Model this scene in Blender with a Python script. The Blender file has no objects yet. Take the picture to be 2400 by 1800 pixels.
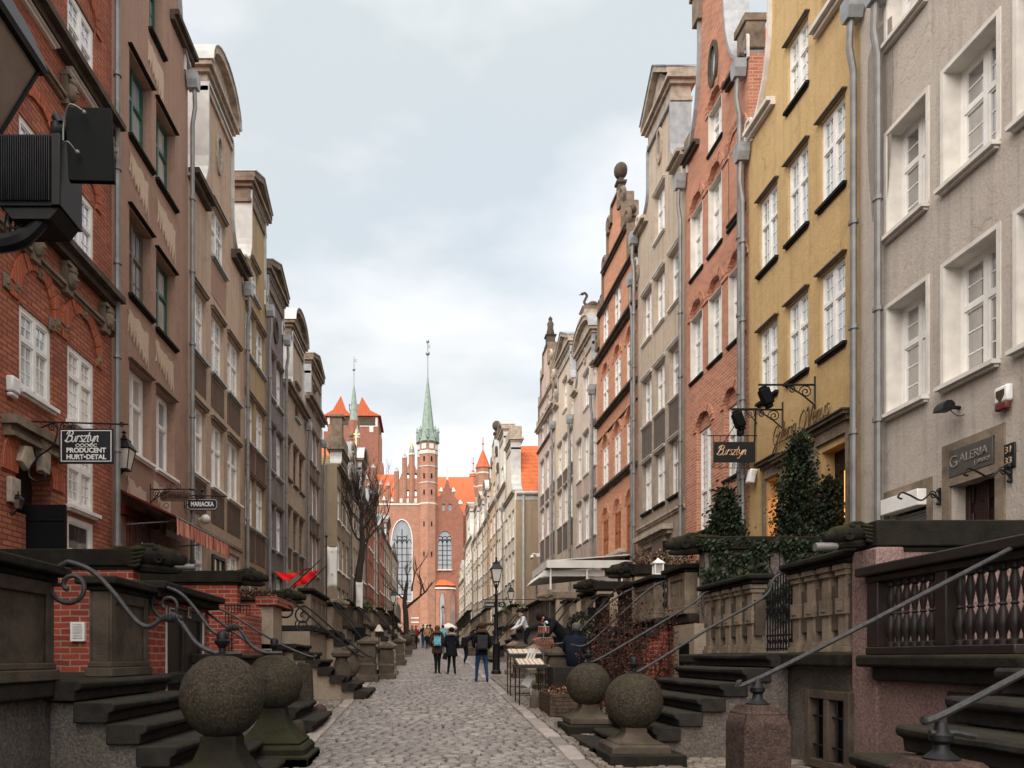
import bpy, bmesh, math, random
from mathutils import Vector, Matrix, noise
from mathutils.geometry import tessellate_polygon
random.seed(7)
R = math.radians
C = bpy.context.scene.collection
SC = bpy.context.scene
# ---- photograph geometry: a level camera, the street climbing gently away from it
FPX, VPX, VPY, CAMZ = 1733.0, 997.0, 1540.0, 1.7
SLOPE = 0.0444
def G(y): return SLOPE * min(y, 128.0)
def PX(u, y): return (u - VPX) * y / FPX
def PZ(v, y): return CAMZ + (VPY - v) * y / FPX
FA = {'L': (-6.8, 0.0277, 1), 'R': (8.2, -0.02135, -1)}
def fx(side, y): a, t, s = FA[side]; return a + t * y
def fy(side, u):
    a, t, s = FA[side]; return FPX * a / (u - VPX - FPX * t)
def fz(side, u, v): return PZ(v, fy(side, u))

# ---- materials -------------------------------------------------------------
def hexc(h, k=1.0):
    h = h.lstrip('#'); out = []
    for i in (0, 2, 4):
        c = int(h[i:i + 2], 16) / 255
        out.append(min(1, (c / 12.92 if c <= 0.04045 else ((c + 0.055) / 1.055) ** 2.4) * k))
    return tuple(out) + (1.0,)
class NT:
    def __init__(s, name):
        s.m = bpy.data.materials.new(name); s.m.use_nodes = True; s.t = s.m.node_tree
        s.b = s.t.nodes['Principled BSDF']
    def n(s, typ, **kw):
        nd = s.t.nodes.new(typ)
        for k, v in kw.items():
            if k.startswith('i_'):
                nd.inputs[k[2:].replace('_', ' ')].default_value = v
            else: setattr(nd, k, v)
        return nd
    def l(s, a, b): s.t.links.new(a, b)
    def math(s, op, a, b=None, clamp=False):
        nd = s.n('ShaderNodeMath', operation=op); nd.use_clamp = clamp
        for i, x in enumerate((a, b)):
            if x is None: continue
            if isinstance(x, (int, float)): nd.inputs[i].default_value = x
            else: s.l(x, nd.inputs[i])
        return nd.outputs[0]
    def mix(s, fac, a, b, mode='MIX'):
        nd = s.n('ShaderNodeMix', data_type='RGBA', blend_type=mode)
        for i, x in ((0, fac), (6, a), (7, b)):
            if isinstance(x, (int, float)): nd.inputs[i].default_value = x
            elif isinstance(x, tuple): nd.inputs[i].default_value = x
            else: s.l(x, nd.inputs[i])
        return nd.outputs[2]
    def pos(s): return s.n('ShaderNodeNewGeometry').outputs['Position']
    def noise(s, vec, scale, detail=4, rough=0.55):
        nd = s.n('ShaderNodeTexNoise'); nd.inputs['Scale'].default_value = scale
        nd.inputs['Detail'].default_value = detail; nd.inputs['Roughness'].default_value = rough
        s.l(vec, nd.inputs['Vector']); return nd.outputs['Fac']
    def ramp(s, fac, a, b, ca=(0, 0, 0, 1), cb=(1, 1, 1, 1)):
        nd = s.n('ShaderNodeValToRGB'); e = nd.color_ramp.elements
        e[0].position = a; e[1].position = b; e[0].color = ca; e[1].color = cb
        s.l(fac, nd.inputs[0]); return nd.outputs[0]
    def scalev(s, vec, sx, sy, sz):
        nd = s.n('ShaderNodeMapping'); nd.inputs['Scale'].default_value = (sx, sy, sz)
        s.l(vec, nd.inputs['Vector']); return nd.outputs[0]
    def wallco(s):
        """along-the-wall and up coordinates for any vertical face"""
        g = s.n('ShaderNodeNewGeometry'); p = s.n('ShaderNodeSeparateXYZ'); s.l(g.outputs['Position'], p.inputs[0])
        nn = s.n('ShaderNodeSeparateXYZ'); s.l(g.outputs['True Normal'], nn.inputs[0])
        side = s.math('GREATER_THAN', s.math('ABSOLUTE', nn.outputs[0]), 0.7)
        a = s.math('MULTIPLY', p.outputs[1], side)
        b = s.math('MULTIPLY', p.outputs[0], s.math('SUBTRACT', 1.0, side))
        c = s.n('ShaderNodeCombineXYZ'); s.l(s.math('ADD', a, b), c.inputs[0]); s.l(p.outputs[2], c.inputs[1])
        return c.outputs[0]
    def bump(s, h, strength=0.4, dist=0.02, nrm=None):
        nd = s.n('ShaderNodeBump'); nd.inputs['Strength'].default_value = strength; nd.inputs['Distance'].default_value = dist
        s.l(h, nd.inputs['Height'])
        if nrm is not None: s.l(nrm, nd.inputs['Normal'])
        s.l(nd.outputs[0], s.b.inputs['Normal']); return nd.outputs[0]
    def col(s, c):
        if isinstance(c, tuple): s.b.inputs['Base Color'].default_value = c
        else: s.l(c, s.b.inputs['Base Color'])
    def rough(s, r, spec=None, metal=None):
        s.b.inputs['Roughness'].default_value = r
        if spec is not None: s.b.inputs['Specular IOR Level'].default_value = spec
        if metal is not None: s.b.inputs['Metallic'].default_value = metal

def m_plain(name, c, rough=0.6, spec=0.3, metal=0, var=0.25, vs=6, bump=0.0):
    t = NT(name); p = t.pos()
    n = t.noise(p, vs, 5)
    k = tuple(x * (1 - var) for x in c[:3]) + (1,)
    k2 = tuple(min(1, x * (1 + var)) for x in c[:3]) + (1,)
    t.col(t.ramp(n, 0.3, 0.7, k, k2)); t.rough(rough, spec, metal)
    if bump: t.bump(t.noise(p, vs * 6, 4), bump, 0.01)
    return t.m
def m_brick(name, c1, c2, mortar, bw=0.26, bh=0.085, ms=0.012, grime=0.35):
    t = NT(name); v = t.wallco(); p = t.pos()
    wob = t.n('ShaderNodeTexNoise'); wob.inputs['Scale'].default_value = 5; t.l(p, wob.inputs['Vector'])
    vm = t.n('ShaderNodeVectorMath', operation='MULTIPLY_ADD'); t.l(wob.outputs['Color'], vm.inputs[0])
    vm.inputs[1].default_value = (0.02, 0.02, 0); t.l(v, vm.inputs[2])
    b = t.n('ShaderNodeTexBrick'); t.l(vm.outputs[0], b.inputs['Vector'])
    b.inputs['Scale'].default_value = 1; b.inputs['Brick Width'].default_value = bw; b.inputs['Row Height'].default_value = bh
    b.inputs['Mortar Size'].default_value = ms; b.inputs['Mortar Smooth'].default_value = 0.3; b.inputs['Bias'].default_value = 0.0
    b.inputs['Color1'].default_value = c1; b.inputs['Color2'].default_value = c2; b.inputs['Mortar'].default_value = mortar
    n1 = t.noise(p, 1.1, 5); n2 = t.noise(t.scalev(p, 7, 7, 14), 1.0, 3)
    c = t.mix(t.ramp(n2, 0.35, 0.75), b.outputs['Color'], (c1[0] * .55, c1[1] * .5, c1[2] * .5, 1), 'MIX')
    mx = t.n('ShaderNodeMix', data_type='RGBA'); mx.inputs[0].default_value = 0.32
    t.l(b.outputs['Color'], mx.inputs[6]); t.l(c, mx.inputs[7])
    d = t.mix(t.math('MULTIPLY', t.ramp(n1, 0.45, 0.75), grime), mx.outputs[2], (0.07, 0.05, 0.04, 1))
    t.col(d); t.rough(0.9, 0.15)
    h = t.math('ADD', t.math('MULTIPLY', b.outputs['Fac'], -1.0), t.math('MULTIPLY', t.noise(p, 30, 4), 0.6))
    t.bump(h, 0.75, 0.015)
    return t.m
def m_plaster(name, top, low, z0, z1, streak=0.5, bump=0.35, patch=None):
    """rendered wall: clean colour above, sooty below, with vertical run stains and blotches"""
    t = NT(name); p = t.pos(); s = t.n('ShaderNodeSeparateXYZ'); t.l(p, s.inputs[0])
    st = t.noise(t.scalev(p, 6.0, 6.0, 0.22), 1.0, 6, 0.62)
    bl = t.noise(p, 0.9, 6, 0.65)
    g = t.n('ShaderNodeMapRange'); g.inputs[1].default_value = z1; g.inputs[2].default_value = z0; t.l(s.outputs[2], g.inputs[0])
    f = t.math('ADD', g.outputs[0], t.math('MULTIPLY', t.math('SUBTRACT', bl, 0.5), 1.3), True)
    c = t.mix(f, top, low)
    dk = tuple(x * 0.45 for x in low[:3]) + (1,)
    c = t.mix(t.math('MULTIPLY', t.ramp(st, 0.50, 0.72), streak), c, dk)
    c = t.mix(t.math('MULTIPLY', t.ramp(t.noise(p, 0.35, 4, .6), 0.42, 0.7), 0.3), c, low)
    c = t.mix(t.math('MULTIPLY', t.ramp(t.noise(p, 3.7, 6, 0.7), 0.35, 0.75), 0.4), c, tuple(min(1, x * 1.25) for x in top[:3]) + (1,))
    gr = t.noise(p, 34, 4, 0.75)
    c = t.mix(t.math('MULTIPLY', t.ramp(gr, 0.40, 0.66, (1, 1, 1, 1), (0, 0, 0, 1)), min(.75, bump * .8)), c, tuple(x * .55 for x in low[:3]) + (1,))
    cr = t.n('ShaderNodeTexVoronoi', feature='DISTANCE_TO_EDGE'); cr.inputs['Scale'].default_value = .55; wv = t.n('ShaderNodeVectorMath', operation='MULTIPLY_ADD'); nz = t.n('ShaderNodeTexNoise'); nz.inputs['Scale'].default_value = 2.2; nz.inputs['Detail'].default_value = 5; t.l(p, nz.inputs['Vector']); t.l(nz.outputs['Color'], wv.inputs[0]); wv.inputs[1].default_value = (.9, .9, .9); t.l(p, wv.inputs[2]); t.l(wv.outputs[0], cr.inputs['Vector'])
    c = t.mix(t.math('MULTIPLY', t.ramp(cr.outputs['Distance'], 0.0, 0.012, (1, 1, 1, 1), (0, 0, 0, 1)), t.math('MULTIPLY', t.ramp(bl, .5, .6), .55)), c, dk)
    t.col(c); t.rough(0.92, 0.12)
    h = t.math('ADD', t.noise(p, 20, 6, 0.75), t.math('MULTIPLY', bl, 1.5))
    t.bump(h, min(1, bump * 1.3), 0.05)
    return t.m
def m_stone(name, c, moss=0.5, rough=0.9, scale=5, bump=0.7, speck=0.0):
    t = NT(name); p = t.pos(); g = t.n('ShaderNodeNewGeometry'); s = t.n('ShaderNodeSeparateXYZ'); t.l(g.outputs['Normal'], s.inputs[0])
    n = t.noise(p, scale, 7, 0.68); n2 = t.noise(p, 1.6, 4)
    a = tuple(x * 0.5 for x in c[:3]) + (1,); b = tuple(min(1, x * 1.45) for x in c[:3]) + (1,)
    col = t.ramp(n, 0.28, 0.74, a, b)
    if speck:
        vo = t.n('ShaderNodeTexVoronoi'); vo.inputs['Scale'].default_value = 85; t.l(p, vo.inputs['Vector'])
        sp = t.n('ShaderNodeSeparateColor'); t.l(vo.outputs['Color'], sp.inputs[0])
        col = t.mix(t.math('MULTIPLY', t.ramp(sp.outputs[0], 0.45, 0.95), speck), col, tuple(min(1, x * 3.0) for x in c[:3]) + (1,))
    if moss:
        up = t.math('MULTIPLY', t.ramp(s.outputs[2], 0.0, 0.9), t.ramp(n2, 0.4, 0.62))
        col = t.mix(t.math('MULTIPLY', up, moss), col, (0.036, 0.038, 0.011, 1))
    t.col(col); t.rough(rough, 0.15)
    t.bump(t.math('ADD', t.noise(p, 38, 5, 0.7), t.math('MULTIPLY', n, 1.2)), bump, 0.018)
    return t.m
def m_glass(name, base, dark, amt=0.5):
    """old window glass: pale curtains, a dim room and reflected sky put into the colour"""
    t = NT(name); p = t.pos(); v = t.wallco()
    fold = t.noise(t.scalev(v, 9, 0.5, 1), 1.0, 3); big = t.noise(t.scalev(v, 0.9, 0.55, 1), 1.0, 2)
    c = t.mix(t.ramp(big, 0.5 - amt * .3, 0.72 - amt * .3), dark, base)
    c = t.mix(t.math('MULTIPLY', t.ramp(fold, 0.35, 0.7), 0.35), c, dark)
    t.col(c); t.rough(0.05, 0.9); t.b.inputs['IOR'].default_value = 2.2
    t.b.inputs['Coat IOR'].default_value = 1.8; t.b.inputs['Coat Weight'].default_value = 1.0; t.b.inputs['Coat Roughness'].default_value = 0.03
    t.bump(t.noise(p, 2.3, 2), 0.05, 0.02)
    return t.m
def m_roof(name, c1, c2, stepv=0.32, ux=0.25):
    t = NT(name); p = t.pos(); s = t.n('ShaderNodeSeparateXYZ'); t.l(p, s.inputs[0])
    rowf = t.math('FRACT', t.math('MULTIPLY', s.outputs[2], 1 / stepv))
    wv = t.math('SINE', t.math('MULTIPLY', t.math('ADD', s.outputs[0], s.outputs[1]), 2 * math.pi / ux))
    n = t.noise(p, 2.5, 5); n2 = t.noise(t.scalev(p, 4, 4, 3), 1.0, 2)
    c = t.ramp(t.math('ADD', t.math('MULTIPLY', n, .6), t.math('MULTIPLY', n2, .4)), 0.3, 0.7, c1, c2)
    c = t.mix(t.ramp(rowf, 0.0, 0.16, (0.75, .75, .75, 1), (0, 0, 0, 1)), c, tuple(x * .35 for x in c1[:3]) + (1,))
    t.col(c); t.rough(0.8, 0.2)
    t.bump(t.math('ADD', rowf, t.math('MULTIPLY', wv, 0.5)), 0.8, 0.05)
    return t.m

M = {}
def D(k, m): M[k] = m; return m
D('brick_left', m_brick('red_brick', (0.52, 0.175, 0.10, 1), (0.37, 0.11, 0.07, 1), (0.16, 0.09, 0.065, 1), 0.27, .088, .014))
D('brick_low', m_brick('terrace_brick', (0.42, 0.075, 0.045, 1), (0.24, 0.042, 0.03, 1), (0.36, 0.26, 0.2, 1), 0.27, 0.088, 0.012, 0.5))
D('brick_orange', m_brick('orange_brick', (0.60, 0.26, 0.16, 1), (0.42, 0.155, 0.095, 1), (0.60, 0.42, 0.32, 1), grime=.25))
D('brick_bright', m_brick('bright_orange_brick', (0.70, 0.345, 0.215, 1), (0.56, 0.235, 0.14, 1), (0.55, 0.34, 0.24, 1), grime=.12))
D('brick_church', m_brick('church_brick', (0.47, 0.23, 0.15, 1), (0.36, 0.16, 0.105, 1), (0.48, 0.32, 0.24, 1), 0.5, 0.16, 0.02, .25))
D('brick_church_dark', m_brick('dark_church_brick', (0.36, 0.15, 0.10, 1), (0.28, 0.11, 0.075, 1), (0.34, 0.19, 0.14, 1), 0.5, 0.16, 0.02, .35))
D('voussoir', m_brick('arch_brick', (0.56, 0.16, 0.075, 1), (0.42, 0.10, 0.055, 1), (0.2, 0.11, 0.08, 1), 0.085, 0.5, 0.01, .3))
D('white', m_plain('white_window_paint', (0.80, 0.78, 0.75, 1), 0.5, 0.35, var=.08, vs=3))
D('white_reveal', m_plain('white_reveal_plaster', (0.66, 0.62, 0.57, 1), 0.8, 0.2, var=.14, vs=3))
D('green_frame', m_plain('green_window_paint', (0.03, 0.10, 0.075, 1), 0.4, 0.4, var=.2))
D('brown_frame', m_plain('brown_window_paint', (0.14, 0.10, 0.075, 1), 0.5, 0.35))
D('red_frame', m_plain('oxblood_window_paint', (0.12, 0.025, 0.02, 1), 0.5, 0.35))
D('orange_wood', m_plain('orange_door_wood', (0.32, 0.10, 0.03, 1), 0.55, 0.3))
D('dark_wood', m_plain('dark_door_wood', (0.018, 0.012, 0.010, 1), 0.5, 0.4))
D('glass', m_glass('sky_window_glass', (0.38, 0.45, 0.50, 1), (0.14, 0.17, 0.19, 1), 0.8))  # pale blue of the reflected sky is put into this pane colour
D('glass_b', m_glass('curtained_window_glass', (0.70, 0.67, 0.63, 1), (0.15, 0.14, 0.13, 1), 0.8))
D('glass_dim', m_glass('dim_window_glass', (0.24, 0.225, 0.21, 1), (0.06, 0.056, 0.052, 1), 0.45))
D('glass_church', m_glass('leaded_church_glass', (0.20, 0.21, 0.22, 1), (0.12, 0.125, 0.13, 1), 0.5))
D('zinc', m_plain('zinc_sheet', (0.30, 0.31, 0.32, 1), 0.5, 0.5, 0.35, .2, 4))
D('zinc_pale', m_plain('pale_zinc_sheet', (0.44, 0.44, 0.42, 1), 0.5, 0.5, 0.2, .16, 3))
D('pipe', m_plain('grey_pipe_metal', (0.19, 0.185, 0.18, 1), 0.5, 0.45, 0.3, .25, 3))
D('iron', m_plain('black_wrought_iron', (0.010, 0.010, 0.011, 1), 0.5, 0.25, 0, .3, 8))
D('iron_worn', m_plain('worn_handrail_iron', (0.034, 0.033, 0.034, 1), 0.42, 0.4, 0.1, .5, 25, .5))
D('black', m_plain('matt_black_paint', (0.004, 0.0045, 0.005, 1), 0.7, 0.12, 0, .2))
D('stone_dark', m_stone('dark_mossy_stone', (0.020, 0.017, 0.0135, 1), 0.75))
D('stone_step', m_stone('worn_step_stone', (0.029, 0.025, 0.022, 1), 0.35, bump=.45))
D('stone_brown', m_stone('brown_sandstone', (0.095, 0.074, 0.058, 1), 0.55, scale=3))
D('stone_tan', m_stone('tan_sandstone', (0.22, 0.172, 0.128, 1), 0.5, scale=3))
D('stone_pale', m_stone('pale_carved_stone', (0.42, 0.35, 0.28, 1), 0.0, scale=4, bump=.5))
D('granite', m_stone('speckled_granite_ball', (0.038, 0.031, 0.0225, 1), 0.25, scale=9, bump=.9, speck=.55))
D('granite_red', m_stone('reddish_granite', (0.062, 0.040, 0.034, 1), 0.1, scale=14, bump=.9, speck=.3))
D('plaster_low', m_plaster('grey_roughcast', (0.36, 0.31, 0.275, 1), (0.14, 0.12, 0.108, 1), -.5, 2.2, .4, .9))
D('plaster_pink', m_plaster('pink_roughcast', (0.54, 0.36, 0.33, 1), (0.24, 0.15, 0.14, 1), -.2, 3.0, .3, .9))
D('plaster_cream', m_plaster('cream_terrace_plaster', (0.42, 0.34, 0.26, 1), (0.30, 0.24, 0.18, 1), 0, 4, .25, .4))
D('tile', m_roof('orange_roof_tiles', (0.50, 0.115, 0.045, 1), (0.70, 0.2, 0.075, 1)))
D('tile_church', m_roof('bright_church_tiles', (0.52, 0.115, 0.05, 1), (0.64, 0.165, 0.07, 1), 0.45, .5))
D('tile_moss', m_roof('mossy_roof_tiles', (0.22, 0.17, 0.05, 1), (0.38, 0.24, 0.12, 1), .4, .35))
D('copper', m_plain('green_copper', (0.25, 0.315, 0.265, 1), 0.7, 0.3, 0, .22, 1.5))
D('gold', m_plain('gilded_metal', (0.65, 0.48, 0.20, 1), 0.4, 0.5, 0.6, .1))
D('lead', m_plain('lead_cap', (0.27, 0.28, 0.29, 1), 0.6, 0.4, 0.2, .2))
D('red_cloth', m_plain('red_flag_cloth', (0.60, 0.012, 0.014, 1), 0.8, 0.1, 0, .2, 5))
D('white_cloth', m_plain('white_canvas', (0.66, 0.64, 0.60, 1), 0.8, 0.1, 0, .1, 2))
D('awning', m_plain('dark_red_awning', (0.10, 0.012, 0.014, 1), 0.8, 0.15, 0, .3, 4))
D('amber', m_plain('amber_beads', (0.22, 0.045, 0.010, 1), 0.2, 0.6, 0, .5, 30))
D('sign_black', m_plain('sign_board_black', (0.008, 0.010, 0.014, 1), 0.45, 0.4, 0, .15))
D('sign_white', m_plain('sign_white_paint', (0.78, 0.77, 0.75, 1), 0.5, 0.3, 0, .04))
D('sign_gold', m_plain('sign_gold_paint', (0.55, 0.36, 0.22, 1), 0.4, 0.4, 0.2, .1))
D('bark', m_stone('tree_bark', (0.045, 0.034, 0.028, 1), 0.1, scale=14))
D('leaf', m_plain('dark_conifer_green', (0.013, 0.021, 0.010, 1), 0.7, 0.2, 0, .7, 3))
D('leaf_ivy', m_plain('ivy_green', (0.022, 0.034, 0.016, 1), 0.5, 0.3, 0, .7, 6))
D('leaf_red', m_plain('withered_red_leaves', (0.075, 0.022, 0.015, 1), 0.7, 0.2, 0, .8, 7))
D('leaf_fresh', m_plain('fresh_green_leaves', (0.10, 0.16, 0.05, 1), 0.6, 0.3, 0, .5, 9))
D('petal', m_plain('pale_pink_petals', (0.40, 0.20, 0.15, 1), 0.7, 0.2, 0, .5, 9))
D('plank', m_plain('weathered_plank', (0.075, 0.052, 0.036, 1), 0.8, 0.2, 0, .5, 14, .5))
def lamp_glass():
    t = NT('frosted_lamp_glass'); t.col((0.62, 0.58, 0.53, 1)); t.rough(0.25, 0.6); return t.m
D('lampglass', lamp_glass())

# ---- mesh collecting ---------------------------------------------------------
class MB:
    def __init__(s, f=None): s.v = []; s.f = []; s.mi = []; s.map = f; s.k = 0
    def add(s, vs, fs, k=None):
        o = len(s.v); k = s.k if k is None else k
        s.v.extend(vs)
        for f in fs: s.f.append(tuple(i + o for i in f)); s.mi.append(k)
    def box(s, a0, a1, b0, b1, c0, c1, k=None):
        s.add([(a0, b0, c0), (a1, b0, c0), (a1, b1, c0), (a0, b1, c0), (a0, b0, c1), (a1, b0, c1), (a1, b1, c1), (a0, b1, c1)],
              [(0, 3, 2, 1), (4, 5, 6, 7), (0, 1, 5, 4), (1, 2, 6, 5), (2, 3, 7, 6), (3, 0, 4, 7)], k)
    def obox(s, c, size, rot=None, k=None):
        """box of full size about centre c with a rotation matrix"""
        hx, hy, hz = (q / 2 for q in size); c = Vector(c)
        vs = [Vector((x * hx, y * hy, z * hz)) for z in (-1, 1) for x, y in ((-1, -1), (1, -1), (1, 1), (-1, 1))]
        if rot is not None: vs = [rot @ q for q in vs]
        s.add([tuple(q + c) for q in vs], [(0, 3, 2, 1), (4, 5, 6, 7), (0, 1, 5, 4), (1, 2, 6, 5), (2, 3, 7, 6), (3, 0, 4, 7)], k)
    def prism(s, poly, lo, hi, axis='b', k=None):
        """extrude a (p,q) outline between lo and hi; axis a: (.,p,q), b: (p,.,q), c: (p,q,.)"""
        n = len(poly)
        mk = {'a': lambda p, q, t: (t, p, q), 'b': lambda p, q, t: (p, t, q), 'c': lambda p, q, t: (p, q, t)}[axis]
        vs = [mk(p, q, lo) for p, q in poly] + [mk(p, q, hi) for p, q in poly]
        fs = [(i, (i + 1) % n, n + (i + 1) % n, n + i) for i in range(n)]
        tri = tessellate_polygon([[Vector((p, q, 0)) for p, q in poly]])
        for t in tri: fs.append((t[0], t[1], t[2])); fs.append((n + t[2], n + t[1], n + t[0]))
        s.add(vs, fs, k)
    def tube(s, path, r, seg=8, k=None, cap=True):
        P = [Vector(p) for p in path]; n = len(P); rr = r if isinstance(r, (list, tuple)) else [r] * n
        vs = []; up = Vector((0, 0, 1)); prev = None
        for i in range(n):
            d = (P[min(i + 1, n - 1)] - P[max(i - 1, 0)])
            if d.length < 1e-9: d = Vector((0, 0, 1))
            d.normalize()
            if prev is None:
                a = d.cross(up) if abs(d.z) < 0.95 else d.cross(Vector((1, 0, 0)))
            else:
                a = prev - d * prev.dot(d)
                if a.length < 1e-6: a = d.orthogonal()
            a.normalize(); prev = a; b = d.cross(a)
            for j in range(seg):
                t = 2 * math.pi * j / seg
                vs.append(tuple(P[i] + (a * math.cos(t) + b * math.sin(t)) * rr[i]))
        fs = [(i * seg + j, i * seg + (j + 1) % seg, (i + 1) * seg + (j + 1) % seg, (i + 1) * seg + j) for i in range(n - 1) for j in range(seg)]
        if cap: fs.append(tuple(range(seg - 1, -1, -1))); fs.append(tuple((n - 1) * seg + j for j in range(seg)))
        s.add(vs, fs, k)
    def lathe(s, prof, c=(0, 0, 0), seg=20, k=None, sq=None):
        """turn (r,z) pairs about z; sq=4 gives a square plan"""
        seg = sq or seg; off = math.pi / seg if sq else 0; kk = 1 / math.cos(math.pi / seg) if sq else 1
        vs = []; n = len(prof)
        for r, z in prof:
            for j in range(seg):
                t = 2 * math.pi * j / seg + off
                vs.append((c[0] + r * kk * math.cos(t), c[1] + r * kk * math.sin(t), c[2] + z))
        fs = [(i * seg + j, i * seg + (j + 1) % seg, (i + 1) * seg + (j + 1) % seg, (i + 1) * seg + j) for i in range(n - 1) for j in range(seg)]
        fs.append(tuple(range(seg - 1, -1, -1))); fs.append(tuple((n - 1) * seg + j for j in range(seg)))
        s.add(vs, fs, k)
    def ball(s, c, r, seg=16, rings=10, sc=(1, 1, 1), k=None):
        vs = [(c[0], c[1], c[2] - r * sc[2])]
        for i in range(1, rings):
            t = math.pi * i / rings
            for j in range(seg):
                p = 2 * math.pi * j / seg
                vs.append((c[0] + r * sc[0] * math.sin(t) * math.cos(p), c[1] + r * sc[1] * math.sin(t) * math.sin(p), c[2] - r * sc[2] * math.cos(t)))
        vs.append((c[0], c[1], c[2] + r * sc[2])); L = len(vs) - 1
        fs = [(0, 1 + (j + 1) % seg, 1 + j) for j in range(seg)]
        for i in range(rings - 2):
            for j in range(seg):
                a = 1 + i * seg; fs.append((a + j, a + (j + 1) % seg, a + seg + (j + 1) % seg, a + seg + j))
        a = 1 + (rings - 2) * seg
        fs += [(a + j, a + (j + 1) % seg, L) for j in range(seg)]
        s.add(vs, fs, k)
    def build(s, name, mat, parent=None, smooth=True, bevel=0, ang=38, recalc=True):
        vs = [s.map(*v) for v in s.v] if s.map else s.v
        me = bpy.data.meshes.new(name)
        org = ORG.get(parent.name) if parent is not None else None
        if org is None:
            xs = [v[0] for v in vs]; ys = [v[1] for v in vs]
            org = Vector(((min(xs) + max(xs)) / 2, (min(ys) + max(ys)) / 2, min(v[2] for v in vs)))
        me.from_pydata([(v[0] - org[0], v[1] - org[1], v[2] - org[2]) for v in vs], [], s.f)
        mats = mat if isinstance(mat, (list, tuple)) else [mat]
        for m in mats: me.materials.append(M[m] if isinstance(m, str) else m)
        if len(mats) > 1: me.polygons.foreach_set('material_index', s.mi)
        if recalc:
            b = bmesh.new(); b.from_mesh(me); bmesh.ops.recalc_face_normals(b, faces=b.faces); b.to_mesh(me); b.free()
        if smooth:
            me.shade_smooth()
            if ang: me.set_sharp_from_angle(angle=R(ang))
        o = bpy.data.objects.new(name, me); C.objects.link(o)
        if parent is not None: o.parent = parent
        else: o.location = org
        ORG[o.name] = org
        if bevel:
            bv = o.modifiers.new('soft_edge', 'BEVEL'); bv.width = bevel; bv.segments = 2; bv.limit_method = 'ANGLE'; bv.angle_limit = R(50)
        return o
ORG = {}
def tag(o, label, cat, group=None):
    o['label'] = label; o['category'] = cat; o['kind'] = 'thing'
    if group: o['group'] = group
    return o
def thing(name, loc, label, cat, group=None):
    o = bpy.data.objects.new(name, None); C.objects.link(o); o.location = loc
    o.empty_display_size = 0.3
    ORG[o.name] = Vector(loc); return tag(o, label, cat, group)
def struct(o, kind='structure'): o['kind'] = kind; return o
def copy_thing(src, loc, label, group=None, scale=None, rz=None):
    c = src.copy(); C.objects.link(c); c.location = loc; c['label'] = label
    if group: c['group'] = group
    if scale: c.scale = (scale,) * 3
    if rz is not None: c.rotation_euler.z = rz
    for p in list(src.children):
        q = p.copy(); C.objects.link(q); q.parent = c
        for r_ in list(p.children):
            w = r_.copy(); C.objects.link(w); w.parent = q
    return c
def catmull(P, n=6):
    P = [Vector(p) for p in P]
    if len(P) < 3: return P
    out = []
    for i in range(len(P) - 1):
        a = P[max(i - 1, 0)]; b = P[i]; c = P[i + 1]; d = P[min(i + 2, len(P) - 1)]
        for j in range(n):
            t = j / n
            out.append(0.5 * ((2 * b) + (c - a) * t + (2 * a - 5 * b + 4 * c - d) * t * t + (3 * b - 3 * c + d - a) * t ** 3))
    out.append(P[-1]); return out
def spiral(c, r0, r1, a0, a1, n=22, plane='xz', y=0):
    out = []
    for i in range(n + 1):
        t = i / n; r = r0 + (r1 - r0) * t; a = a0 + (a1 - a0) * t
        out.append((c[0] + r * math.cos(a), c[1], c[2] + r * math.sin(a)) if plane == 'xz' else (c[0], c[1] + r * math.cos(a), c[2] + r * math.sin(a)))
    return out
# ======================= HOUSES =======================
def fmap(side, off=0.0):
    a, t, sg = FA[side]
    return lambda s, d, z: (a + t * s + sg * (d + off), s, z)
def pl(name, top, low, z0, z1, **k): return D(name, m_plaster(name, top + (1,), low + (1,), z0, z1, **k))

def arch_pts(y0, y1, z, rise, n=10):
    c = (y0 + y1) / 2; w = (y1 - y0) / 2
    return [(c + w * math.cos(math.pi * i / n), z + rise * math.sin(math.pi * i / n)) for i in range(n + 1)]

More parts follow.
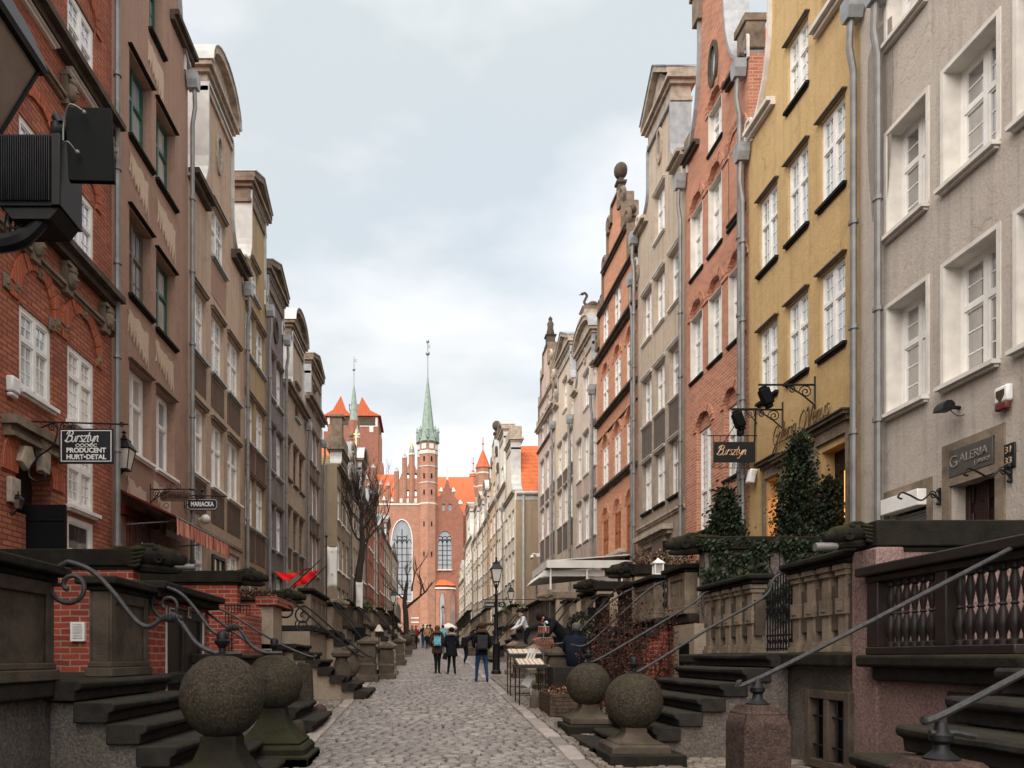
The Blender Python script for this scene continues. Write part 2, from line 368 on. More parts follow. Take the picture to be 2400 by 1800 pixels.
def frame_mb(mp, y0, y1, z0, z1, r, bars=(2, 3), fw=0.065, casement=True, tr=0.62, mull=True):
    """one window: outer frame, mullion, transom and glazing bars, r behind the wall face"""
    f = MB(mp); g = MB(mp); d0, d1 = -r - 0.07, -r
    f.box(y0, y0 + fw, d0, d1, z0, z1); f.box(y1 - fw, y1, d0, d1, z0, z1)
    f.box(y0 + fw, y1 - fw, d0, d1, z0, z0 + fw * 1.2); f.box(y0 + fw, y1 - fw, d0, d1, z1 - fw, z1)
    ym = (y0 + y1) / 2; zt = z0 + (z1 - z0) * tr; m = 0.04
    ia, ib, ja, jb = y0 + fw, y1 - fw, z0 + fw * 1.2, z1 - fw
    if mull: f.box(ym - m, ym + m, d0, d1 + .012, ja, jb)
    if tr < 1:
        for a, b in (((ia, ym - m), (ym + m, ib)) if mull else ((ia, ib),)): f.box(a, b, d0, d1 + .006, zt - m, zt + m)
    nx, nz = bars; t = 0.010
    zones = [(ja, zt - m), (zt + m, jb)] if tr < 1 else [(ja, jb)]
    sides = [(ia, ym - m), (ym + m, ib)] if mull else [(ia, ib)]
    for (za, zb) in zones:
        k = nz if za == ja else max(1, round(nz * (1 - tr) / max(tr, .01)))
        if tr >= 1: k = nz
        for (a, b) in sides:
            if casement:
                c = 0.03
                f.box(a, a + c, d0, d1 - .015, za, zb); f.box(b - c, b, d0, d1 - .015, za, zb)
                f.box(a + c, b - c, d0, d1 - .015, za, za + c); f.box(a + c, b - c, d0, d1 - .015, zb - c, zb)
            for i in range(1, nx): q = a + (b - a) * i / nx; f.box(q - t, q + t, d0 + .01, d1 - .025, za, zb)
            for i in range(1, k): q = za + (zb - za) * i / k; f.box(a, b, d0 + .012, d1 - .028, q - t, q + t)
    g.add([(ia, d0 + .03, ja), (ib, d0 + .03, ja), (ib, d0 + .03, jb), (ia, d0 + .03, jb)], [(0, 1, 2, 3)])
    return f, g

def stepped(y0, y1, levels):
    """profile far->near of a stepped gable; levels = [(halfwidth_fraction, z)...] upwards"""
    c = (y0 + y1) / 2; w = (y1 - y0) / 2; far, near = [], []
    zprev = None
    for fr, z in levels:
        if zprev is not None:
            far.append((c + w * fr, zprev)); near.append((c - w * fr, zprev))
        far.append((c + w * fr, z)); near.append((c - w * fr, z)); zprev = z
    return far + near[::-1]
def neck(y0, y1, ze, sa, sb, zn, zt, n=7):
    """profile far->near of a gable with concave shoulders running up to a neck between sa and sb"""
    far = [(y1 - (y1 - sb) * math.sin(math.pi / 2 * i / n), zn - (zn - ze) * math.cos(math.pi / 2 * i / n)) for i in range(n + 1)]
    near = [(y0 + (sa - y0) * math.sin(math.pi / 2 * i / n), zn - (zn - ze) * math.cos(math.pi / 2 * i / n)) for i in range(n + 1)]
    return far + [(sb, zt), (sa, zt)] + near[::-1]

WR = random.Random(77)
def house(side, name, label, y0, y1, wall, gable, wins, off=0.0, ze=None, coping='zinc', roof='tile', depth=9.0, ped=None, bands=(),
          pipe=None, group='gabled town houses lining the street', holes=(), trim='stone_tan', far=False, thick=0.55, roofk=1.15):
    mp = fmap(side, off); zb = G(y0) - 0.3
    ze = ze if ze is not None else gable[0][1]
    h = thing(name, mp((y0 + y1) / 2, 0, G((y0 + y1) / 2)), label, 'house', group)
    outline = [(y0, zb), (y1, zb)] + [(p, q) for p, q in gable]
    hs = []
    for w in wins:
        for (a, b) in w['c']:
            z0, z1 = w['z']; ar = w.get('arch', 0)
            hs.append(([(a, z0), (b, z0)] + (arch_pts(a, b, z1, ar) if ar else [(b, z1), (a, z1)]), w.get('deep', .3)))
    for hp in holes: hs.append((hp, .35))
    W = MB(mp)
    rings = [[Vector((p, q, 0)) for p, q in outline]] + [[Vector((p, q, 0)) for p, q in hp] for hp, _ in hs]
    flat = [v for r_ in rings for v in r_]
    W.add([(v.x, 0, v.y) for v in flat], [tuple(t) for t in tessellate_polygon(rings)])
    for hp, dp in hs:
        n = len(hp)
        for i in range(n):
            a, b = hp[i], hp[(i + 1) % n]
            W.add([(a[0], 0, a[1]), (b[0], 0, b[1]), (b[0], -dp, b[1]), (a[0], -dp, a[1])], [(0, 1, 2, 3)])
    n = len(outline)
    for i in range(1, n):
        a, b = outline[i], outline[(i + 1) % n]
        W.add([(a[0], 0, a[1]), (b[0], 0, b[1]), (b[0], -thick, b[1]), (a[0], -thick, a[1])], [(0, 1, 2, 3)])
    bp = gable if thick > .3 else gable
    bk = [Vector((p, q, 0)) for p, q in outline]
    W.add([(v.x, -thick, v.y) for v in bk], [tuple(t) for t in tessellate_polygon([bk])])
    W.box(y0 + .02, y1 - .02, -depth, -thick - .01, zb, ze - .05)
    W.build('wall', wall, h, smooth=False)
    # coping along the gable edge
    if coping:
        K = MB(mp); t = .07
        for i in range(len(gable) - 1):
            a, b = gable[i], gable[i + 1]; L = math.hypot(b[0] - a[0], b[1] - a[1])
            if L < 1e-4: continue
            nx, nz = (b[1] - a[1]) / L, -(b[0] - a[0]) / L
            K.prism([a, b, (b[0] + nx * t, b[1] + nz * t), (a[0] + nx * t, a[1] + nz * t)], -thick - .03 - .002 * (i % 2), .09 + .002 * (i % 2), 'b')
        K.build('gable_coping', coping, h, smooth=False)
    if roof:
        Rm = MB(mp); c = (y0 + y1) / 2; zr = min(max(q for p, q in gable) - .1, ze + (y1 - y0) / 2 * roofk)
        Rm.prism([(y0 + .03, ze - .06), (c, zr), (y1 - .03, ze - .06)], -depth, -thick - .02, 'b')
        Rm.build('roof', roof, h, smooth=False)
    if ped:
        kind, a, b, zt, rise = ped; P = MB(mp); e = .16
        for k, (zz0, zz1, dd) in enumerate(((zt - .75, zt - .62, .07), (zt - .25, zt - .12, .12), (zt - .12, zt, .22))):
            P.box(a - dd, b + dd, -thick - dd, dd, zz0, zz1)
        P.box(a - .03, b + .03, -thick - .03, .035, zt - .62, zt - .25)
        if kind == 'tri':
            c = (a + b) / 2; P.prism([(a, zt), (b, zt), (c, zt + rise - .12)], -thick, .04, 'b')
            for x0, x1 in ((a - .22, c), (b + .22, c)):
                P.prism([(x0, zt + .004), (x1, zt + rise - .1), (x1, zt + rise + .1), (x0, zt + .18)], -thick - .2, .24 + (.004 if x0 < c else 0), 'b')
        elif kind == 'arc':
            pts = arch_pts(a - .1, b + .1, zt, rise, 12)
            P.prism(pts, -thick, .05, 'b')
            po = arch_pts(a - .24, b + .24, zt + .003, rise + .2, 12)
            for i in range(12):
                P.prism([pts[i], pts[i + 1], po[i + 1], po[i]], -thick - .15, .25 + .003 * (i % 2), 'b')
        elif kind == 'flat':
            P.box(a - .1, b + .1, -thick - .1, .1, zt + .002, zt + rise)
        P.build('gable_pediment', trim, h, smooth=False)
        if kind in ('arc', 'tri'):
            Z = MB(mp)
            if kind == 'arc':
                q0 = arch_pts(a - .24, b + .24, zt + .005, rise + .205, 12); q1 = arch_pts(a - .26, b + .26, zt + .005, rise + .245, 12)
                for i in range(12): Z.prism([q0[i], q0[i + 1], q1[i + 1], q1[i]], -thick - .2, .29 + .003 * (i % 2), 'b')
            else:
                c = (a + b) / 2
                for x0 in (a - .24, b + .24): Z.prism([(x0, zt + .19), (c, zt + rise + .105), (c, zt + rise + .145), (x0, zt + .23)], -thick - .23, .28 + (.004 if x0 < c else 0), 'b')
            Z.build('pediment_cap', coping or 'zinc', h, smooth=False)
    for bd in bands:
        z, hh, dd, mat = bd[:4]; a, b = bd[4] if len(bd) > 4 else (y0 + .01, y1 - .01)
        B = MB(mp); B.box(a, b, .001, dd * .55, z, z + hh * .5); B.box(a, b, .001, dd, z + hh * .5, z + hh)
        B.build('cornice', mat, h, smooth=False)
    # windows
    for w in wins:
        z0, z1 = w['z']; r = w.get('r', .1)
        for k, (a, b) in enumerate(w['c']):
            fr = w.get('frame', 'white'); gl = w.get('glass', 'glass'); q_ = WR.random()
            if gl == 'glass' and q_ > .72: gl = 'glass_b'
            elif gl == 'glass_b' and q_ > .62: gl = 'glass_dim' if q_ > .84 else 'glass'
            if w.get('skip'): continue
            f, g = frame_mb(mp, a + .004, b - .004, z0 + .004, z1 - .004, r, w.get('bars', (2, 3)), w.get('fw', .065), w.get('cas', True) and not far, w.get('tr', .62), w.get('mull', True))
            if far:
                f.k = 1; ov = len(f.v); f.v += g.v; f.f += [tuple(i + ov for i in q) for q in g.f]; f.mi += [1] * len(g.f)
                if w.get('sill', True): f.box(a - .06, b + .06, .002, .09, z0 - .09, z0 + .01, 0)
                if w.get('arch'):
                    f.prism([(a, z1)] + arch_pts(a, b, z1, w['arch'])[::-1], -r - .06, -r, 'b', 0)
                f.build('window', [fr, gl], h, smooth=False); continue
            wo = f.build('window', fr, h, smooth=False)
            g.build('pane', gl, wo, smooth=False)
            if w.get('sill', True):
                S = MB(mp); sd = w.get('sd', .12)
                S.box(a - .06, b + .06, -r - .02, sd, z0 - .06, z0 + .002); S.box(a - .03, b + .03, .002, sd * .55, z0 - .1, z0 - .06)
                S.build('sill', w.get('sillm', 'zinc'), wo, smooth=False)
            if w.get('hood'):
                S = MB(mp); S.box(a - .05, b + .05, .001, w.get('hd', .1), z1 + .03, z1 + .03 + w['hood'])
                S.box(a - .07, b + .07, .001, w.get('hd', .1) + .03, z1 + .031 + w['hood'], z1 + .055 + w['hood'])
                S.build('window_hood', w.get('hoodm', 'stone_brown'), wo, smooth=False)
            if w.get('reveal'):
                S = MB(mp); t = .012
                S.box(a, a + t, -r, .012, z0, z1); S.box(b - t, b, -r, .012, z0, z1); S.box(a + t, b - t, -r, .012, z1 - t, z1)
                if w.get('surround'):
                    q = w['surround']
                    S.box(a - q, a, .002, .02, z0, z1 + q); S.box(b, b + q, .002, .02, z0, z1 + q); S.box(a, b, .002, .022, z1, z1 + q)
                S.build('reveal', w['reveal'], wo, smooth=False)
            if w.get('panel'):
                zz, mat = w['panel']; S = MB(mp); S.box(a - .03, b + .03, .001, .012, zz, z0 - .15); S.build('spandrel', mat, wo, smooth=False)
            if w.get('arch'):
                S = MB(mp); ar = w['arch']; S.prism([(a, z1)] + arch_pts(a, b, z1 + .01, ar - .01)[::-1], -.2, -.09, 'b'); S.build('tympanum', w.get('tym', wall), wo, smooth=False)
            if w.get('arch') or w.get('ring'):
                ar = w.get('arch') or w['ring']; S = MB(mp); n = 13; q = w.get('ringw', .22); e = w.get('ringx', 0.0)
                p0 = arch_pts(a - e, b + e, z1, ar, n); p1 = arch_pts(a - e - q, b + e + q, z1, ar + q, n)
                for i in range(n):
                    dd = .035 + .008 * ((i * 7) % 3)
                    i0 = Vector(p0[i]).lerp(Vector(p0[i + 1]), .04); i1 = Vector(p0[i]).lerp(Vector(p0[i + 1]), .96)
                    o0 = Vector(p1[i]).lerp(Vector(p1[i + 1]), .04); o1 = Vector(p1[i]).lerp(Vector(p1[i + 1]), .96)
                    S.prism([tuple(i0), tuple(i1), tuple(o1), tuple(o0)], .001, dd, 'b')
                S.build('arch', w.get('ringm', 'voussoir'), wo, smooth=False)
    # downpipes with a hopper
    for (s, zt) in (pipe or ()):
        P = MB(mp); d = .16
        P.tube([(s, d, zb), (s, d, zt - 1.0), (s + .02, d + .06, zt - .55), (s, d + .05, zt)], .06 if not far else .05, 8)
        for q in range(1, int((zt - zb) / 1.9)): P.tube([(s, d, zb + q * 1.9), (s, d, zb + q * 1.9 + .07)], .085, 8)
        p = P.build('downpipe', 'pipe', h)
        Q = MB(mp); Q.prism([(s - .09, zt - .08), (s + .09, zt - .08), (s + .15, zt + .1), (s + .15, zt + .32), (s - .15, zt + .32), (s - .15, zt + .1)], .05, .32, 'b')
        Q.build('hopper', 'zinc', p, smooth=False)
        if not far:
            Q = MB(mp); q0 = arch_pts(s - .13, s + .13, zt + .75, .14, 8); q1 = arch_pts(s - .2, s + .2, zt + .75, .21, 8)
            for i in range(8): Q.prism([q0[i], q0[i + 1], q1[i + 1], q1[i]], .001, .05, 'b')
            for e in (-1, 1): Q.box(min(s + e * .13, s + e * .2), max(s + e * .13, s + e * .2), .001, .05, zt + .3, zt + .75)
            Q.build('gutter_niche', 'white_reveal', p, smooth=False)
    return h, mp
def cl(side, *us): return [tuple(sorted((fy(side, a), fy(side, b)))) for a, b in us]
def rz(side, u, vt, vb): return (fz(side, u, vb), fz(side, u, vt))

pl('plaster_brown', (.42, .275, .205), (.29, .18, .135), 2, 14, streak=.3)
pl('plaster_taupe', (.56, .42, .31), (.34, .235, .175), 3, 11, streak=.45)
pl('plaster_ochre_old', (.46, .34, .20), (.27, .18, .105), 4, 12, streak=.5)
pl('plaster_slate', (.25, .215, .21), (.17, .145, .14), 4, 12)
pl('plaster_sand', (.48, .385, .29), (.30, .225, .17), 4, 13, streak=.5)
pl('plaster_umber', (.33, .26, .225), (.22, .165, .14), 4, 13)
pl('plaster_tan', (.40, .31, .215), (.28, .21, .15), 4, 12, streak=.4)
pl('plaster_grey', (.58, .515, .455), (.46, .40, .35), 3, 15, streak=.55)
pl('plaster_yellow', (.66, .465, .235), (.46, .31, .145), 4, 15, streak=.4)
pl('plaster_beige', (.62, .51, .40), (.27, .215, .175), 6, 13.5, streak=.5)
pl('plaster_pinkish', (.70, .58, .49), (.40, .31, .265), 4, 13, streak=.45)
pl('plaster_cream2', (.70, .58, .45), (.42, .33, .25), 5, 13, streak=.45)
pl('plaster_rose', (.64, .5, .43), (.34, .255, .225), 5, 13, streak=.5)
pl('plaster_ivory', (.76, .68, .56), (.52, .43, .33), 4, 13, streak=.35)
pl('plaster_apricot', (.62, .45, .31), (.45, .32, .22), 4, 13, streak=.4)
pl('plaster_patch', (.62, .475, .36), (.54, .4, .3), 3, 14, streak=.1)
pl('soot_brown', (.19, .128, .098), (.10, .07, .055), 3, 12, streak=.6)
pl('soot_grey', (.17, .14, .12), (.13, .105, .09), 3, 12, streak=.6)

# ---------- left side ----------
A0, A1 = 9.9, fy('L', 262)
ca = cl('L', (44.7, 121), (158, 221))
brA = dict(bars=(2, 3), glass='glass_b', fw=.10, sillm='white', r=.03)
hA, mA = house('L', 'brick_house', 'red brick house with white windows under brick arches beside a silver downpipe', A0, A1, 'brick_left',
    neck(A0, A1, 17.4, A0 + 1.2, A1 - 1.2, 19.3, 21), [
    dict(brA, c=ca, z=rz('L', 158, 803, 983), ring=.72, ringx=.04, ringw=.26),
    dict(brA, c=ca[1:], z=rz('L', 157, 1028, 1182)),
    dict(brA, c=ca[1:], z=rz('L', 155, 1204, 1300), tr=1, mull=False, bars=(1, 1), glass='glass_dim'),
    dict(brA, c=ca, z=rz('L', 163, 412, 606), glass='glass', ring=.5, ringx=.04),
    dict(brA, c=ca, z=rz('L', 168, -20, 172), glass='glass', ring=.5, ringx=.04),
    ], bands=[(fz('L', 200, 664), .24, .3, 'stone_brown'), (fz('L', 200, 732), .12, .12, 'stone_tan'), (fz('L', 200, 226), .22, .3, 'stone_brown'), (fz('L', 200, 318), .1, .12, 'stone_tan')],
    pipe=[(A1 - .1, 17.2)], holes=[[(fy('L', 37), 4.0), (fy('L', 121), 4.0)] + arch_pts(fy('L', 37), fy('L', 121), fz('L', 80, 1128), .55)])
for (u, v) in ((150, 655), (239, 748), (150, 215), (70, 575), (243, 352), (110, 445)):   # carved heads
    S = MB(mA); y, z = fy('L', u), fz('L', u, v)
    S.prism([(y - .11, z - .28), (y + .11, z - .28), (y + .14, z + .26), (y - .14, z + .26)], .001, .12, 'b'); S.ball((y, .14, z - .02), .12, 8, 6, (1, .9, 1.4)); S.box(y - .15, y + .15, .001, .17, z + .2, z + .27)
    S.ball((y, .25, z - .03), .03, 6, 4); S.ball((y, .17, z + .13), .1, 7, 5, (1.1, .7, .7)); S.build('carved_head', 'stone_tan', hA, bevel=.01)
for (u, v) in ((132, 760), (229, 845), (12, 660), (36, 670), (92, 640), (154, 765), (196, 735), (118, 760)):
    S = MB(mA); y, z = fy('L', u), fz('L', u, v); S.box(y - .075, y + .075, .003, .045, z - .11, z + .11); S.ball((y, .045, z), .05, 6, 4, (1, .6, 1)); S.build('carved_block', 'stone_tan', hA, bevel=.01)
S = MB(mA); y0, y1 = fy('L', 8), fy('L', 141)
S.box(y0, y1, .001, .12, fz('L', 75, 1042), fz('L', 75, 1028)); S.box(y0 - .05, y1 + .05, .001, .24, fz('L', 75, 1028), fz('L', 75, 1008))
S.box(y0, y1, .001, .17, fz('L', 75, 1052), fz('L', 75, 1042)); S.build('door_cornice', 'stone_tan', hA, smooth=False)
S = MB(mA); yc = (fy('L', 37) + fy('L', 121)) / 2; S.box(fy('L', 37) - .02, fy('L', 121) + .02, -.4, -.34, 3.9, 6.2); S.build('door', 'dark_wood', hA)
S = MB(mA)
p0 = arch_pts(fy('L', 37), fy('L', 121), fz('L', 80, 1128), .55, 15); p1 = arch_pts(fy('L', 37) - .4, fy('L', 121) + .4, fz('L', 80, 1128), .95, 15)
for i in range(15): S.prism([p0[i], p0[i + 1], p1[i + 1], p1[i]], .001, .03 + .006 * (i % 3), 'b')
S.build('door_arch', 'voussoir', hA, smooth=False)
S = MB(mA); y = fy('L', 88); z = fz('L', 88, 1075); S.prism([(y - .1, z - .25), (y + .1, z - .25), (y + .15, z + .3), (y - .15, z + .3)], .03, .16, 'b')
y = fy('L', 48); z = fz('L', 48, 1072); S.build('keystone', 'stone_pale', hA, bevel=.015); S = MB(mA); S.prism([(y - .2, z - .1), (y, z - .22), (y + .2, z), (y + .1, z + .2), (y - .1, z + .16)], .03, .14, 'b'); S.build('carved_block', 'stone_pale', hA, bevel=.015)
S = MB(mA); y = fy('L', 25); z = fz('L', 25, 1150); S.box(y - .13, y + .13, .002, .09, z - .2, z + .2); S.build('carved_block', 'stone_pale', hA, bevel=.015)

B0, B1 = A1, fy('L', 440)
cb = cl('L', (303, 355), (366, 410))
bw = dict(r=.2, sillm='stone_dark', sd=.1, hood=.015, hoodm='stone_dark', hd=.06)
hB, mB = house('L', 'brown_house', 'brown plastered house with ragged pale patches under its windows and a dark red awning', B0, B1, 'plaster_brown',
    neck(B0, B1, 17.2, B0 + 1.0, B1 - .75, 18.7, 21.5), [
    dict(bw, c=cb, z=rz('L', 303, 846, 1056), hoodm='stone_tan', sillm='white', frame='white', bars=(1, 1), glass='glass_b', fw=.08),
    dict(bw, c=cb[:1], z=rz('L', 303, 484, 688), frame='brown_frame', bars=(2, 2)),
    dict(bw, c=cb[1:], z=rz('L', 366, 585, 768), frame='green_frame', bars=(1, 1)),
    dict(bw, c=cb, z=rz('L', 303, 112, 314), frame='green_frame', bars=(1, 1)),
    dict(bw, c=cl('L', (350, 382)), z=rz('L', 350, -150, 66), frame='green_frame', bars=(2, 3)),
    ], bands=[(fz('L', 420, 95), .25, .22, 'stone_brown', (fy('L', 398), fy('L', 447)))], pipe=[(B1 - .1, fz('L', 440, 210))])
rnd = random.Random(3)
def patch(ua, ub, u, vt, vb):
    a, b = sorted((fy('L', ua), fy('L', ub))); zt, zl = fz('L', u, vt), fz('L', u, vb); n = 14
    top = [(a + (b - a) * i / 9, zt - .04 - rnd.random() * .1 - .12 * (i / 9)) for i in range(10)]
    bot = []
    for i in range(n, -1, -1):
        t = i / n; q = zl + (.28 if i % 2 else 0) * rnd.uniform(.5, 1.3) + .25 * (1 - t) * rnd.uniform(.6, 1) - .25 * t
        bot.append((a + (b - a) * t + rnd.uniform(-.02, .02), q))
    side = [(b - .05 * rnd.random(), (zt * k + zl * (1 - k))) for k in (.75, .5, .25)]; side2 = [(a + .06 * rnd.random(), (zt * k + zl * (1 - k))) for k in (.25, .5, .75)]
    S = MB(mB); S.prism(top + side + bot + side2, .004, .03, 'b'); S.build('plaster_patch', 'plaster_patch', hB, smooth=False)
for args in ((302, 346, 302, 344, 425), (368, 409, 368, 458, 540), (298, 346, 298, 712, 795), (364, 405, 364, 790, 862), (296, 340, 296, 1110, 1195), (358, 398, 358, 1120, 1185), (345, 381, 345, 80, 160), (390, 405, 390, 1200, 1260)): patch(*args)
def shop_door(h, mp, y0, y1, z0, z1, mat='red_frame', glass='glass_dim', name='door', leaf=2):
    S = MB(mp); S.box(y0, y0 + .1, .002, .07, z0, z1); S.box(y1 - .1, y1, .002, .07, z0, z1); S.box(y0 + .1, y1 - .1, .002, .071, z1 - .1, z1); S.box(y0 + .1, y1 - .1, .002, .03, z0, z0 + .9)
    for i in range(1, leaf * 2):
        q = y0 + (y1 - y0) * i / (leaf * 2); S.box(q - .03, q + .03, .002, .055, z0, z1 - .1)
    for k in (.45, .7): S.box(y0 + .1, y1 - .1, .002, .05, z0 + (z1 - z0) * k, z0 + (z1 - z0) * k + .04)
    o = S.build(name, mat, h, smooth=False)
    P = MB(mp); P.add([(y0 + .05, .012, z0 + .3), (y1 - .05, .012, z0 + .3), (y1 - .05, .012, z1 - .05), (y0 + .05, .012, z1 - .05)], [(0, 1, 2, 3)]); P.build('pane', glass, o, smooth=False)
    return o
shop_door(hB, mB, fy('L', 295), fy('L', 352), 2.5, fz('L', 300, 1205), leaf=2)
S = MB(mB); S.box(fy('L', 280), fy('L', 365), .001, .1, fz('L', 320, 1222), fz('L', 320, 1200)); S.build('shop_fascia', 'awning', hB, smooth=False)
shop_door(hB, mB, fy('L', 362), fy('L', 398), 3.0, fz('L', 380, 1280), mat='dark_wood', leaf=1)
S = MB(mB); S.box(fy('L', 381), fy('L', 414), .08, .12, fz('L', 395, 1262), fz('L', 395, 1247)); S.build('shop_signboard', 'white_reveal', hB, smooth=False)

C0, C1 = B1, fy('L', 572)
cc = cl('L', (447, 482), (495, 524), (533, 562))
cw = dict(r=.1, hood=.07, hoodm='stone_tan', hd=.08)
hC, mC = house('L', 'taupe_house', 'taupe plastered house with a tall curved pediment and three columns of white windows', C0, C1, 'plaster_taupe',
    neck(C0, C1, 14.4, 21.0, 23.4, 15.9, 18.0), [
    dict(cw, c=cc, z=rz('L', 447, 655, 812), bars=(2, 3), panel=(fz('L', 447, 900), 'soot_brown')),
    dict(cw, c=cc, z=rz('L', 444, 932, 1100), bars=(1, 1), glass='glass_b', panel=(fz('L', 444, 1195), 'soot_brown'), sillm='white'),
    dict(cw, c=[cc[0], cc[2]], z=rz('L', 444, 1250, 1400), bars=(2, 3), glass='glass_b', hood=None),
    dict(cw, c=cl('L', (496, 528)), z=rz('L', 496, 470, 598), bars=(2, 3), hoodm='brown_frame', panel=(fz('L', 496, 690), 'plaster_brown')),
    ], ped=('arc', 21.0, 23.4, 18.5, .8), bands=[(14.35, .28, .3, 'stone_brown', (C0 + .02, 21.0)), (14.35, .28, .3, 'stone_brown', (23.4, C1 - .02))], coping='zinc_pale', trim='stone_pale', pipe=[(C1 - .12, fz('L', 570, 690))], roofk=1.0)
def oval(h, mp, y, z, ry, rzz, mat='stone_pale'):
    S = MB(mp); n = 20
    o1 = [(y + ry * math.cos(2 * math.pi * i / n), z + rzz * math.sin(2 * math.pi * i / n)) for i in range(n)]
    i1 = [(y + ry * .72 * math.cos(2 * math.pi * i / n), z + rzz * .76 * math.sin(2 * math.pi * i / n)) for i in range(n)]
    for i in range(n): S.prism([o1[i], o1[(i + 1) % n], i1[(i + 1) % n], i1[i]], .001, .07 + .002 * (i % 2), 'b')
    o = S.build('oval_frame', mat, h); P = MB(mp); P.prism([(p, q) for p, q in i1], .002, .01, 'b'); P.build('pane', 'glass_dim', o, smooth=False)
oval(hC, mC, 22.1, fz('L', 511, 360), .27, .62)
shop_door(hC, mC, *cc[1], 2.6, fz('L', 500, 1300), mat='dark_wood', leaf=1)
hc = MB(mC); hc.box(C0 + .1, C1 - .3, .001, .05, fz('L', 444, 1232), fz('L', 444, 1224)); hc.build('string_course', 'stone_tan', hC, smooth=False)

D0, D1 = C1, fy('L', 624)
cd = cl('L', (575, 596.5), (600, 620))
hD, mD = house('L', 'ochre_house', 'narrow faded ochre house with two columns of white windows and a stone topped gable', D0, D1, 'plaster_ochre_old',
    neck(D0, D1, 15.2, 25.67, 27.6, 16.2, 17.9), [
    dict(cw, c=cd, z=rz('L', 576, 715, 822), bars=(1, 2), panel=(fz('L', 576, 908), 'plaster_ochre_old')),
    dict(cw, c=cd, z=rz('L', 574, 916, 1028), bars=(2, 3), panel=(fz('L', 576, 1098), 'soot_brown'), glass='glass_b'),
    dict(cw, c=cd, z=rz('L', 574, 1106, 1228), bars=(2, 3), panel=(fz('L', 576, 1310), 'soot_brown'), glass='glass_b'),
    dict(cw, c=cl('L', (588, 606)), z=rz('L', 590, 612, 690), bars=(1, 2)),
    dict(cw, c=cl('L', (577, 594)), z=rz('L', 577, 1335, 1450), bars=(2, 2), glass='glass_b'),
    ], ped=('tri', 25.6, 27.75, 18.2, .65), coping='zinc_pale', trim='stone_tan', pipe=[(D1 - .1, fz('L', 621, 735))], roofk=1.0)

E0, E1 = D1, fy('L', 664)
ce = cl('L', (629.5, 643), (648, 661))
hE, mE = house('L', 'slate_house', 'dark slate grey house with a round window under a triangular pediment', E0, E1, 'plaster_slate',
    [(E1, 15.4), (30.7, 15.4), (30.7, 16.2), (E0 + .1, 16.2), (E0 + .1, 15.4), (E0, 15.4)], [
    dict(cw, c=ce, z=rz('L', 630, 822, 924), bars=(1, 2), panel=(fz('L', 630, 985), 'plaster_slate')),
    dict(cw, c=ce, z=rz('L', 630, 992, 1098), bars=(2, 3), panel=(fz('L', 630, 1168), 'plaster_slate'), glass='glass_b'),
    dict(cw, c=ce, z=rz('L', 630, 1178, 1282), bars=(1, 2), glass='glass_b'),
    dict(cw, c=ce, z=rz('L', 630, 1345, 1440), bars=(1, 2), glass='glass_b'),
    ], ped=('tri', E0 + .12, E1 - .15, 16.5, .7), coping='zinc', trim='stone_tan', pipe=[(E1 - .1, fz('L', 660, 800))], roofk=.7)
oval(hE, mE, fy('L', 645), fz('L', 645, 776), .35, .5, 'stone_brown')

F0, F1 = E1, fy('L', 716)
cf = cl('L', (671, 681.5), (687, 697), (701, 711))
hF, mF = house('L', 'sand_house', 'sand coloured house with dark window frames below a curved pediment capped in metal', F0, F1, 'plaster_sand',
    neck(F0, F1, 13.2, 32.5, 35.0, 14.0, 16.0), [
    dict(cw, c=cf, z=rz('L', 671, 1025, 1117), frame='red_frame', bars=(1, 1), sillm='stone_tan', panel=(fz('L', 671, 1180), 'plaster_sand')),
    dict(cw, c=cf, z=rz('L', 671, 1188, 1280), frame='brown_frame', bars=(1, 2), glass='glass_dim', panel=(fz('L', 671, 1330), 'soot_brown')),
    dict(cw, c=cl('L', (691, 701)), z=rz('L', 692, 902, 978), frame='red_frame', bars=(1, 2)),
    ], ped=('arc', 32.4, 35.1, 16.4, .75), bands=[(13.1, .25, .3, 'stone_tan')], coping='zinc_pale', trim='stone_tan', pipe=[(F1 - .1, fz('L', 712, 1000))], roofk=1.0)
G0, G1 = F1, fy('L', 754)
cg = cl('L', (723.5, 729.5), (731.5, 738), (740.5, 746.5))
hG, mG = house('L', 'umber_house', 'umber grey house with white windows and a heavy moulded gable cornice', G0, G1, 'plaster_umber',
    [(G1, 14.4), (39.9, 14.4), (39.9, 16.4), (36.9, 16.4), (36.9, 14.4), (G0, 14.4)], [
    dict(cw, c=cg, z=rz('L', 724, 1000, 1076), bars=(1, 2), panel=(fz('L', 724, 1115), 'soot_brown')),
    dict(cw, c=cg, z=rz('L', 724, 1120, 1205), bars=(1, 2), panel=(fz('L', 724, 1240), 'soot_brown')),
    dict(cw, c=cg, z=rz('L', 724, 1248, 1340), bars=(1, 2), glass='glass_b'),
    dict(cw, c=cl('L', (733, 739)), z=rz('L', 734, 910, 965), bars=(1, 2)),
    ], ped=('tri', 36.9, 39.9, 16.6, .6), bands=[(14.25, .3, .35, 'stone_tan')], trim='stone_tan', pipe=[(G1 - .2, 13.2)], roofk=.8)

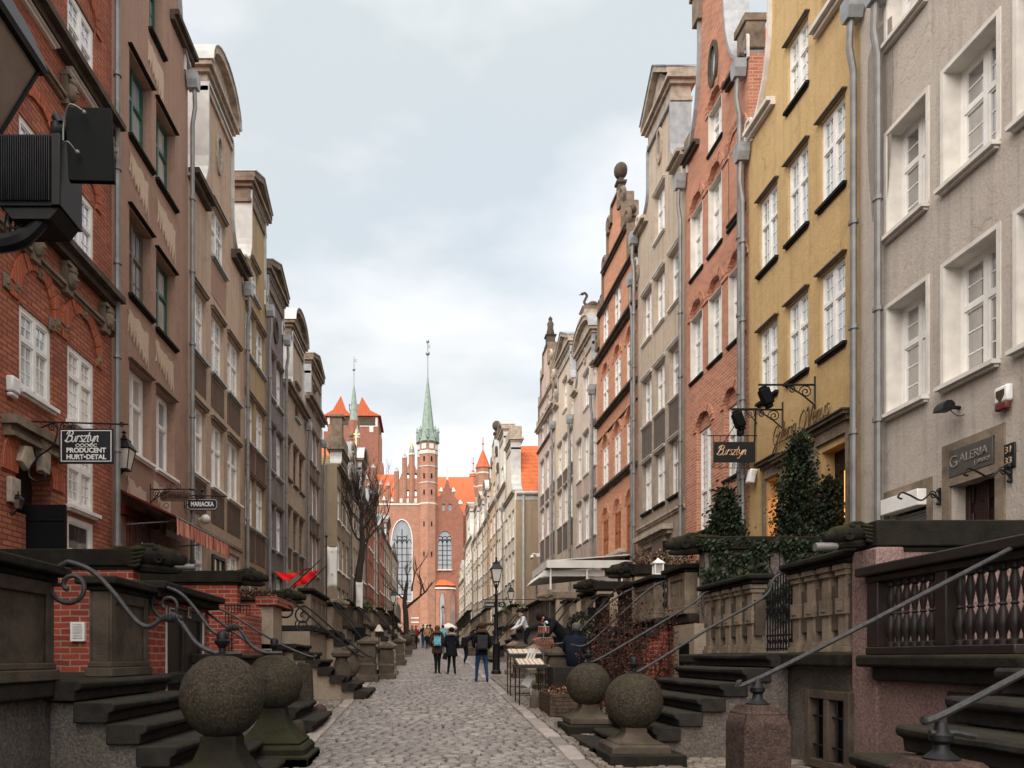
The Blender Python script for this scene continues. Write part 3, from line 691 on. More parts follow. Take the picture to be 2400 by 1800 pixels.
# ---------- right side ----------
P0, P1 = 7.6, fy('R', 2017)
gr = dict(r=.24, reveal='white_reveal', surround=.07, sillm='white_reveal', sd=.13, bars=(1, 3), glass='glass_dim', fw=.085, cas=True)
c1 = cl('R', (2080, 2172), (2214, 2338), (2386, 2520))
hR1, mR1 = house('R', 'grey_house', 'grey roughcast house with deep white window openings behind the pink terrace wall', P0, P1, 'plaster_grey',
    neck(P0, P1, 13.7, P0 + 1.3, P1 - 1.3, 15.2, 17), [
    dict(gr, c=c1, z=rz('R', 2079, 725, 975)), dict(gr, c=c1, z=rz('R', 2077, 321, 562)), dict(gr, c=c1, z=rz('R', 2079, -110, 110), glass='glass'),
    dict(gr, c=cl('R', (2088, 2172)), z=rz('R', 2088, 1178, 1330), r=.1, surround=.1, skip=True),
    dict(gr, c=cl('R', (2232, 2334)), z=rz('R', 2232, 1140, 1400), skip=True),
    ], pipe=[(P1 - .05, 13.3), (P1 - .75, 13.0)], coping='zinc')
S = MB(mR1); a, b = cl('R', (2085, 2174))[0]; z = fz('R', 2088, 1178)
S.box(a - .12, a, .002, .02, 3, z + .2); S.box(b, b + .12, .002, .02, 3, z + .2); S.box(a, b, .002, .022, z, z + .2); S.build('shutter_surround', 'stone_tan', hR1, smooth=False); S = MB(mR1)
a2, b2 = cl('R', (2230, 2336))[0]; z2 = fz('R', 2232, 1140); zt = fz('R', 2232, 1040)
S.box(a2 - .16, a2, .002, .03, 3, zt); S.box(b2, b2 + .16, .002, .03, 3, zt); S.box(a2, b2, .002, .032, zt - .12, zt); S.box(a2, b2, .002, .032, z2, z2 + .12)
S.build('door_surround', 'stone_tan', hR1, smooth=False)
S = MB(mR1); S.box(a, b, -.06, .16, z - .22, z + .04); S.build('shutter_box', 'white', hR1, bevel=.01)
S = MB(mR1)
for i in range(22): S.prism([(-.1, z - .25 - i * .055), (-.085, z - .275 - i * .055), (-.1, z - .3 - i * .055), (-.13, z - .3 - i * .055), (-.13, z - .25 - i * .055)], a, b, 'a')
S.build('roller_shutter', 'zinc_pale', hR1, smooth=False)
S = MB(mR1); S.box(a2, b2, -.28, -.24, 3, z2); S.box(a2, a2 + .1, -.24, -.2, 3, z2); S.box(b2 - .1, b2, -.24, -.2, 3, z2); S.box((a2 + b2) / 2 - .04, (a2 + b2) / 2 + .04, -.24, -.19, 3, z2)
for q in (3.3, 4.0): 
    for k in (0, 1): S.box(a2 + .16 + k * .55, a2 + .56 + k * .55, -.24, -.215, q, q + .55)
S.build('door', D('maroon_door', m_plain('blackish_maroon_door', (.028, .012, .01, 1), .45, .4)), hR1, bevel=.008)
# worn run stains below the gutter
S = MB(mR1); rnd = random.Random(5)
yy = P1 - .56; pts = [(yy - .32, 12.6), (yy + .1, 12.7), (yy + .33, 12.4), (yy + .36, 11.2), (yy + .3, 10.2), (yy + .2, 9.4), (yy + .12, 10.0), (yy + .02, 9.2), (yy - .1, 9.9), (yy - .2, 9.5), (yy - .3, 10.4), (yy - .36, 11.5)]
S.prism(pts, .003, .008, 'b'); D('damp_plaster', m_plaster('damp_plaster', (.36, .31, .27, 1), (.28, .24, .2, 1), 8, 13, streak=.6)); S.build('damp_stain', 'damp_plaster', hR1, smooth=False)

Q0, Q1 = P1, fy('R', 1755)
c2 = cl('R', (1780, 1822), (1846, 1894), (1922, 1981))
yw = dict(r=.05, hood=.012, hoodm='brown_frame', hd=.07, sillm='stone_dark', sd=.08, bars=(2, 3), fw=.06, glass='glass')
hR2, mR2 = house('R', 'yellow_house', 'mustard yellow house with a sweeping concave gable and script lettering over the doors', Q0, Q1, 'plaster_yellow',
    neck(Q0, Q1, 14.2, Q0 + 1.15, Q1 - 1.15, 16.2, 18.5), [
    dict(yw, c=c2, z=rz('R', 1923, 650, 842)), dict(yw, c=c2, z=rz('R', 1923, 292, 490)), dict(yw, c=c2[1:2], z=rz('R', 1833, 133, 280)),
    dict(yw, c=c2[2:], z=rz('R', 1923, -60, 60), skip=True),
    dict(yw, c=cl('R', (1799, 1825)), z=rz('R', 1799, 1128, 1400), skip=True), dict(yw, c=cl('R', (1925, 1982)), z=rz('R', 1925, 1062, 1400), skip=True),
    ], coping='white_reveal', pipe=[(Q1 - .02, fz('R', 1757, 370))], bands=[(14.1, .18, .2, 'white_reveal', (Q1 - 1.3, Q1 - .1)), (14.1, .18, .2, 'white_reveal', (Q0 + .1, Q0 + 1.4))])
for (ua, ub, vt, u) in ((1796, 1830, 1124, 1797), (1834, 1898, 1112, 1845), (1918, 1988, 1048, 1918)):
    S = MB(mR2); a, b = cl('R', (ua, ub))[0]; z = fz('R', u, vt)
    S.box(a - .1, a, .002, .06, 3.2, z + .02); S.box(b, b + .1, .002, .06, 3.2, z + .02); S.box(a, b, .002, .06, z, z + .22); S.box(a - .1, b + .1, .002, .1, z + .22, z + .3)
    o = S.build('door_surround', 'stone_tan', hR2, smooth=False)
    S = MB(mR2); z += .3; S.box(a - .16, b + .16, .002, .2, z, z + .07); S.box(a - .19, b + .19, .002, .23, z + .072, z + .1); S.build('door_cornice', 'stone_brown', o, smooth=False)
def glow():
    t = NT('lit_shop_interior'); t.col((0.75, 0.30, 0.07, 1)); t.rough(.6); t.b.inputs['Emission Color'].default_value = (1, .42, .1, 1); t.b.inputs['Emission Strength'].default_value = .55; return t.m
D('glow', glow())
for (ua, ub, u, vt, e, f, dz) in ((1799, 1825, 1799, 1128, .05, .5, .35), (1925, 1982, 1925, 1062, .06, .42, .45)):
    a, b = cl('R', (ua, ub))[0]; zt = fz('R', u, vt); S = MB(mR2); S.box(a, b, -.3, -.27, 3.2, zt); o = S.build('shop_doorway', 'dark_wood', hR2, smooth=False)
    S = MB(mR2); S.box(a + e, a + f, -.268, -.22, 3.2, zt - dz); S.build('lit_display', 'glow', o, smooth=False)

T0, T1 = Q1, fy('R', 1606)
ow = dict(r=.13, reveal='white_reveal', glass='glass', bars=(1, 3), sillm='stone_dark', sd=.05, fw=.06, arch=.42, ringw=.2, ringm='brick_orange', tym='brick_orange')
cL, cM, cR = cl('R', (1619, 1647), (1661, 1692), (1708, 1746))
hR3, mR3 = house('R', 'orange_brick_house', 'tall orange brick house with arched heads over narrow white windows and an oval gable niche', T0, T1, 'brick_orange',
    neck(T0, T1, 16.3, 19.2, 20.8, 19.0, 22), [
    dict(ow, c=[cL, cM, cR], z=rz('R', 1620, 753, 898)), dict(ow, c=[cL, cM, cR], z=rz('R', 1620, 509, 657)), dict(ow, c=[cM], z=rz('R', 1667, 262, 355)),
    dict(ow, c=cl('R', (1632, 1667)), z=rz('R', 1632, 1014, 1250), reveal=None, bars=(2, 5), tr=.4), dict(ow, c=cl('R', (1697, 1730)), z=rz('R', 1697, 960, 1127), reveal=None, bars=(2, 3)),
    dict(ow, c=[cR], z=rz('R', 1708, 365, 528)),
    ], pipe=[(T1 - .04, fz('R', 1606, 440)), (T0 + .15, fz('R', 1735, 200))], trim='stone_brown', bands=[(16.2, .16, .2, 'stone_brown', (T0 + .05, 19.0)), (16.2, .16, .2, 'stone_brown', (20.9, T1 - .05))])
oval(hR3, mR3, fy('R', 1674), fz('R', 1674, 150), .28, .62, 'stone_brown')
for bx_ in (((T0 + .02, T0 + .55, -.42, .05, 16.46, 17.1), (T0, T0 + .62, -.46, .1, 17.1, 17.3)), ((T1 - .5, T1 - .02, -.42, .05, 16.46, 17.0),), ((20.6, 21.2, -.6, .2, 20.4, 21.6), (20.5, 21.35, -.7, .3, 21.6, 21.85), (20.7, 21.1, -.6, .15, 19.6, 20.4))):
    S = MB(mR3)
    for q in bx_: S.box(*q)
    S.build('gable_block', 'stone_tan', hR3, bevel=.02)

U0, U1 = T1, fy('R', 1495)
c4 = cl('R', (1506, 1527), (1534, 1558), (1569, 1598))
bg = dict(r=.12, sillm='white_reveal', sd=.08, hood=.05, hoodm='white_reveal', hd=.06, bars=(1, 2))
hR4, mR4 = house('R', 'beige_house', 'beige house darkening to soot grey below with a triangular pediment and three window columns', U0, U1, 'plaster_beige',
    neck(U0, U1, 16.8, 23.1, 25.3, 17.7, 19.0), [
    dict(bg, c=c4[1:2], z=rz('R', 1535, 463, 572), bars=(2, 2)), dict(bg, c=c4, z=rz('R', 1506, 700, 811)), dict(bg, c=c4, z=rz('R', 1504, 900, 1006), panel=(fz('R', 1504, 1082), 'soot_grey')),
    dict(bg, c=c4, z=rz('R', 1504, 1092, 1208), bars=(2, 2), glass='glass_b', sillm='stone_dark'),
    ], ped=('tri', 23.1, 25.3, 19.8, 1.15), trim='stone_pale', pipe=[(U1 - .05, fz('R', 1495, 570))], bands=[(16.7, .2, .25, 'stone_pale', (U0 + .05, 23.0)), (16.7, .2, .25, 'stone_pale', (25.4, U1 - .05)), (fz('R', 1504, 1245), .14, .1, 'stone_pale')])
oval(hR4, mR4, 24.2, fz('R', 1545, 345), .26, .6, 'stone_pale')
S = MB(mR4); zq = fz('R', 1530, 1262); ya, yb = sorted((fy('R', 1575), fy('R', 1506))); S.box(ya, yb, .002, .16, zq - .12, zq); S.box(ya - .1, yb + .1, .002, .34, zq, zq + .16); S.box(ya + .4, yb - .4, .002, .12, zq - .3, zq - .12)
S.build('door_canopy', 'stone_pale', hR4, smooth=False)
shop_door(hR4, mR4, fy('R', 1560), fy('R', 1535), 3.3, zq - .35, mat='dark_wood', leaf=1)
S = MB(mR4); a, b = sorted((fy('R', 1538), fy('R', 1561))); S.box(a, b, .1, .15, fz('R', 1550, 1302), fz('R', 1550, 1262)); S.build('shop_signboard', 'brown_frame', hR4, smooth=False)

def scrolls(h, mp, pts, mat, r=.28):
    for (y, z, sg) in pts:
        S = MB(mp); path = [(y + sg * q[0], .0, z + q[2]) for q in spiral((0, 0, 0), r, r * .15, -math.pi / 2, 2.2 * math.pi, 18)]
        S.tube(path, .09, 6); S.box(y - .12, y + .12, -.3, .12, z - r - .1, z - r + .08); S.build('gable_scroll', mat, h)
def obelisk(h, mp, pts, mat='stone_brown'):
    for (y, z, k) in pts:
        S = MB(); c = mp(y, -.2, z); S.lathe([(.2 * k, 0), (.22 * k, .12 * k), (.15 * k, .2 * k), (.13 * k, .5 * k), (.2 * k, .56 * k), (.2 * k, .64 * k), (.1 * k, .7 * k), (.08 * k, .85 * k)], c, sq=4); S.ball((c[0], c[1], c[2] + 1.1 * k), .27 * k, 12, 8, (1, 1, 1.2)); S.build('finial', mat, h)
V0, V1 = U1, fy('R', 1400)
c5 = cl('R', (1412, 1426), (1439, 1455), (1467, 1488))
br = dict(r=.05, glass='glass', bars=(1, 3), sd=.05, fw=.05, arch=.5, ringw=.18, ringm='brick_bright', tym='brick_bright', sillm='stone_brown')
hR5, mR5 = house('R', 'ornate_brick_house', 'bright orange brick house with a scrolled stepped gable topped by a stone egg', V0, V1, 'brick_bright',
    stepped(V0, V1, [(1.0, 15.0), (.86, 16.4), (.62, 17.9), (.36, 19.2), (.16, 19.9)]), [
    dict(br, c=c5, z=rz('R', 1414, 886, 982)), dict(br, c=c5, z=rz('R', 1417, 1050, 1154)),
    dict(br, c=[c5[0], c5[1]], z=rz('R', 1425, 712, 795), arch=0), dict(br, c=c5, z=rz('R', 1416, 1220, 1330), frame='orange_wood', glass='glass_dim', deep=.3),
    ], ze=15.0, coping='stone_tan', bands=[(14.35, .2, .24, 'stone_brown'), (fz('R', 1402, 1004), .16, .2, 'stone_brown'), (fz('R', 1402, 1168), .16, .2, 'stone_brown'), (fz('R', 1402, 1040), .06, .06, 'stone_brown'), (16.3, .14, .16, 'stone_brown', (V0 + .45, V1 - .45)), (17.8, .14, .16, 'stone_brown', (V0 + 1.1, V1 - 1.1))], pipe=[(V0 + .2, 15.2)])
vc = (V0 + V1) / 2; vw = (V1 - V0) / 2
scrolls(hR5, mR5, [(vc + s_ * vw * f + s_ * .1, z, s_) for s_ in (-1, 1) for f, z in ((.78, 16.8), (.52, 18.25), (.28, 19.5), (.92, 15.5))], 'stone_tan', .34)
obelisk(hR5, mR5, [(vc, 19.95, 1.0), (V0 + .35, 16.45, .7), (V1 - .35, 16.45, .7), (vc - vw * .62 + .2, 17.95, .55), (vc + vw * .62 - .2, 17.95, .55)])
S = MB(mR5); a, b = sorted((fy('R', 1467), fy('R', 1433))); z = fz('R', 1455, 1300); S.box(a, b, .002, .12, z - 1.2, z); S.box(a - .1, b + .1, .002, .3, z, z + .14); S.box(a + .2, b - .2, .12, .16, z - .9, z - .2); S.build('door_surround', 'stone_pale', hR5, bevel=.01)

W0, W1 = V1, fy('R', 1345)
c6 = cl('R', (1352, 1363), (1368, 1380), (1386, 1398))
pk = dict(r=.1, bars=(1, 2), sillm='white_reveal', sd=.07, hood=.05, hoodm='white_reveal', hd=.05, fw=.055)
hR6, mR6 = house('R', 'swan_house', 'pale rose house with a stone swan on its curved gable', W0, W1, 'plaster_pinkish',
    neck(W0, W1, 14.7, 33.0, 36.0, 15.4, 16.2), [
    dict(pk, c=c6[1:2], z=rz('R', 1368, 884, 964)), dict(pk, c=c6, z=rz('R', 1352, 1042, 1134), panel=(fz('R', 1352, 1180), 'plaster_rose')), dict(pk, c=c6, z=rz('R', 1352, 1186, 1280), glass='glass_b'),
    ], ped=('arc', 33.0, 36.0, 16.4, .75), trim='stone_pale', pipe=[(W0 + .3, fz('R', 1396, 920))], bands=[(14.6, .18, .22, 'stone_pale', (W0 + .02, 33)), (14.6, .18, .22, 'stone_pale', (36, W1 - .02))])
oval(hR6, mR6, 34.5, 15.75, .22, .4, 'stone_pale')
S = MB(); bx, by, bz = mR6(34.4, -.2, 17.3); S.lathe([(.5, 0), (.5, .12), (.36, .2), (.34, .45), (.45, .55)], (bx, by, bz), sq=4); S.build('swan_pedestal', 'stone_pale', hR6)
S = MB(); bz += .55     # carved swan facing the street
S.ball((bx + .1, by, bz + .33), .36, 14, 9, (1.45, .8, .8)); S.tube(catmull([(bx + .45, by, bz + .3), (bx + .75, by, bz + .42), (bx + .98, by, bz + .6)], 4), [.2, .2, .18, .16, .14, .12, .1, .08, .03], 8)
S.tube(catmull([(bx - .25, by, bz + .38), (bx - .5, by, bz + .62), (bx - .38, by, bz + .95), (bx - .28, by, bz + 1.2), (bx - .45, by, bz + 1.42), (bx - .66, by, bz + 1.36)], 5), [.19] + [.11] * 18 + [.1] * 4 + [.1] * 3, 8); S.ball((bx - .66, by, bz + 1.35), .13, 9, 6, (1.2, 1, .9)); S.tube([(bx - .74, by, bz + 1.33), (bx - .95, by, bz + 1.24)], [.06, .02], 6)
for sg in (-1, 1): S.ball((bx + .2, by + sg * .24, bz + .42), .3, 10, 7, (1.3, .3, .75))
S.box(bx - .1, bx + .2, by - .2, by + .2, bz, bz + .15); S.v = [(bx + (v[0] - bx) * .55, by + (v[1] - by) * .55, bz + (v[2] - bz) * .55) for v in S.v]; S.build('swan_statue', 'stone_brown', hR6)

X0, X1 = W1, fy('R', 1302)
c7 = cl('R', (1307, 1317), (1320, 1330), (1333, 1342))
hR7, mR7 = house('R', 'cream_house', 'cream house with a tall pedimented neck gable and a dark gutter pipe', X0, X1, 'plaster_cream2',
    neck(X0, X1, 15.6, 37.5, 40.6, 16.4, 17.5), [
    dict(pk, c=cl('R', (1320, 1329)), z=rz('R', 1321, 896, 966)), dict(pk, c=c7, z=rz('R', 1307, 1049, 1122), panel=(fz('R', 1307, 1150), 'soot_grey')), dict(pk, c=c7, z=rz('R', 1307, 1158, 1240), panel=(fz('R', 1307, 1300), 'soot_grey'), glass='glass_b'),
    ], ped=('tri', 37.5, 40.6, 17.8, .95), trim='stone_pale', pipe=[(X0 + .2, fz('R', 1345, 985))], bands=[(15.5, .18, .22, 'stone_pale', (X0 + .02, 37.5)), (15.5, .18, .22, 'stone_pale', (40.6, X1 - .02))])
Y0, Y1 = X1, fy('R', 1261)
c8 = cl('R', (1267, 1275), (1279, 1287), (1291, 1299))
hR8, mR8 = house('R', 'statue_house', 'faded rose house with a tall stepped gable and a small statue at the tip', Y0, Y1, 'plaster_rose',
    stepped(Y0, Y1, [(1.0, 16.2), (.8, 17.4), (.55, 18.9), (.3, 20.2)]), [
    dict(pk, c=c8, z=rz('R', 1267, 985, 1052)), dict(pk, c=c8, z=rz('R', 1267, 1088, 1165), panel=(fz('R', 1267, 1190), 'soot_grey')), dict(pk, c=c8, z=rz('R', 1267, 1200, 1270), glass='glass_b', panel=(fz('R', 1267, 1320), 'soot_grey')),
    dict(pk, c=cl('R', (1282, 1290)), z=(16.3, 17.6)),
    ], ze=16.2, coping='stone_tan', pipe=[(Y0 + .1, fz('R', 1302, 1000))], bands=[(15.9, .22, .25, 'stone_pale'), (17.3, .12, .15, 'stone_pale', (Y0 + .7, Y1 - .7)), (fz('R', 1264, 1062), .12, .14, 'stone_tan')])
yc = (Y0 + Y1) / 2
scrolls(hR8, mR8, [(yc + s_ * 2.8 * f, z, s_) for s_ in (-1, 1) for f, z in ((.75, 17.85), (.5, 19.3), (.97, 16.5))], 'stone_pale', .3)
obelisk(hR8, mR8, [(Y0 + .35, 16.3, .8), (Y1 - .35, 16.3, .8)], 'stone_tan')
S = MB(); bx, by, bz = mR8(yc, -.25, 20.25); S.lathe([(.3, 0), (.34, .1), (.25, .2), (.25, .6), (.34, .7)], (bx, by, bz), sq=4); S.lathe([(.2, .7), (.24, .9), (.17, 1.2), (.2, 1.45), (.1, 1.62), (.13, 1.75), (.02, 1.9)], (bx, by, bz), 10); S.build('statue', 'stone_brown', hR8)

# ---------- farther houses ----------
def farhouse(side, name, label, y0, y1, off, wall, ze, zt, style, rows, ncol=3, frame='white', glass='glass', roof='tile', coping='zinc', ped=None, trim='stone_pale', gz=None, gw=True):
    w = (y1 - y0); cw_ = w * .23; cols = [(y0 + w * (i + .5) / ncol - cw_ / 2, y0 + w * (i + .5) / ncol + cw_ / 2) for i in range(ncol)]
    gb = G(y0) + 1.6; wins = []
    hh = (ze - gb - .5) / rows
    for k in range(rows): wins.append(dict(c=cols, z=(gb + .35 + k * hh, gb + .35 + k * hh + hh * .66), frame=frame, glass=('glass_b' if k == 0 else glass), bars=(1, 2), fw=.06))
    c = (y0 + y1) / 2
    if gw: wins.append(dict(c=[(c - cw_ / 2, c + cw_ / 2)], z=(ze + .3, min(ze + 1.7, zt - .5)), frame=frame, glass=glass, bars=(1, 2), fw=.06))
    if style == 'neck': gp = neck(y0, y1, ze, c - w * .24, c + w * .24, ze + (zt - ze) * .6, zt)
    elif style == 'step': gp = stepped(y0, y1, [(1, ze), (.75, ze + (zt - ze) * .4), (.48, ze + (zt - ze) * .72), (.24, zt)])
    else: gp = [(y1, ze), (c, zt), (y0, ze)]
    pd = (ped, c - w * .24, c + w * .24, zt, .8) if ped else None
    h, mp = house(side, name, label, y0, y1, wall, gp, wins, off=off, ze=ze, far=True, coping=coping, roof=roof, ped=pd, trim=trim, pipe=[(y1 - .15, ze - .3)], bands=[(ze - .15, .2, .22, trim)], roofk=1.25)
    return h, mp
def offL(y, x): return x - (-6.8 + .0277 * y)
LF = [('tan_house', 'tan house with a dentilled cornice and mossy yellow tiles on its side roof', 41.0, 46.3, .75, 'plaster_tan', 12.4, 13.7, 'neck', 3, 'flat', 'tile_moss'),
      ('stone_trimmed_house', 'narrow house with weathered carved stone trim just past the mossy tiled roof', 46.3, 50.6, .8, 'plaster_sand', 12.9, 15.6, 'step', 3, None, 'tile'),
      ('zinc_gabled_house', 'house with a pale zinc faced gable side near the bare tree', 50.6, 55.4, .8, 'plaster_umber', 13.2, 15.6, 'neck', 3, 'arc', 'tile'),
      ('narrow_brick_house', 'narrow red brick house behind the bare tree trunk', 55.4, 60, .95, 'brick_left', 13.0, 14.8, 'tri', 3, None, 'tile'),
      ('weathered_house', 'weathered pale house with white windows behind the long white banner', 60, 66, .7, 'plaster_cream2', 13.0, 15.0, 'neck', 3, 'tri', 'tile'),
      ('second_brick_house', 'brick house with tall white windows halfway between the bare tree and the church', 66, 72, .8, 'brick_left', 13.4, 15.0, 'tri', 3, None, 'tile'),
      ('tawny_house', 'tawny house next before the last one on the church side', 72, 80, .75, 'plaster_tan', 13.4, 15.3, 'neck', 3, 'tri', 'tile'),
      ('end_house', 'last house before the church wall, beyond the small street lamp', 80, 90, .8, 'plaster_sand', 13.4, 15.0, 'tri', 3, None, 'tile')]
for i, (n, lb, a, b, of, wl, ze, zt, st, rw, pd, rf) in enumerate(LF):
    h, mp = farhouse('L', n, lb, a, b, of, wl, ze, zt, st, rw, roof=rf, ped=pd, coping='zinc_pale' if i in (0, 2) else 'zinc', trim='stone_tan')
    if i == 0:
        S = MB(mp); S.box(a + 1.35, a + 2.0, -.5, .1, 14.5, 15.45); S.box(a + 1.25, a + 2.1, -.6, .2, 15.45, 15.6); S.build('chimney_block', 'stone_tan', h, bevel=.02)
    if i == 1:
        scrolls(h, mp, [(a + .55, 13.3, -1), (a + 1.0, 14.5, -1), (a + 1.55, 15.3, -1)], 'stone_tan', .35); obelisk(h, mp, [((a + b) / 2, 15.6, .6)], 'stone_tan')
RT = lambda y, off: off
RF = [('red_roofed_house', 'ivory house whose side shows a bare tan wall under a steep red tiled roof', 48.0, 53.1, 'plaster_ivory', 12.5, 16.3, 'neck', 3, 'flat', 5.75),
      ('pedimented_house', 'ivory house with a tall metal capped pediment next past the red roof', 53.1, 58.4, 'plaster_ivory', 14.3, 18.6, 'neck', 4, 'tri', 5.8),
      ('finial_house', 'apricot house with a dark scrolled stepped gable and round finial', 58.4, 65.5, 'plaster_apricot', 14.6, 19.6, 'step', 4, None, 5.75),
      ('low_gabled_house', 'slim apricot house beyond the dark scrolled gable', 65.5, 69.5, 'plaster_apricot', 14.2, 16.8, 'neck', 4, 'arc', 5.6),
      ('white_gabled_house', 'slim white gabled house against the red church roof', 69.5, 75.5, 'plaster_ivory', 14.2, 17.0, 'neck', 4, 'tri', 5.5),
      ('small_tower_house', 'yellowish house with a square gable block against the church roof', 75.5, 82, 'plaster_cream2', 14.4, 17.6, 'neck', 4, 'flat', 5.4),
      ('tall_white_house', 'tall white house with pale blue gable cap before the church brickwork', 82, 92, 'plaster_ivory', 15.2, 19.0, 'neck', 4, 'tri', 5.1),
      ('last_yellow_house', 'yellowish last house of the row, nearest the church window', 92, 102, 'plaster_cream2', 11.5, 14.2, 'step', 3, None, 4.75)]
for i, (n, lb, a, b, wl, ze, zt, st, rw, pd, x) in enumerate(RF):
    off = fx('R', (a + b) / 2) - x
    h, mp = farhouse('R', n, lb, a, b, off, wl, ze, zt, st, rw, ped=pd, trim='stone_pale', coping='zinc_pale', roof='tile', gw=(i != 0))
    if i == 0:
        S = MB(mp); S.box(a - .03, a + .01, -8, -.05, 3, 11.9); S.build('side_wall', 'plaster_tan', h, smooth=False)
        S = MB(mp); S.tube([(a - .15, -8, 12.32), (a - .15, -.1, 12.32)], .13, 8); S.tube([(a - .12, -.55, 12.3), (a - .12, -.55, 3)], .08, 8); S.box(a - .06, a, -8, -.1, 11.9, 12.35); S.build('gutter', 'zinc_pale', h)
    if i == 2:
        c = (a + b) / 2; ww = (b - a) / 2
        scrolls(h, mp, [(c + s_ * ww * f, z, s_) for s_ in (-1, 1) for f, z in ((.72, 16.9), (.45, 18.5), (.95, 15.0))], 'stone_brown', .5); obelisk(h, mp, [(c, 19.65, 1.3)])
# the street goes on behind the viewer: nearest neighbours, so that light falls as in a closed street
for sd, nm, lb, wl, y0, y1 in (('L', 'neighbour_house', 'brown neighbour house joined to the near side of the red brick house', 'plaster_brown', 2.0, 9.9), ('R', 'neighbour_house', 'grey neighbour house joined to the near side of the grey roughcast house', 'plaster_grey', -1.0, 7.6),
                       ('L', 'neighbour_house', 'ochre house behind the viewpoint facing the sand one', 'plaster_ochre_old', -7, 2.0), ('R', 'neighbour_house', 'sand house behind the viewpoint facing the ochre one', 'plaster_sand', -9, -1.0)):
    farhouse(sd, nm, lb, y0, y1, -.02, wl, 13.5, 17, 'neck', 3)
# ======================= GROUND =======================
g = MB()
ys = [-40, -10, 0, 5, 10, 20, 30, 45, 60, 80, 100, 128, 180, 900]
for i in range(len(ys) - 1):
    a, b = ys[i], ys[i + 1]
    g.add([(-400, a, G(a) - .04), (400, a, G(a) - .04), (400, b, G(b) - .04), (-400, b, G(b) - .04)], [(0, 1, 2, 3)])
D('earth', m_stone('packed_joint_soil', (0.022, 0.019, 0.017, 1), 0.0, scale=8))
struct(g.build('ground', 'earth', smooth=False))
def sett_material(name, c, gloss):
    t = NT(name); p = t.pos(); n = t.noise(p, 5.5, 3); n2 = t.noise(p, 1.0, 4); oi = t.noise(t.scalev(p, 9, 9, 9), 1.0, 1)
    ri = t.n('ShaderNodeNewGeometry').outputs['Random Per Island']
    col = t.ramp(t.math('ADD', t.math('MULTIPLY', n, .45), t.math('MULTIPLY', ri, .55)), .2, .85, tuple(x * .5 for x in c[:3]) + (1,), tuple(x * 1.35 for x in c[:3]) + (1,))
    col = t.mix(t.ramp(n2, .45, .7), col, tuple(x * .7 for x in c[:3]) + (1,))
    t.col(col); t.rough(gloss, .4); t.bump(t.noise(p, 45, 4, .7), .5, .008); return t.m
D('sett', sett_material('worn_granite_setts', (0.215, 0.188, 0.172, 1), .32))
D('sett2', sett_material('rough_side_cobbles', (0.19, 0.158, 0.13, 1), .65))
D('kerb', sett_material('flat_kerb_slabs', (0.32, 0.275, 0.245, 1), .5))
rnd = random.Random(11)
def stone(mb, x0, x1, y0, y1, zf, h, j, lo=-.04):
    """one rounded sett: a small domed cushion"""
    rx = lambda k: rnd.uniform(-k, k)
    c = [(x0 + rx(j), y0 + rx(j)), (x1 + rx(j), y0 + rx(j)), (x1 + rx(j), y1 + rx(j)), (x0 + rx(j), y1 + rx(j))]
    cx = sum(p[0] for p in c) / 4; cy = sum(p[1] for p in c) / 4; tx, ty = rx(.05), rx(.05); dz = rx(.006)
    rings = []
    for (k, z) in ((1.0, lo), (1.0, h * .45), (.86, h * .88), (.5, h)):
        r_ = []
        for i in range(4):
            p, q = c[i], c[(i + 1) % 4]
            for t in (.12, .88):
                X = p[0] + (q[0] - p[0]) * t; Y = p[1] + (q[1] - p[1]) * t
                X = cx + (X - cx) * k; Y = cy + (Y - cy) * k
                r_.append((X, Y, zf(Y) + z + ((X - cx) * tx + (Y - cy) * ty + dz if z > 0 else 0)))
        rings.append(r_)
    vs = [v for r_ in rings for v in r_]; fs = []
    for a in range(3):
        for i in range(8): fs.append((a * 8 + i, a * 8 + (i + 1) % 8, (a + 1) * 8 + (i + 1) % 8, (a + 1) * 8 + i))
    fs.append(tuple(24 + i for i in range(8))); mb.add(vs, fs)
XL, XR = -1.58, 1.80
road = MB(); y = 6.6; row = 0
while y < 34:
    d = rnd.uniform(.105, .14) * (1 + max(0, y - 16) * .02); x = XL + rnd.uniform(-.1, 0)
    while x < XR - .02:
        wd = rnd.uniform(.12, .24) * (1 + max(0, y - 18) * .012); x1 = min(x + wd, XR); x1 = XR if XR - x1 < .07 else x1
        if x1 > XL + .05: stone(road, max(x, XL) + .013, x1 - .013, y + .011, y + d - .011, G, rnd.uniform(.014, .028), .008)
        x = x1
    y += d
struct(road.build('cobbled_road', 'sett', ang=None, recalc=False))
def far_setts():
    t = NT('distant_setts'); v = t.n('ShaderNodeTexBrick'); p = t.pos(); t.l(p, v.inputs['Vector']); v.inputs['Scale'].default_value = 1
    v.inputs['Brick Width'].default_value = .2; v.inputs['Row Height'].default_value = .16; v.inputs['Mortar Size'].default_value = .014
    v.inputs['Color1'].default_value = (.34, .285, .255, 1); v.inputs['Color2'].default_value = (.25, .21, .185, 1); v.inputs['Mortar'].default_value = (.04, .034, .03, 1)
    n = t.noise(p, 1.3, 4); t.col(t.mix(t.ramp(n, .4, .75), v.outputs['Color'], (.13, .11, .095, 1))); t.rough(.6, .35); t.bump(v.outputs['Fac'], .6, .02); return t.m
D('sett_far', far_setts())
fr = MB()
fr.add([(XL, 34, G(34) + .012), (XR, 34, G(34) + .012), (XR, 70, G(70) + .012), (XL, 70, G(70) + .012)], [(0, 1, 2, 3)])
fr.add([(XL - .4, 70, G(70) + .012), (XR + .2, 70, G(70) + .012), (XR + 3, 128, G(128) + .012), (XL - 6, 128, G(128) + .012)], [(0, 1, 2, 3)])
struct(fr.build('cobbled_road_far', 'sett_far', smooth=False))
kb = MB()
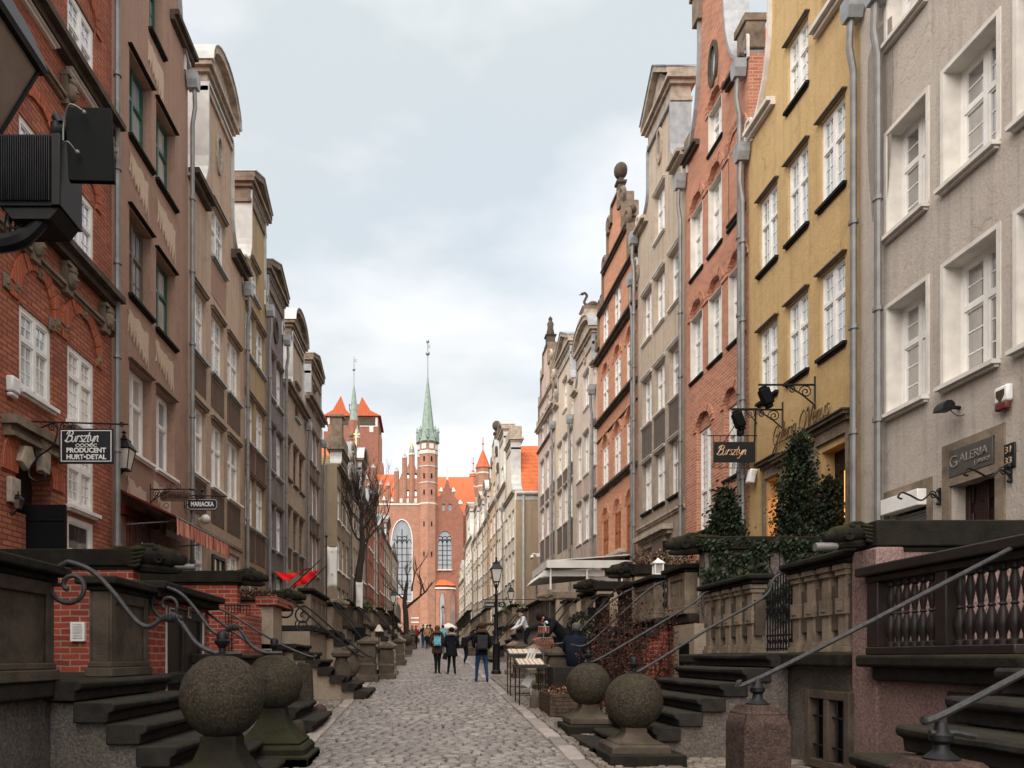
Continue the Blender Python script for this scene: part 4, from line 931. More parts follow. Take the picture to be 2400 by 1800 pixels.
for x0, x1 in ((XL - .24, XL - .01), (XR + .01, XR + .24)):
    y = 6.2
    while y < 60:
        L = rnd.uniform(.55, 1.1); stone(kb, x0, x1, y + .006, y + L - .006, G, rnd.uniform(.012, .022), .006); y += L
struct(kb.build('kerb_strip', 'kerb', ang=None, recalc=False))
cb_ = MB()
for x0, x1, ya, yb in ((-2.6, XL - .26, 6.2, 30), (XR + .26, 4.9, 6.2, 24)):
    y = ya
    while y < yb:
        d = rnd.uniform(.08, .13) * (1 + max(0, y - 14) * .03); x = x0 - rnd.uniform(0, .1)
        while x < x1 - .03:
            wd = rnd.uniform(.09, .19) * (1 + max(0, y - 14) * .03); q = min(x + wd, x1)
            if q > x0 + .03: stone(cb_, max(x, x0) + .008, q - .008, y + .006 + .02 * math.sin(x * 7), y + d - .006 + .02 * math.sin(x * 7), G, rnd.uniform(.0, .03), .018)
            x = q
        y += d
struct(cb_.build('cobbled_path', 'sett2', ang=None, recalc=False))
fp = MB()
for x0, x1, ya, yb in ((-4, XL - .24, 30, 100), (XR + .24, 6, 24, 100)):
    fp.add([(x0, ya, G(ya) + .006), (x1, ya, G(ya) + .006), (x1, yb, G(yb) + .006), (x0, yb, G(yb) + .006)], [(0, 1, 2, 3)])
struct(fp.build('cobbled_path_far', 'sett_far', smooth=False))
# ======================= FRONT TERRACES, STAIRS, RAILS =======================
def slabline(S, side, x, y0, y1, prof):
    """moulding running along the street: prof = [(out, z0, z1)], out towards the street"""
    for o, z0, z1 in prof: S.box(min(x - .11 * side, x + o * side), max(x - .11 * side, x + o * side), y0 - o * .5, y1 + o * .5, z0, z1)
SG = {'L': 1, 'R': -1}
def staircase(name, label, side, xe, y0, y1, floor, n, tread=.28, mat='stone_step', base='plaster_low', nose=.05, group='stone staircases up to the terraces', zbot=None):
    """n steps running down from a terrace edge at xe towards the street"""
    sg = SG[side]; zg = G((y0 + y1) / 2); rise = (floor - zg) / n
    t = thing(name, (xe + sg * n * tread / 2, (y0 + y1) / 2, zg), label, 'stairs', group)
    rnd = random.Random(int(y0 * 100))
    for i in range(n):
        top = floor - rise * i - .004 * i; a = xe + sg * tread * i; b = xe + sg * (tread * (i + 1)); S = MB()
        e = rnd.uniform(0, .06)
        x0, x1 = sorted((a - sg * .03, b + sg * nose))
        q = sg; bx = b + q * nose; zl = top - rise * .97; cs = [(a - q * .03, zl), (bx - q * .06, zl), (bx - q * .055, top - .1), (bx - q * .012, top - .08), (bx, top - .055), (bx, top - .025), (bx - q * .02, top), (a - q * .03, top)]
        m = 9; vs_ = []
        for k in range(m + 1):
            yy = y0 - e + (y1 - y0 + 2 * e) * k / m; wz = -.012 * math.sin(math.pi * k / m) + rnd.uniform(-.004, .004); wx = rnd.uniform(-.008, .006)
            for j, (px_, pz_) in enumerate(cs): f_ = 1 if 2 <= j <= 6 else 0; vs_.append((px_ + q * wx * f_, yy, pz_ + wz * (f_ if j > 3 else 0)))
        S.add(vs_, [(k * 8 + j, k * 8 + (j + 1) % 8, (k + 1) * 8 + (j + 1) % 8, (k + 1) * 8 + j) for k in range(m) for j in range(8)] + [tuple(range(8)), tuple(m * 8 + j for j in range(8))])
        S.build('step', mat, t, bevel=.012 if y0 < 13 else 0)
    S = MB()
    pts = [(xe + .01 * sg, zg - .2), (xe + .01 * sg, floor - rise * 1.05)]
    for i in range(n):
        pts += [(xe + sg * (tread * (i + 1) - .03), floor - rise * (i + 1.0) - .02)] if i < n - 1 else []
        if i < n - 1: pts += [(xe + sg * (tread * (i + 1) - .03), floor - rise * (i + 2.0) + .01)] if False else []
    pts += [(xe + sg * tread * (n - 1), zg - .2)]
    S.prism(pts, y0 + .06, y1 - .06, 'b'); S.build('stair_base', base, t, smooth=False)
    return t
def ballpost(name, label, x, y, r=.355, zc=1.147, half=.36, slab=True, flare=False, iron=True, group='round stone balls on pedestals at the stair feet'):
    zg = G(y); t = thing(name, (x, y, zg), label, 'stone ball', group)
    S = MB(); S.ball((x, y, zc), r, 40, 26); sd_ = x * 3 + y; S.v = [(x + (v[0] - x) * q, y + (v[1] - y) * q, zc + (v[2] - zc) * q) for v in S.v for q in (1 + .03 * noise.noise((v[0] * 2.4 + sd_, v[1] * 2.4, v[2] * 2.4)) + .010 * noise.noise((v[0] * 11, v[1] * 11 + sd_, v[2] * 11)),)]; S.build('ball', 'granite', t, ang=None)
    zb = zc - r + .03; h = half; S = MB()
    if flare:
        S.lathe([(.15, zb - zg), (.155, zb - zg - .08), (.20, zb - zg - .2), (.27, zb - zg - .3), (.38, zb - zg - .4), (.385, zb - zg - .43)], (x, y, zg), sq=4)
        S.lathe([(.40, zb - zg - .43), (.44, zb - zg - .48), (.44, .1), (.5, .1), (.5, -.1)], (x, y, zg), sq=4)
    else:
        k = zb - zg; S.lathe([(.13, k), (.135, k - .06), (.19, k - .13), (.27, k - .17), (.29, k - .19)], (x, y, zg), sq=4)
        S.lathe([(h - .03, k - .19), (h, k - .22), (h, k - .29), (h - .02, k - .31)], (x, y, zg), sq=4); S.box(x - h + .015, x + h - .015, y - h + .015, y + h - .015, zg + .12, zg + k - .312)
    S.build('pedestal', 'stone_brown' if not flare else 'stone_dark', t, bevel=.02)
    if slab: S = MB(); S.box(x - .42, x + .5, y - .5, y + .45, zg - .1, zg + .12); S.build('slab', 'stone_dark', t, bevel=.02)
    if iron:
        S = MB(); S.lathe([(.085, 0), (.085, .02), (.03, .035), (.028, .07), (.045, .09), (.068, .12), (.068, .135), (.05, .145), (.05, .19), (.035, .21), (.0, .22)], (x, y, zc + r - .015), 12); S.build('finial', 'iron', t)
    return t
def rail(name, label, pts, r=.028, mat='iron_worn', extra=None, group='iron handrails beside the stairs', knob=None):
    S = MB(); S.tube(catmull(pts, 6), r, 8)
    for e in extra or (): S.tube(e, r * .8, 7)
    if knob:
        for k in knob:
            for j in range(-2, 3): S.ball((k[0] + j * .055, k[1], k[2] - j * .012), .05 - abs(j) * .009, 8, 6, (.55, 1, 1))
    return tag(S.build(name, mat), label, 'handrail', group)
def parapet(t, name, x, y0, y1, z0, z1, mat, panels=1, cap='stone_dark', capw=.13, th=.18):
    """solid stone parapet along the terrace edge with sunk panels, base and cap moulding"""
    S = MB(); S.box(x - th / 2, x + th / 2, y0, y1, z0, z1); w = (y1 - y0) / panels
    for k in range(panels):
        a, b = y0 + k * w, y0 + (k + 1) * w
        for sg in (-1, 1):
            q = x + sg * th / 2
            for (p, r_, zz0, zz1) in ((a, a + .12, z0, z1), (b - .12, b, z0, z1), (a + .12, b - .12, z0, z0 + .12), (a + .12, b - .12, z1 - .12, z1)):
                S.box(min(q, q + sg * .03), max(q, q + sg * .03), p, r_, zz0, zz1)
    S.box(x - th / 2 - .06, x + th / 2 + .06, y0 - .05, y1 + .05, z0 - .01, z0 + .09); S.box(x - th / 2 - .035, x + th / 2 + .035, y0 - .03, y1 + .03, z0 + .09, z0 + .15)
    p = S.build(name, mat, t, bevel=.012)
    S = MB(); S.box(x - th / 2 - .05, x + th / 2 + .05, y0 - .04, y1 + .04, z1, z1 + .06); S.box(x - th / 2 - capw, x + th / 2 + capw, y0 - capw, y1 + capw, z1 + .06, z1 + .15)
    S.build('cap_moulding', cap, p, bevel=.02); return p
def gargoyle(S, x, y, z, sg, k=1.0):
    """carved beast head spout pointing to the street (sg = +1 towards +x)"""
    X = lambda q: x + sg * q * k
    S.tube(catmull([(X(-.1), y, z), (X(.15), y, z + .01 * k), (X(.38), y, z + .05 * k), (X(.6), y, z + .02 * k), (X(.85), y, z - .03 * k), (X(.98), y, z - .05 * k)], 4),
           [.155 * k] * 4 + [.16 * k] * 4 + [.17 * k] * 4 + [.15 * k] * 4 + [.1 * k, .095 * k, .09 * k, .085 * k, .06 * k], 10)
    S.tube(catmull([(X(.3), y, z - .13 * k), (X(.6), y, z - .16 * k), (X(.9), y, z - .19 * k)], 3), [.09 * k, .09 * k, .085 * k, .08 * k, .075 * k, .06 * k, .035 * k], 8)
    for s_ in (-1, 1):
        S.ball((X(.55), y + s_ * .11 * k, z + .12 * k), .055 * k, 9, 6); S.ball((X(.45), y + s_ * .09 * k, z + .17 * k), .075 * k, 8, 5, (1.7, .7, .6)); S.ball((X(.94), y + s_ * .045 * k, z + .015 * k), .035 * k, 6, 4)
        S.tube(spiral((X(.62), y + s_ * .15 * k, z - .03 * k), .08 * k, .02 * k, 0, 4 * math.pi * .8 * sg, 14), .022 * k, 5)
        for j in range(5):
            q = .1 + .02 * j
            S.tube(catmull([(X(.42 - .02 * j), y + s_ * .15 * k, z + (.13 - .06 * j) * k), (X(.25), y + s_ * .175 * k, z + (.1 - .06 * j) * k), (X(.1), y + s_ * .16 * k, z + (.13 - .06 * j) * k), (X(-.1), y + s_ * .16 * k, z + (.1 - .05 * j) * k)], 3), [.03 * k] * 9 + [.012 * k], 6)
    return S
def crosswall(name, label, side, y, xend, z0, ztop, wall, cap_h=.24, beast=1.0, capm='stone_dark', spout=False, xin=None):
    sg = SG[side]; xf = xin if xin is not None else fx(side, y) - sg * .05
    t = thing(name, ((xf + xend) / 2, y, z0), label, 'wall', 'terrace walls ending in beast spouts')
    S = MB(); S.box(min(xf, xend), max(xf, xend), y - .13, y + .13, z0, ztop - cap_h); S.build('wall', wall, t, smooth=False)
    S = MB(); x1 = xend + sg * .02; S.box(min(xf, x1), max(xf, x1), y - .19, y + .19, ztop - cap_h + .003, ztop); S.box(min(xf, x1), max(xf, x1), y - .15, y + .15, ztop - cap_h - .05, ztop - cap_h)
    S.build('coping', capm, t, bevel=.015)
    if beast:
        S = MB(); gargoyle(S, x1 - sg * .25 * beast, y, ztop - cap_h * .45, sg, beast); S.build('beast_spout', 'stone_dark' if capm == 'stone_dark' else capm, t)
        if spout: S = MB(); S.tube([(x1 + sg * .5 * beast, y, ztop - cap_h * .45 - .12), (x1 + sg * .86 * beast, y, ztop - cap_h * .45 - .13)], .045, 10); S.build('spout_pipe', 'pipe', t)
    return t
def terrace(name, label, side, xe, y0, y1, floor, wall='plaster_low', ledge='stone_dark', fl='stone_step'):
    sg = SG[side]; ym = (y0 + y1) / 2; xf = fx(side, ym) - sg * .2
    t = thing(name, ((xe + xf) / 2, ym, G(ym)), label, 'terrace', 'raised front terraces of the houses')
    S = MB(); S.box(min(xe, xf), max(xe, xf), y0, y1, G(y0) - .3, floor - .16); S.build('base_wall', wall, t, smooth=False)
    S = MB(); a = xe + sg * .1; S.box(min(a, xf), max(a, xf), y0, y1, floor - .158, floor); S.build('floor_slab', fl, t, bevel=.03)
    return t
def lathe_bal(S, x, y, z0, z1, r, seg=10):
    H = z1 - z0; pr = [(1.0, 0), (1.0, .06), (.55, .08), (.6, .13), (.95, .22), (1.0, .3), (.75, .4), (.42, .48), (.7, .5), (.42, .53), (.6, .62), (.85, .74), (.6, .84), (.45, .9), (.9, .93), (.9, 1.0)]
    S.lathe([(q * r, p * H) for q, p in pr], (x, y, z0), seg)

# ---- left, nearest
TA = terrace('front_terrace', 'near terrace before the red brick house, grey plaster base with worn slabs', 'L', -3.4, 1.5, 10.4, 1.49)
parapet(TA, 'parapet', -3.43, 2.0, 6.6, 1.5, 2.36, 'stone_brown', 4)
parapet(TA, 'parapet', -3.43, 7.8, 8.85, 1.5, 2.40, 'stone_brown', 1)
S = MB(); S.box(-3.5, -3.36, 6.36, 6.66, 1.51, 2.355); S.build('corner_pier', 'stone_brown', TA, bevel=.015)
S = MB(); S.box(-3.6, -3.34, 8.95, 9.5, .2, 2.42); S.box(-3.6, -3.34, 11.15, 11.4, .2, 2.42); S.box(-3.6, -3.34, 9.5, 11.15, 2.36, 2.42); S.build('brick_front', 'brick_low', TA, smooth=False)
S = MB(); S.box(-3.75, -3.2, 8.9, 11.5, 2.425, 2.52); S.box(-3.8, -3.12, 8.86, 11.55, 2.522, 2.62); S.build('door_coping', 'stone_dark', TA, bevel=.02)
S = MB()
for a, b in ((9.56, 10.3), (10.34, 11.1)):
    S.box(-3.42, -3.38, a, b, .4, 2.34)
    for (p, q, z0, z1) in ((a, a + .1, .4, 2.34), (b - .1, b, .4, 2.34), (a + .1, b - .1, .4, .6), (a + .1, b - .1, 1.35, 1.5), (a + .1, b - .1, 2.22, 2.34)): S.box(-3.385, -3.35, p, q, z0, z1)
    S.box(-3.382, -3.362, a + .25, b - .25, .75, 1.25)
do = S.build('door', 'dark_wood', TA, bevel=.006)
S = MB(); S.box(-3.43, -3.335, 9.5, 9.56, .4, 2.358); S.box(-3.43, -3.335, 11.1, 11.15, .4, 2.358); S.build('door_frame', 'white_reveal', TA)
for (ua, ub, va, vb, mt) in ((396, 415, 1453, 1423, 'sign_white'), (441, 447, 1448, 1422, 'white_reveal')):
    ya_, yb_ = 3.345 * FPX / (VPX - ua), 3.345 * FPX / (VPX - ub); S = MB(); S.box(-3.35, -3.335, ya_, yb_, PZ(va, ya_), PZ(vb, ya_)); q_ = S.build('door_plaque', mt, do, bevel=.004)
    S = MB(); S.box(-3.335, -3.332, ya_ + .02, yb_ - .02, PZ(va, ya_) + .02, PZ(vb, ya_) - .02); S.build('plaque_field', 'sign_black', do)
CW1 = crosswall('garden_wall', 'red brick terrace wall with mossy wolf head spout beside the double door', 'L', 10.55, -4.12, 1.4, 3.22, 'brick_low', beast=.95, spout=True)
S = MB(); x0, x1, z0, z1 = PX(168, 10.4), PX(201, 10.4), PZ(1503, 10.4), PZ(1458, 10.4)
S.box(x0, x1, 10.38, 10.42, z0, z1); 
for q in (x0, x1 - .03): S.box(q, q + .03, 10.36, 10.38, z0, z1)
for q in (z0, z1 - .03): S.box(x0 + .03, x1 - .03, 10.36, 10.38, q, q + .03)
for i in range(9): S.obox(((x0 + x1) / 2, 10.368, z0 + .05 + i * (z1 - z0 - .1) / 8), (x1 - x0 - .06, .02, .01), Matrix.Rotation(.5, 3, 'X'))
tag(S.build('vent_grille', 'white'), 'white louvred vent grille set in the red terrace bricks', 'vent')
staircase('stone_stairs', 'dark worn stone stairs beside the largest stone ball, under the curling handrails', 'L', -3.4, 6.62, 8.9, 1.49, 6, .285)
b1 = ballpost('stone_ball', 'largest stone ball, on a flared pedestal below the curling handrail', -1.73, 6.3, .355, 1.365, flare=True, slab=False)
b2 = ballpost('stone_ball', 'stone ball just behind the largest one, with square mossy pedestal', -1.88, 9.2, .345, 1.39, flare=True, slab=True)
def scrollrail(y, xs, zs, xe, ze):
    """handrail that starts in a scroll on the parapet, dips to a twisted knop and falls to the ball"""
    k = (xe - xs) / 1.62
    cx, cz = xs + .14 * k + .05, zs
    sp = spiral((cx, y, cz), .045, .19, -1.2 * math.pi - 2 * math.pi, -1.0 * math.pi, 34)
    sp = [(p[0], p[1], p[2]) for p in spiral((cx, y, cz), .04, .21, .6 * math.pi + 2.0 * math.pi * 1.35, .5 * math.pi, 30)]
    dz = zs - ze; rest = [(xs + (xe - xs) * f, y, zs + q) for f, q in ((.24, .13), (.36, -.1 * dz), (.48, -.5 * dz), (.56, -.6 * dz), (.64, -.47 * dz), (.72, -.49 * dz), (.82, -.84 * dz), (.92, -.98 * dz), (1.0, -1.0 * dz), (1.08, -1.0 * dz))]
    S = MB(); S.tube(catmull(sp + rest[:], 4), .022, 8)
    for j in range(-3, 4): S.ball((xs + (xe - xs) * .68 + j * .03, y, zs - .46 * dz - abs(j) * .004), .052 - abs(j) * .008, 8, 6, (.5, 1, 1))
    S.tube([(xs - .06, y, zs + .01), (xs + .1, y, zs + .01)], .02, 6); S.obox((xs - .05, y, zs), (.05, .07, .25))
    return S
S = scrollrail(6.55, -3.33, 2.33, -1.75, 1.73); tag(S.build('handrail', 'iron_worn'), 'curling black handrail ending in a big scroll on the nearest carved pier', 'handrail', 'iron handrails beside the stairs')
S = scrollrail(8.95, -3.3, 2.33, -1.85, 1.75); tag(S.build('handrail', 'iron_worn'), 'curling handrail fixed to the carved panel beside the brick wall and vent', 'handrail', 'iron handrails beside the stairs')

# ---- left, farther terraces
TB = terrace('front_terrace', 'terrace below the brown house with the dark red awning', 'L', -3.35, 10.7, 15.0, 1.75)
S = MB(); S.box(-3.5, -3.3, 13.5, 14.9, .3, 2.5); S.build('brick_front', 'brick_low', TB, smooth=False)
CW2 = crosswall('garden_wall', 'second red brick terrace wall, behind the wolf head spout, ending in a mossy beast', 'L', 15.05, -3.8, .4, 3.44, 'brick_low', beast=.8)
staircase('stone_stairs', 'dark stone stairs behind the second ball, with thin straight rails', 'L', -3.35, 11.4, 13.3, 1.75, 6, .27)
rail('handrail', 'thin straight handrail crossing in front of the second brick terrace wall', [(-3.55, 11.3, 2.45), (-3.4, 11.3, 2.42), (-2.6, 11.3, 1.85), (-2.1, 11.3, 1.62)], .02)
rail('handrail', 'thin straight handrail ending in a knob above the leaning stone slab', [(-3.75, 13.3, 2.56), (-3.55, 13.3, 2.5), (-2.7, 13.3, 1.98), (-2.1, 13.3, 1.72), (-1.95, 13.3, 1.73)], .02, extra=[[(-2.0, 13.3, 1.6), (-2.0, 13.3, 1.78)]])
S = MB(); S.prism([(-2.34, .5), (-1.99, .5), (-2.03, 1.45), (-2.08, 1.58), (-2.26, 1.62), (-2.33, 1.4)], 13.1, 13.35, 'b'); tag(S.build('stone_slab', 'granite', bevel=.03), 'upright grey stone slab post at the stair foot behind the second ball', 'stone post')
S = MB()
for i in range(9): S.tube([(-3.95 + i * .06, 14.6, 1.75), (-3.95 + i * .06, 14.6, 2.75)], .01, 5)
for z in (1.8, 2.2, 2.7): S.box(-3.97, -3.45, 14.59, 14.61, z, z + .03)
for i in range(4): S.tube(spiral((-3.85 + i * .12, 14.6, 2.45), .05, .01, 0, 9, 12), .007, 5)
tag(S.build('iron_gate', 'iron'), 'black iron grille gate against the second brick terrace wall', 'gate')

TC = terrace('front_terrace', 'cream plastered terrace of the taupe house with a stepped stair side', 'L', -3.2, 15.3, 19.4, 2.0, wall='plaster_cream')
S = MB(); S.box(-3.4, -3.15, 15.3, 16.2, .5, 2.75); S.build('parapet', 'plaster_cream', TC, smooth=False)
S = MB(); S.box(-3.5, -3.05, 15.2, 17.2, 2.76, 2.95); S.build('red_beam', 'brick_low', TC, bevel=.02)
S = MB(); S.box(-3.42, -3.36, 16.25, 17.2, .6, 2.75)
for i in range(10): S.box(-3.37, -3.33, 16.3 + i * .09, 16.34 + i * .09, .7, 2.7)
S.build('shop_grille', 'iron', TC, smooth=False)
staircase('stone_stairs', 'stairs with cream plaster sides leading up beside the paired baluster posts', 'L', -3.2, 16.6, 18.7, 2.0, 7, .27, base='plaster_cream')
CW3 = crosswall('garden_wall', 'reddish terrace wall under the red flags with a carved beast spout', 'L', 19.5, -3.82, .6, 3.42, 'brick_low', beast=.9)
for yy, lb in ((16.5, 'handrail with a large spiral scroll in front of the cream terrace'), (18.8, 'handrail just behind the spiral scrolled one over the cream stairs')):
    S = MB(); S.tube(catmull([tuple(p) for p in spiral((-3.1, yy, 2.75), .05, .24, 3.2 * math.pi, .4 * math.pi, 26)] + [(-2.7, yy, 2.72), (-2.1, yy, 2.2), (-1.5, yy, 1.75), (-1.35, yy, 1.72)], 3), .022, 7)
    S.tube(spiral((-2.75, yy, 2.42), .03, .16, 0, -3.2 * math.pi, 20), .016, 6); tag(S.build('handrail', 'iron'), lb, 'handrail', 'iron handrails beside the stairs')
def bulbpost(name, label, x, y, k=1.0, mat='stone_brown', group='turned stone posts at the stair feet'):
    zg = G(y); t = thing(name, (x, y, zg), label, 'stone post', group)
    S = MB(); S.box(x - .3 * k, x + .3 * k, y - .3 * k, y + .3 * k, zg - .1, zg + .14 * k); S.build('slab', 'stone_dark', t, bevel=.02)
    S = MB(); S.lathe([(.2 * k, .14 * k), (.2 * k, .3 * k), (.13 * k, .36 * k), (.17 * k, .42 * k), (.24 * k, .55 * k), (.245 * k, .66 * k), (.2 * k, .82 * k), (.15 * k, .95 * k), (.15 * k, 1.0 * k)], (x, y, zg), 16)
    S.lathe([(.16 * k, 1.0 * k), (.22 * k, 1.04 * k), (.24 * k, 1.12 * k), (.2 * k, 1.16 * k), (.1 * k, 1.2 * k)], (x, y, zg), sq=4); S.build('post', mat, t, bevel=.008)
    return t
bulbpost('baluster_post', 'bulbous mossy baluster post on a square slab, nearer of the pair beside the cream stairs', -1.95, 17.2, .92)
bulbpost('baluster_post', 'bulbous stone post, farther of the pair beside the cream stairs', -1.95, 19.3, .95)
def urnpost(label, x, y, k=1.0, mat='stone_brown'):
    zg = G(y); t = thing('square_post', (x, y, zg), label, 'stone post', 'turned stone posts at the stair feet')
    S = MB(); S.lathe([(.34 * k, 0), (.34 * k, .18 * k), (.26 * k, .2 * k), (.26 * k, .45 * k), (.28 * k, .5 * k), (.22 * k, .56 * k), (.26 * k, .75 * k), (.24 * k, 1.0 * k), (.2 * k, 1.08 * k), (.3 * k, 1.12 * k), (.3 * k, 1.2 * k), (.2 * k, 1.24 * k), (.05 * k, 1.34 * k)], (x, y, zg), sq=4); S.build('post', mat, t, bevel=.012); return t
urnpost('square brown stone post shaped like an urn, past the bulbous pair', -1.72, 21.9, 1.0)
S = MB(); S.lathe([(.14, 0), (.13, .12), (.1, .2), (.04, .24)], (-1.92, 13.5, G(13.5)), 9); tag(S.build('boulder', 'granite_red'), 'small reddish boulder at the foot of the upright stone slab', 'boulder')
S = MB(); S.lathe([(.12, 0), (.12, .16), (.08, .25), (.03, .28)], (-1.9, 11.0, G(11)), 9); tag(S.build('boulder', 'granite'), 'rounded kerb stone beside the second ball pedestal', 'boulder')

def generic(side, xe, y0, y1, rel, wall, name_l, stairs, style=0, post='ball'):
    sg = SG[side]; fl = G((y0 + y1) / 2) + rel
    t = terrace('front_terrace', 'terrace ' + name_l, side, xe, y0, y1, fl, wall=wall)
    a, b = stairs
    for (p, q) in ((y0 + .1, a - .05), (b + .05, y1 - .2)):
        if q - p > .4: parapet(t, 'parapet', xe - sg * .1, p, q, fl, fl + .85, ['stone_tan', 'stone_brown', 'stone_dark'][style % 3], max(1, round((q - p) / 1.1)))
    staircase('stone_stairs', 'stairs ' + name_l, side, xe, a, b, fl, 6, .28, base=wall)
    xf = xe + sg * 1.7
    for k, yy in enumerate((a - .05, b + .05)):
        rail('handrail', ('nearer' if k == 0 else 'farther') + ' iron rail of the stairs ' + name_l, [(xe - sg * .1, yy, fl + .9), (xe + sg * .2, yy, fl + .82), (xf - sg * .3, yy, G(yy) + .95), (xf, yy, G(yy) + .9)], .022, 'iron')
        if post == 'ball': ballpost('stone_ball', ('nearer' if k == 0 else 'farther') + ' stone ball at the stairs ' + name_l, xf + sg * .2, yy, .3, G(yy) + .85, .3, slab=False, iron=False)
        else: urnpost(('nearer' if k == 0 else 'farther') + ' urn shaped post at the stairs ' + name_l, xf + sg * .2, yy, .85, 'stone_tan' if k else 'stone_brown')
    return t
generic('L', -3.1, 19.8, 27.6, 1.5, 'plaster_cream', 'below the ochre and slate houses', (23.0, 24.8), 0, 'urn')
crosswall('garden_wall', 'tan stone topped terrace wall beyond the spiral handrail', 'L', 27.8, -3.45, .9, 3.85, 'plaster_cream', beast=.8, capm='stone_tan')
generic('L', -3.0, 28.1, 35.6, 1.5, 'plaster_low', 'below the sand coloured house', (30.5, 32.3), 1, 'urn')
crosswall('garden_wall', 'terrace wall before the umber house with a carved spout', 'L', 35.8, -3.4, 1.2, 4.1, 'plaster_cream', beast=.8, capm='stone_tan')
generic('L', -2.9, 36, 46, 1.5, 'plaster_cream', 'below the umber house', (39, 41), 0, 'ball')
generic('L', -2.8, 46.3, 58, 1.5, 'plaster_low', 'near the bare tree', (50, 52), 1, 'urn')
generic('L', -2.7, 58.3, 76, 1.4, 'plaster_cream', 'on the way to the church', (64, 66), 2, 'ball')

# ---- right, nearest
T0R = terrace('front_terrace', 'nearest pink roughcast terrace with a dark turned balustrade', 'R', 4.62, .5, 7.5, 1.62, wall='plaster_pink')
S = MB(); S.box(4.42, 4.75, 5.5, 7.62, 1.6, 1.72); S.build('ledge', 'stone_dark', T0R, bevel=.03)
S = MB(); S.box(4.46, 4.72, 5.6, 7.5, 1.722, 1.8); S.build('base_rail', 'dark_wood', T0R, bevel=.01)
for y in [5.65 + .118 * i for i in range(15)]:
    if abs(y - 6.48) < .07: continue
    S = MB(); lathe_bal(S, 4.6, y, 1.8, 2.45, .046); S.build('baluster', 'dark_wood', T0R)
for ya_, yb_ in ((6.41, 6.55), (7.38, 7.56)): S = MB(); S.box(4.51, 4.69, ya_, yb_, 1.8, 2.45); S.build('rail_post', 'dark_wood', T0R, bevel=.01)
S = MB(); S.box(4.5, 4.7, 5.5, 7.58, 2.452, 2.52); S.box(4.44, 4.76, 5.45, 7.66, 2.522, 2.62); S.build('top_rail', 'dark_wood', T0R, bevel=.015)
S = MB(); S.box(4.585, 4.6, 5.35, 6.5, 1.05, 1.4); S.build('cellar_board', 'dark_wood', T0R, smooth=False)
CWR = crosswall('garden_wall', 'pink roughcast terrace wall with a scrolled beast spout above the near stone balustrade', 'R', 7.72, 4.62, .2, 3.1, 'plaster_pink', cap_h=.27, beast=.62, spout=True, xin=8.3)
S = MB(); S.box(4.58, 4.86, 7.5, 7.95, .2, 2.82); S.build('pier', 'plaster_pink', CWR, bevel=.02)
staircase('stone_stairs', 'nearest stone stairs, leading up to the dark turned balustrade', 'R', 4.62, 3.5, 5.42, 1.62, 7, .37)
def granitepost(label, x, y, top, w, mat='granite_red'):
    zg = G(y); t = thing('granite_post', (x, y, zg), label, 'granite post', 'granite posts at the nearest stair foot'); h = w / 2; k = top - zg
    S = MB(); S.lathe([(h, -.1), (h * .98, k * .85), (h * .88, k - .07), (h * .88, k - .06), (h * .74, k - .04), (h * .7, k - .02), (h * .62, k)], (x, y, zg), sq=4); S.build('post', mat, t, bevel=.02)
    S = MB(); S.lathe([(.085, 0), (.085, .02), (.06, .04), (.04, .06), (.035, .09), (.055, .11), (.055, .14), (.035, .16), (.03, .2), (.02, .21)], (x, y, top - .01), 10); S.build('iron_foot', 'iron', t)
    return t
granitepost('reddish granite post with stepped top and iron foot, before the cellar window', 2.56, 5.7, 1.335, .36)
granitepost('nearest stone post with iron foot at the very edge of the nearest stairs', 2.72, 3.9, 1.16, .42)
rail('handrail', 'long grey handrail rising from the reddish granite post to the dark balustrade', [(2.42, 5.7, 1.52), (2.62, 5.7, 1.56), (4.5, 5.62, 2.55), (5.2, 5.6, 2.92)], .019)
rail('handrail', 'nearest thick grey handrail, starting in a flattened end above the nearest stone post', [(2.62, 3.9, 1.37), (2.74, 3.9, 1.4), (3.5, 3.9, 1.8), (4.7, 3.9, 2.44)], .02, extra=[[(2.66, 3.9, 1.3), (2.8, 3.9, 1.3), (2.9, 3.9, 1.28)]])
T1R = terrace('front_terrace', 'grey roughcast terrace with tan stone balusters and a barred cellar window', 'R', 4.65, 7.98, 13.3, 1.75)
for ya_, yb_ in ((7.95, 9.35), (10.25, 12.2)): S = MB(); S.box(4.44, 4.9, ya_, yb_, 1.59, 1.752); S.build('ledge', 'stone_dark', T1R, bevel=.03)
for (a, b, n) in ((8.0, 9.25, 4), (10.32, 12.1, 5)):
    for i in range(n):
        y = a + .12 + (b - a - .24) * i / (n - 1); S = MB(); h = .09
        for (z0, z1, w, d) in ((1.755, 1.82, .115, .12), (1.82, 1.88, .1, .1), (1.88, 2.17, .08, .075), (2.17, 2.35, .1, .1), (2.35, 2.6, .08, .075), (2.6, 2.66, .1, .1), (2.66, 2.72, .12, .12)): S.box(4.65 - d, 4.65 + d, y - w, y + w, z0, z1)
        S.box(4.54, 4.551, y - .05, y + .05, 2.21, 2.31); S.build('baluster', 'stone_tan', T1R, bevel=.008)
    S = MB(); S.box(4.6, 4.74, a - .02, b + .02, 2.0, 2.5); S.build('baluster_backing', 'stone_brown', T1R)
    S = MB(); S.box(4.53, 4.78, a - .05, b + .05, 2.722, 2.78); S.box(4.46, 4.84, a - .1, b + .1, 2.782, 2.86); S.build('top_rail', 'stone_dark', T1R, bevel=.025)
S = MB()
for i in range(13): S.tube([(4.75, 9.36 + i * .075, 1.78), (4.75, 9.36 + i * .075, 2.6 + .22 * math.sin(math.pi * i / 12))], .011, 5)
for z in (1.8, 1.98, 2.45): S.box(4.74, 4.76, 9.33, 10.29, z, z + .025)
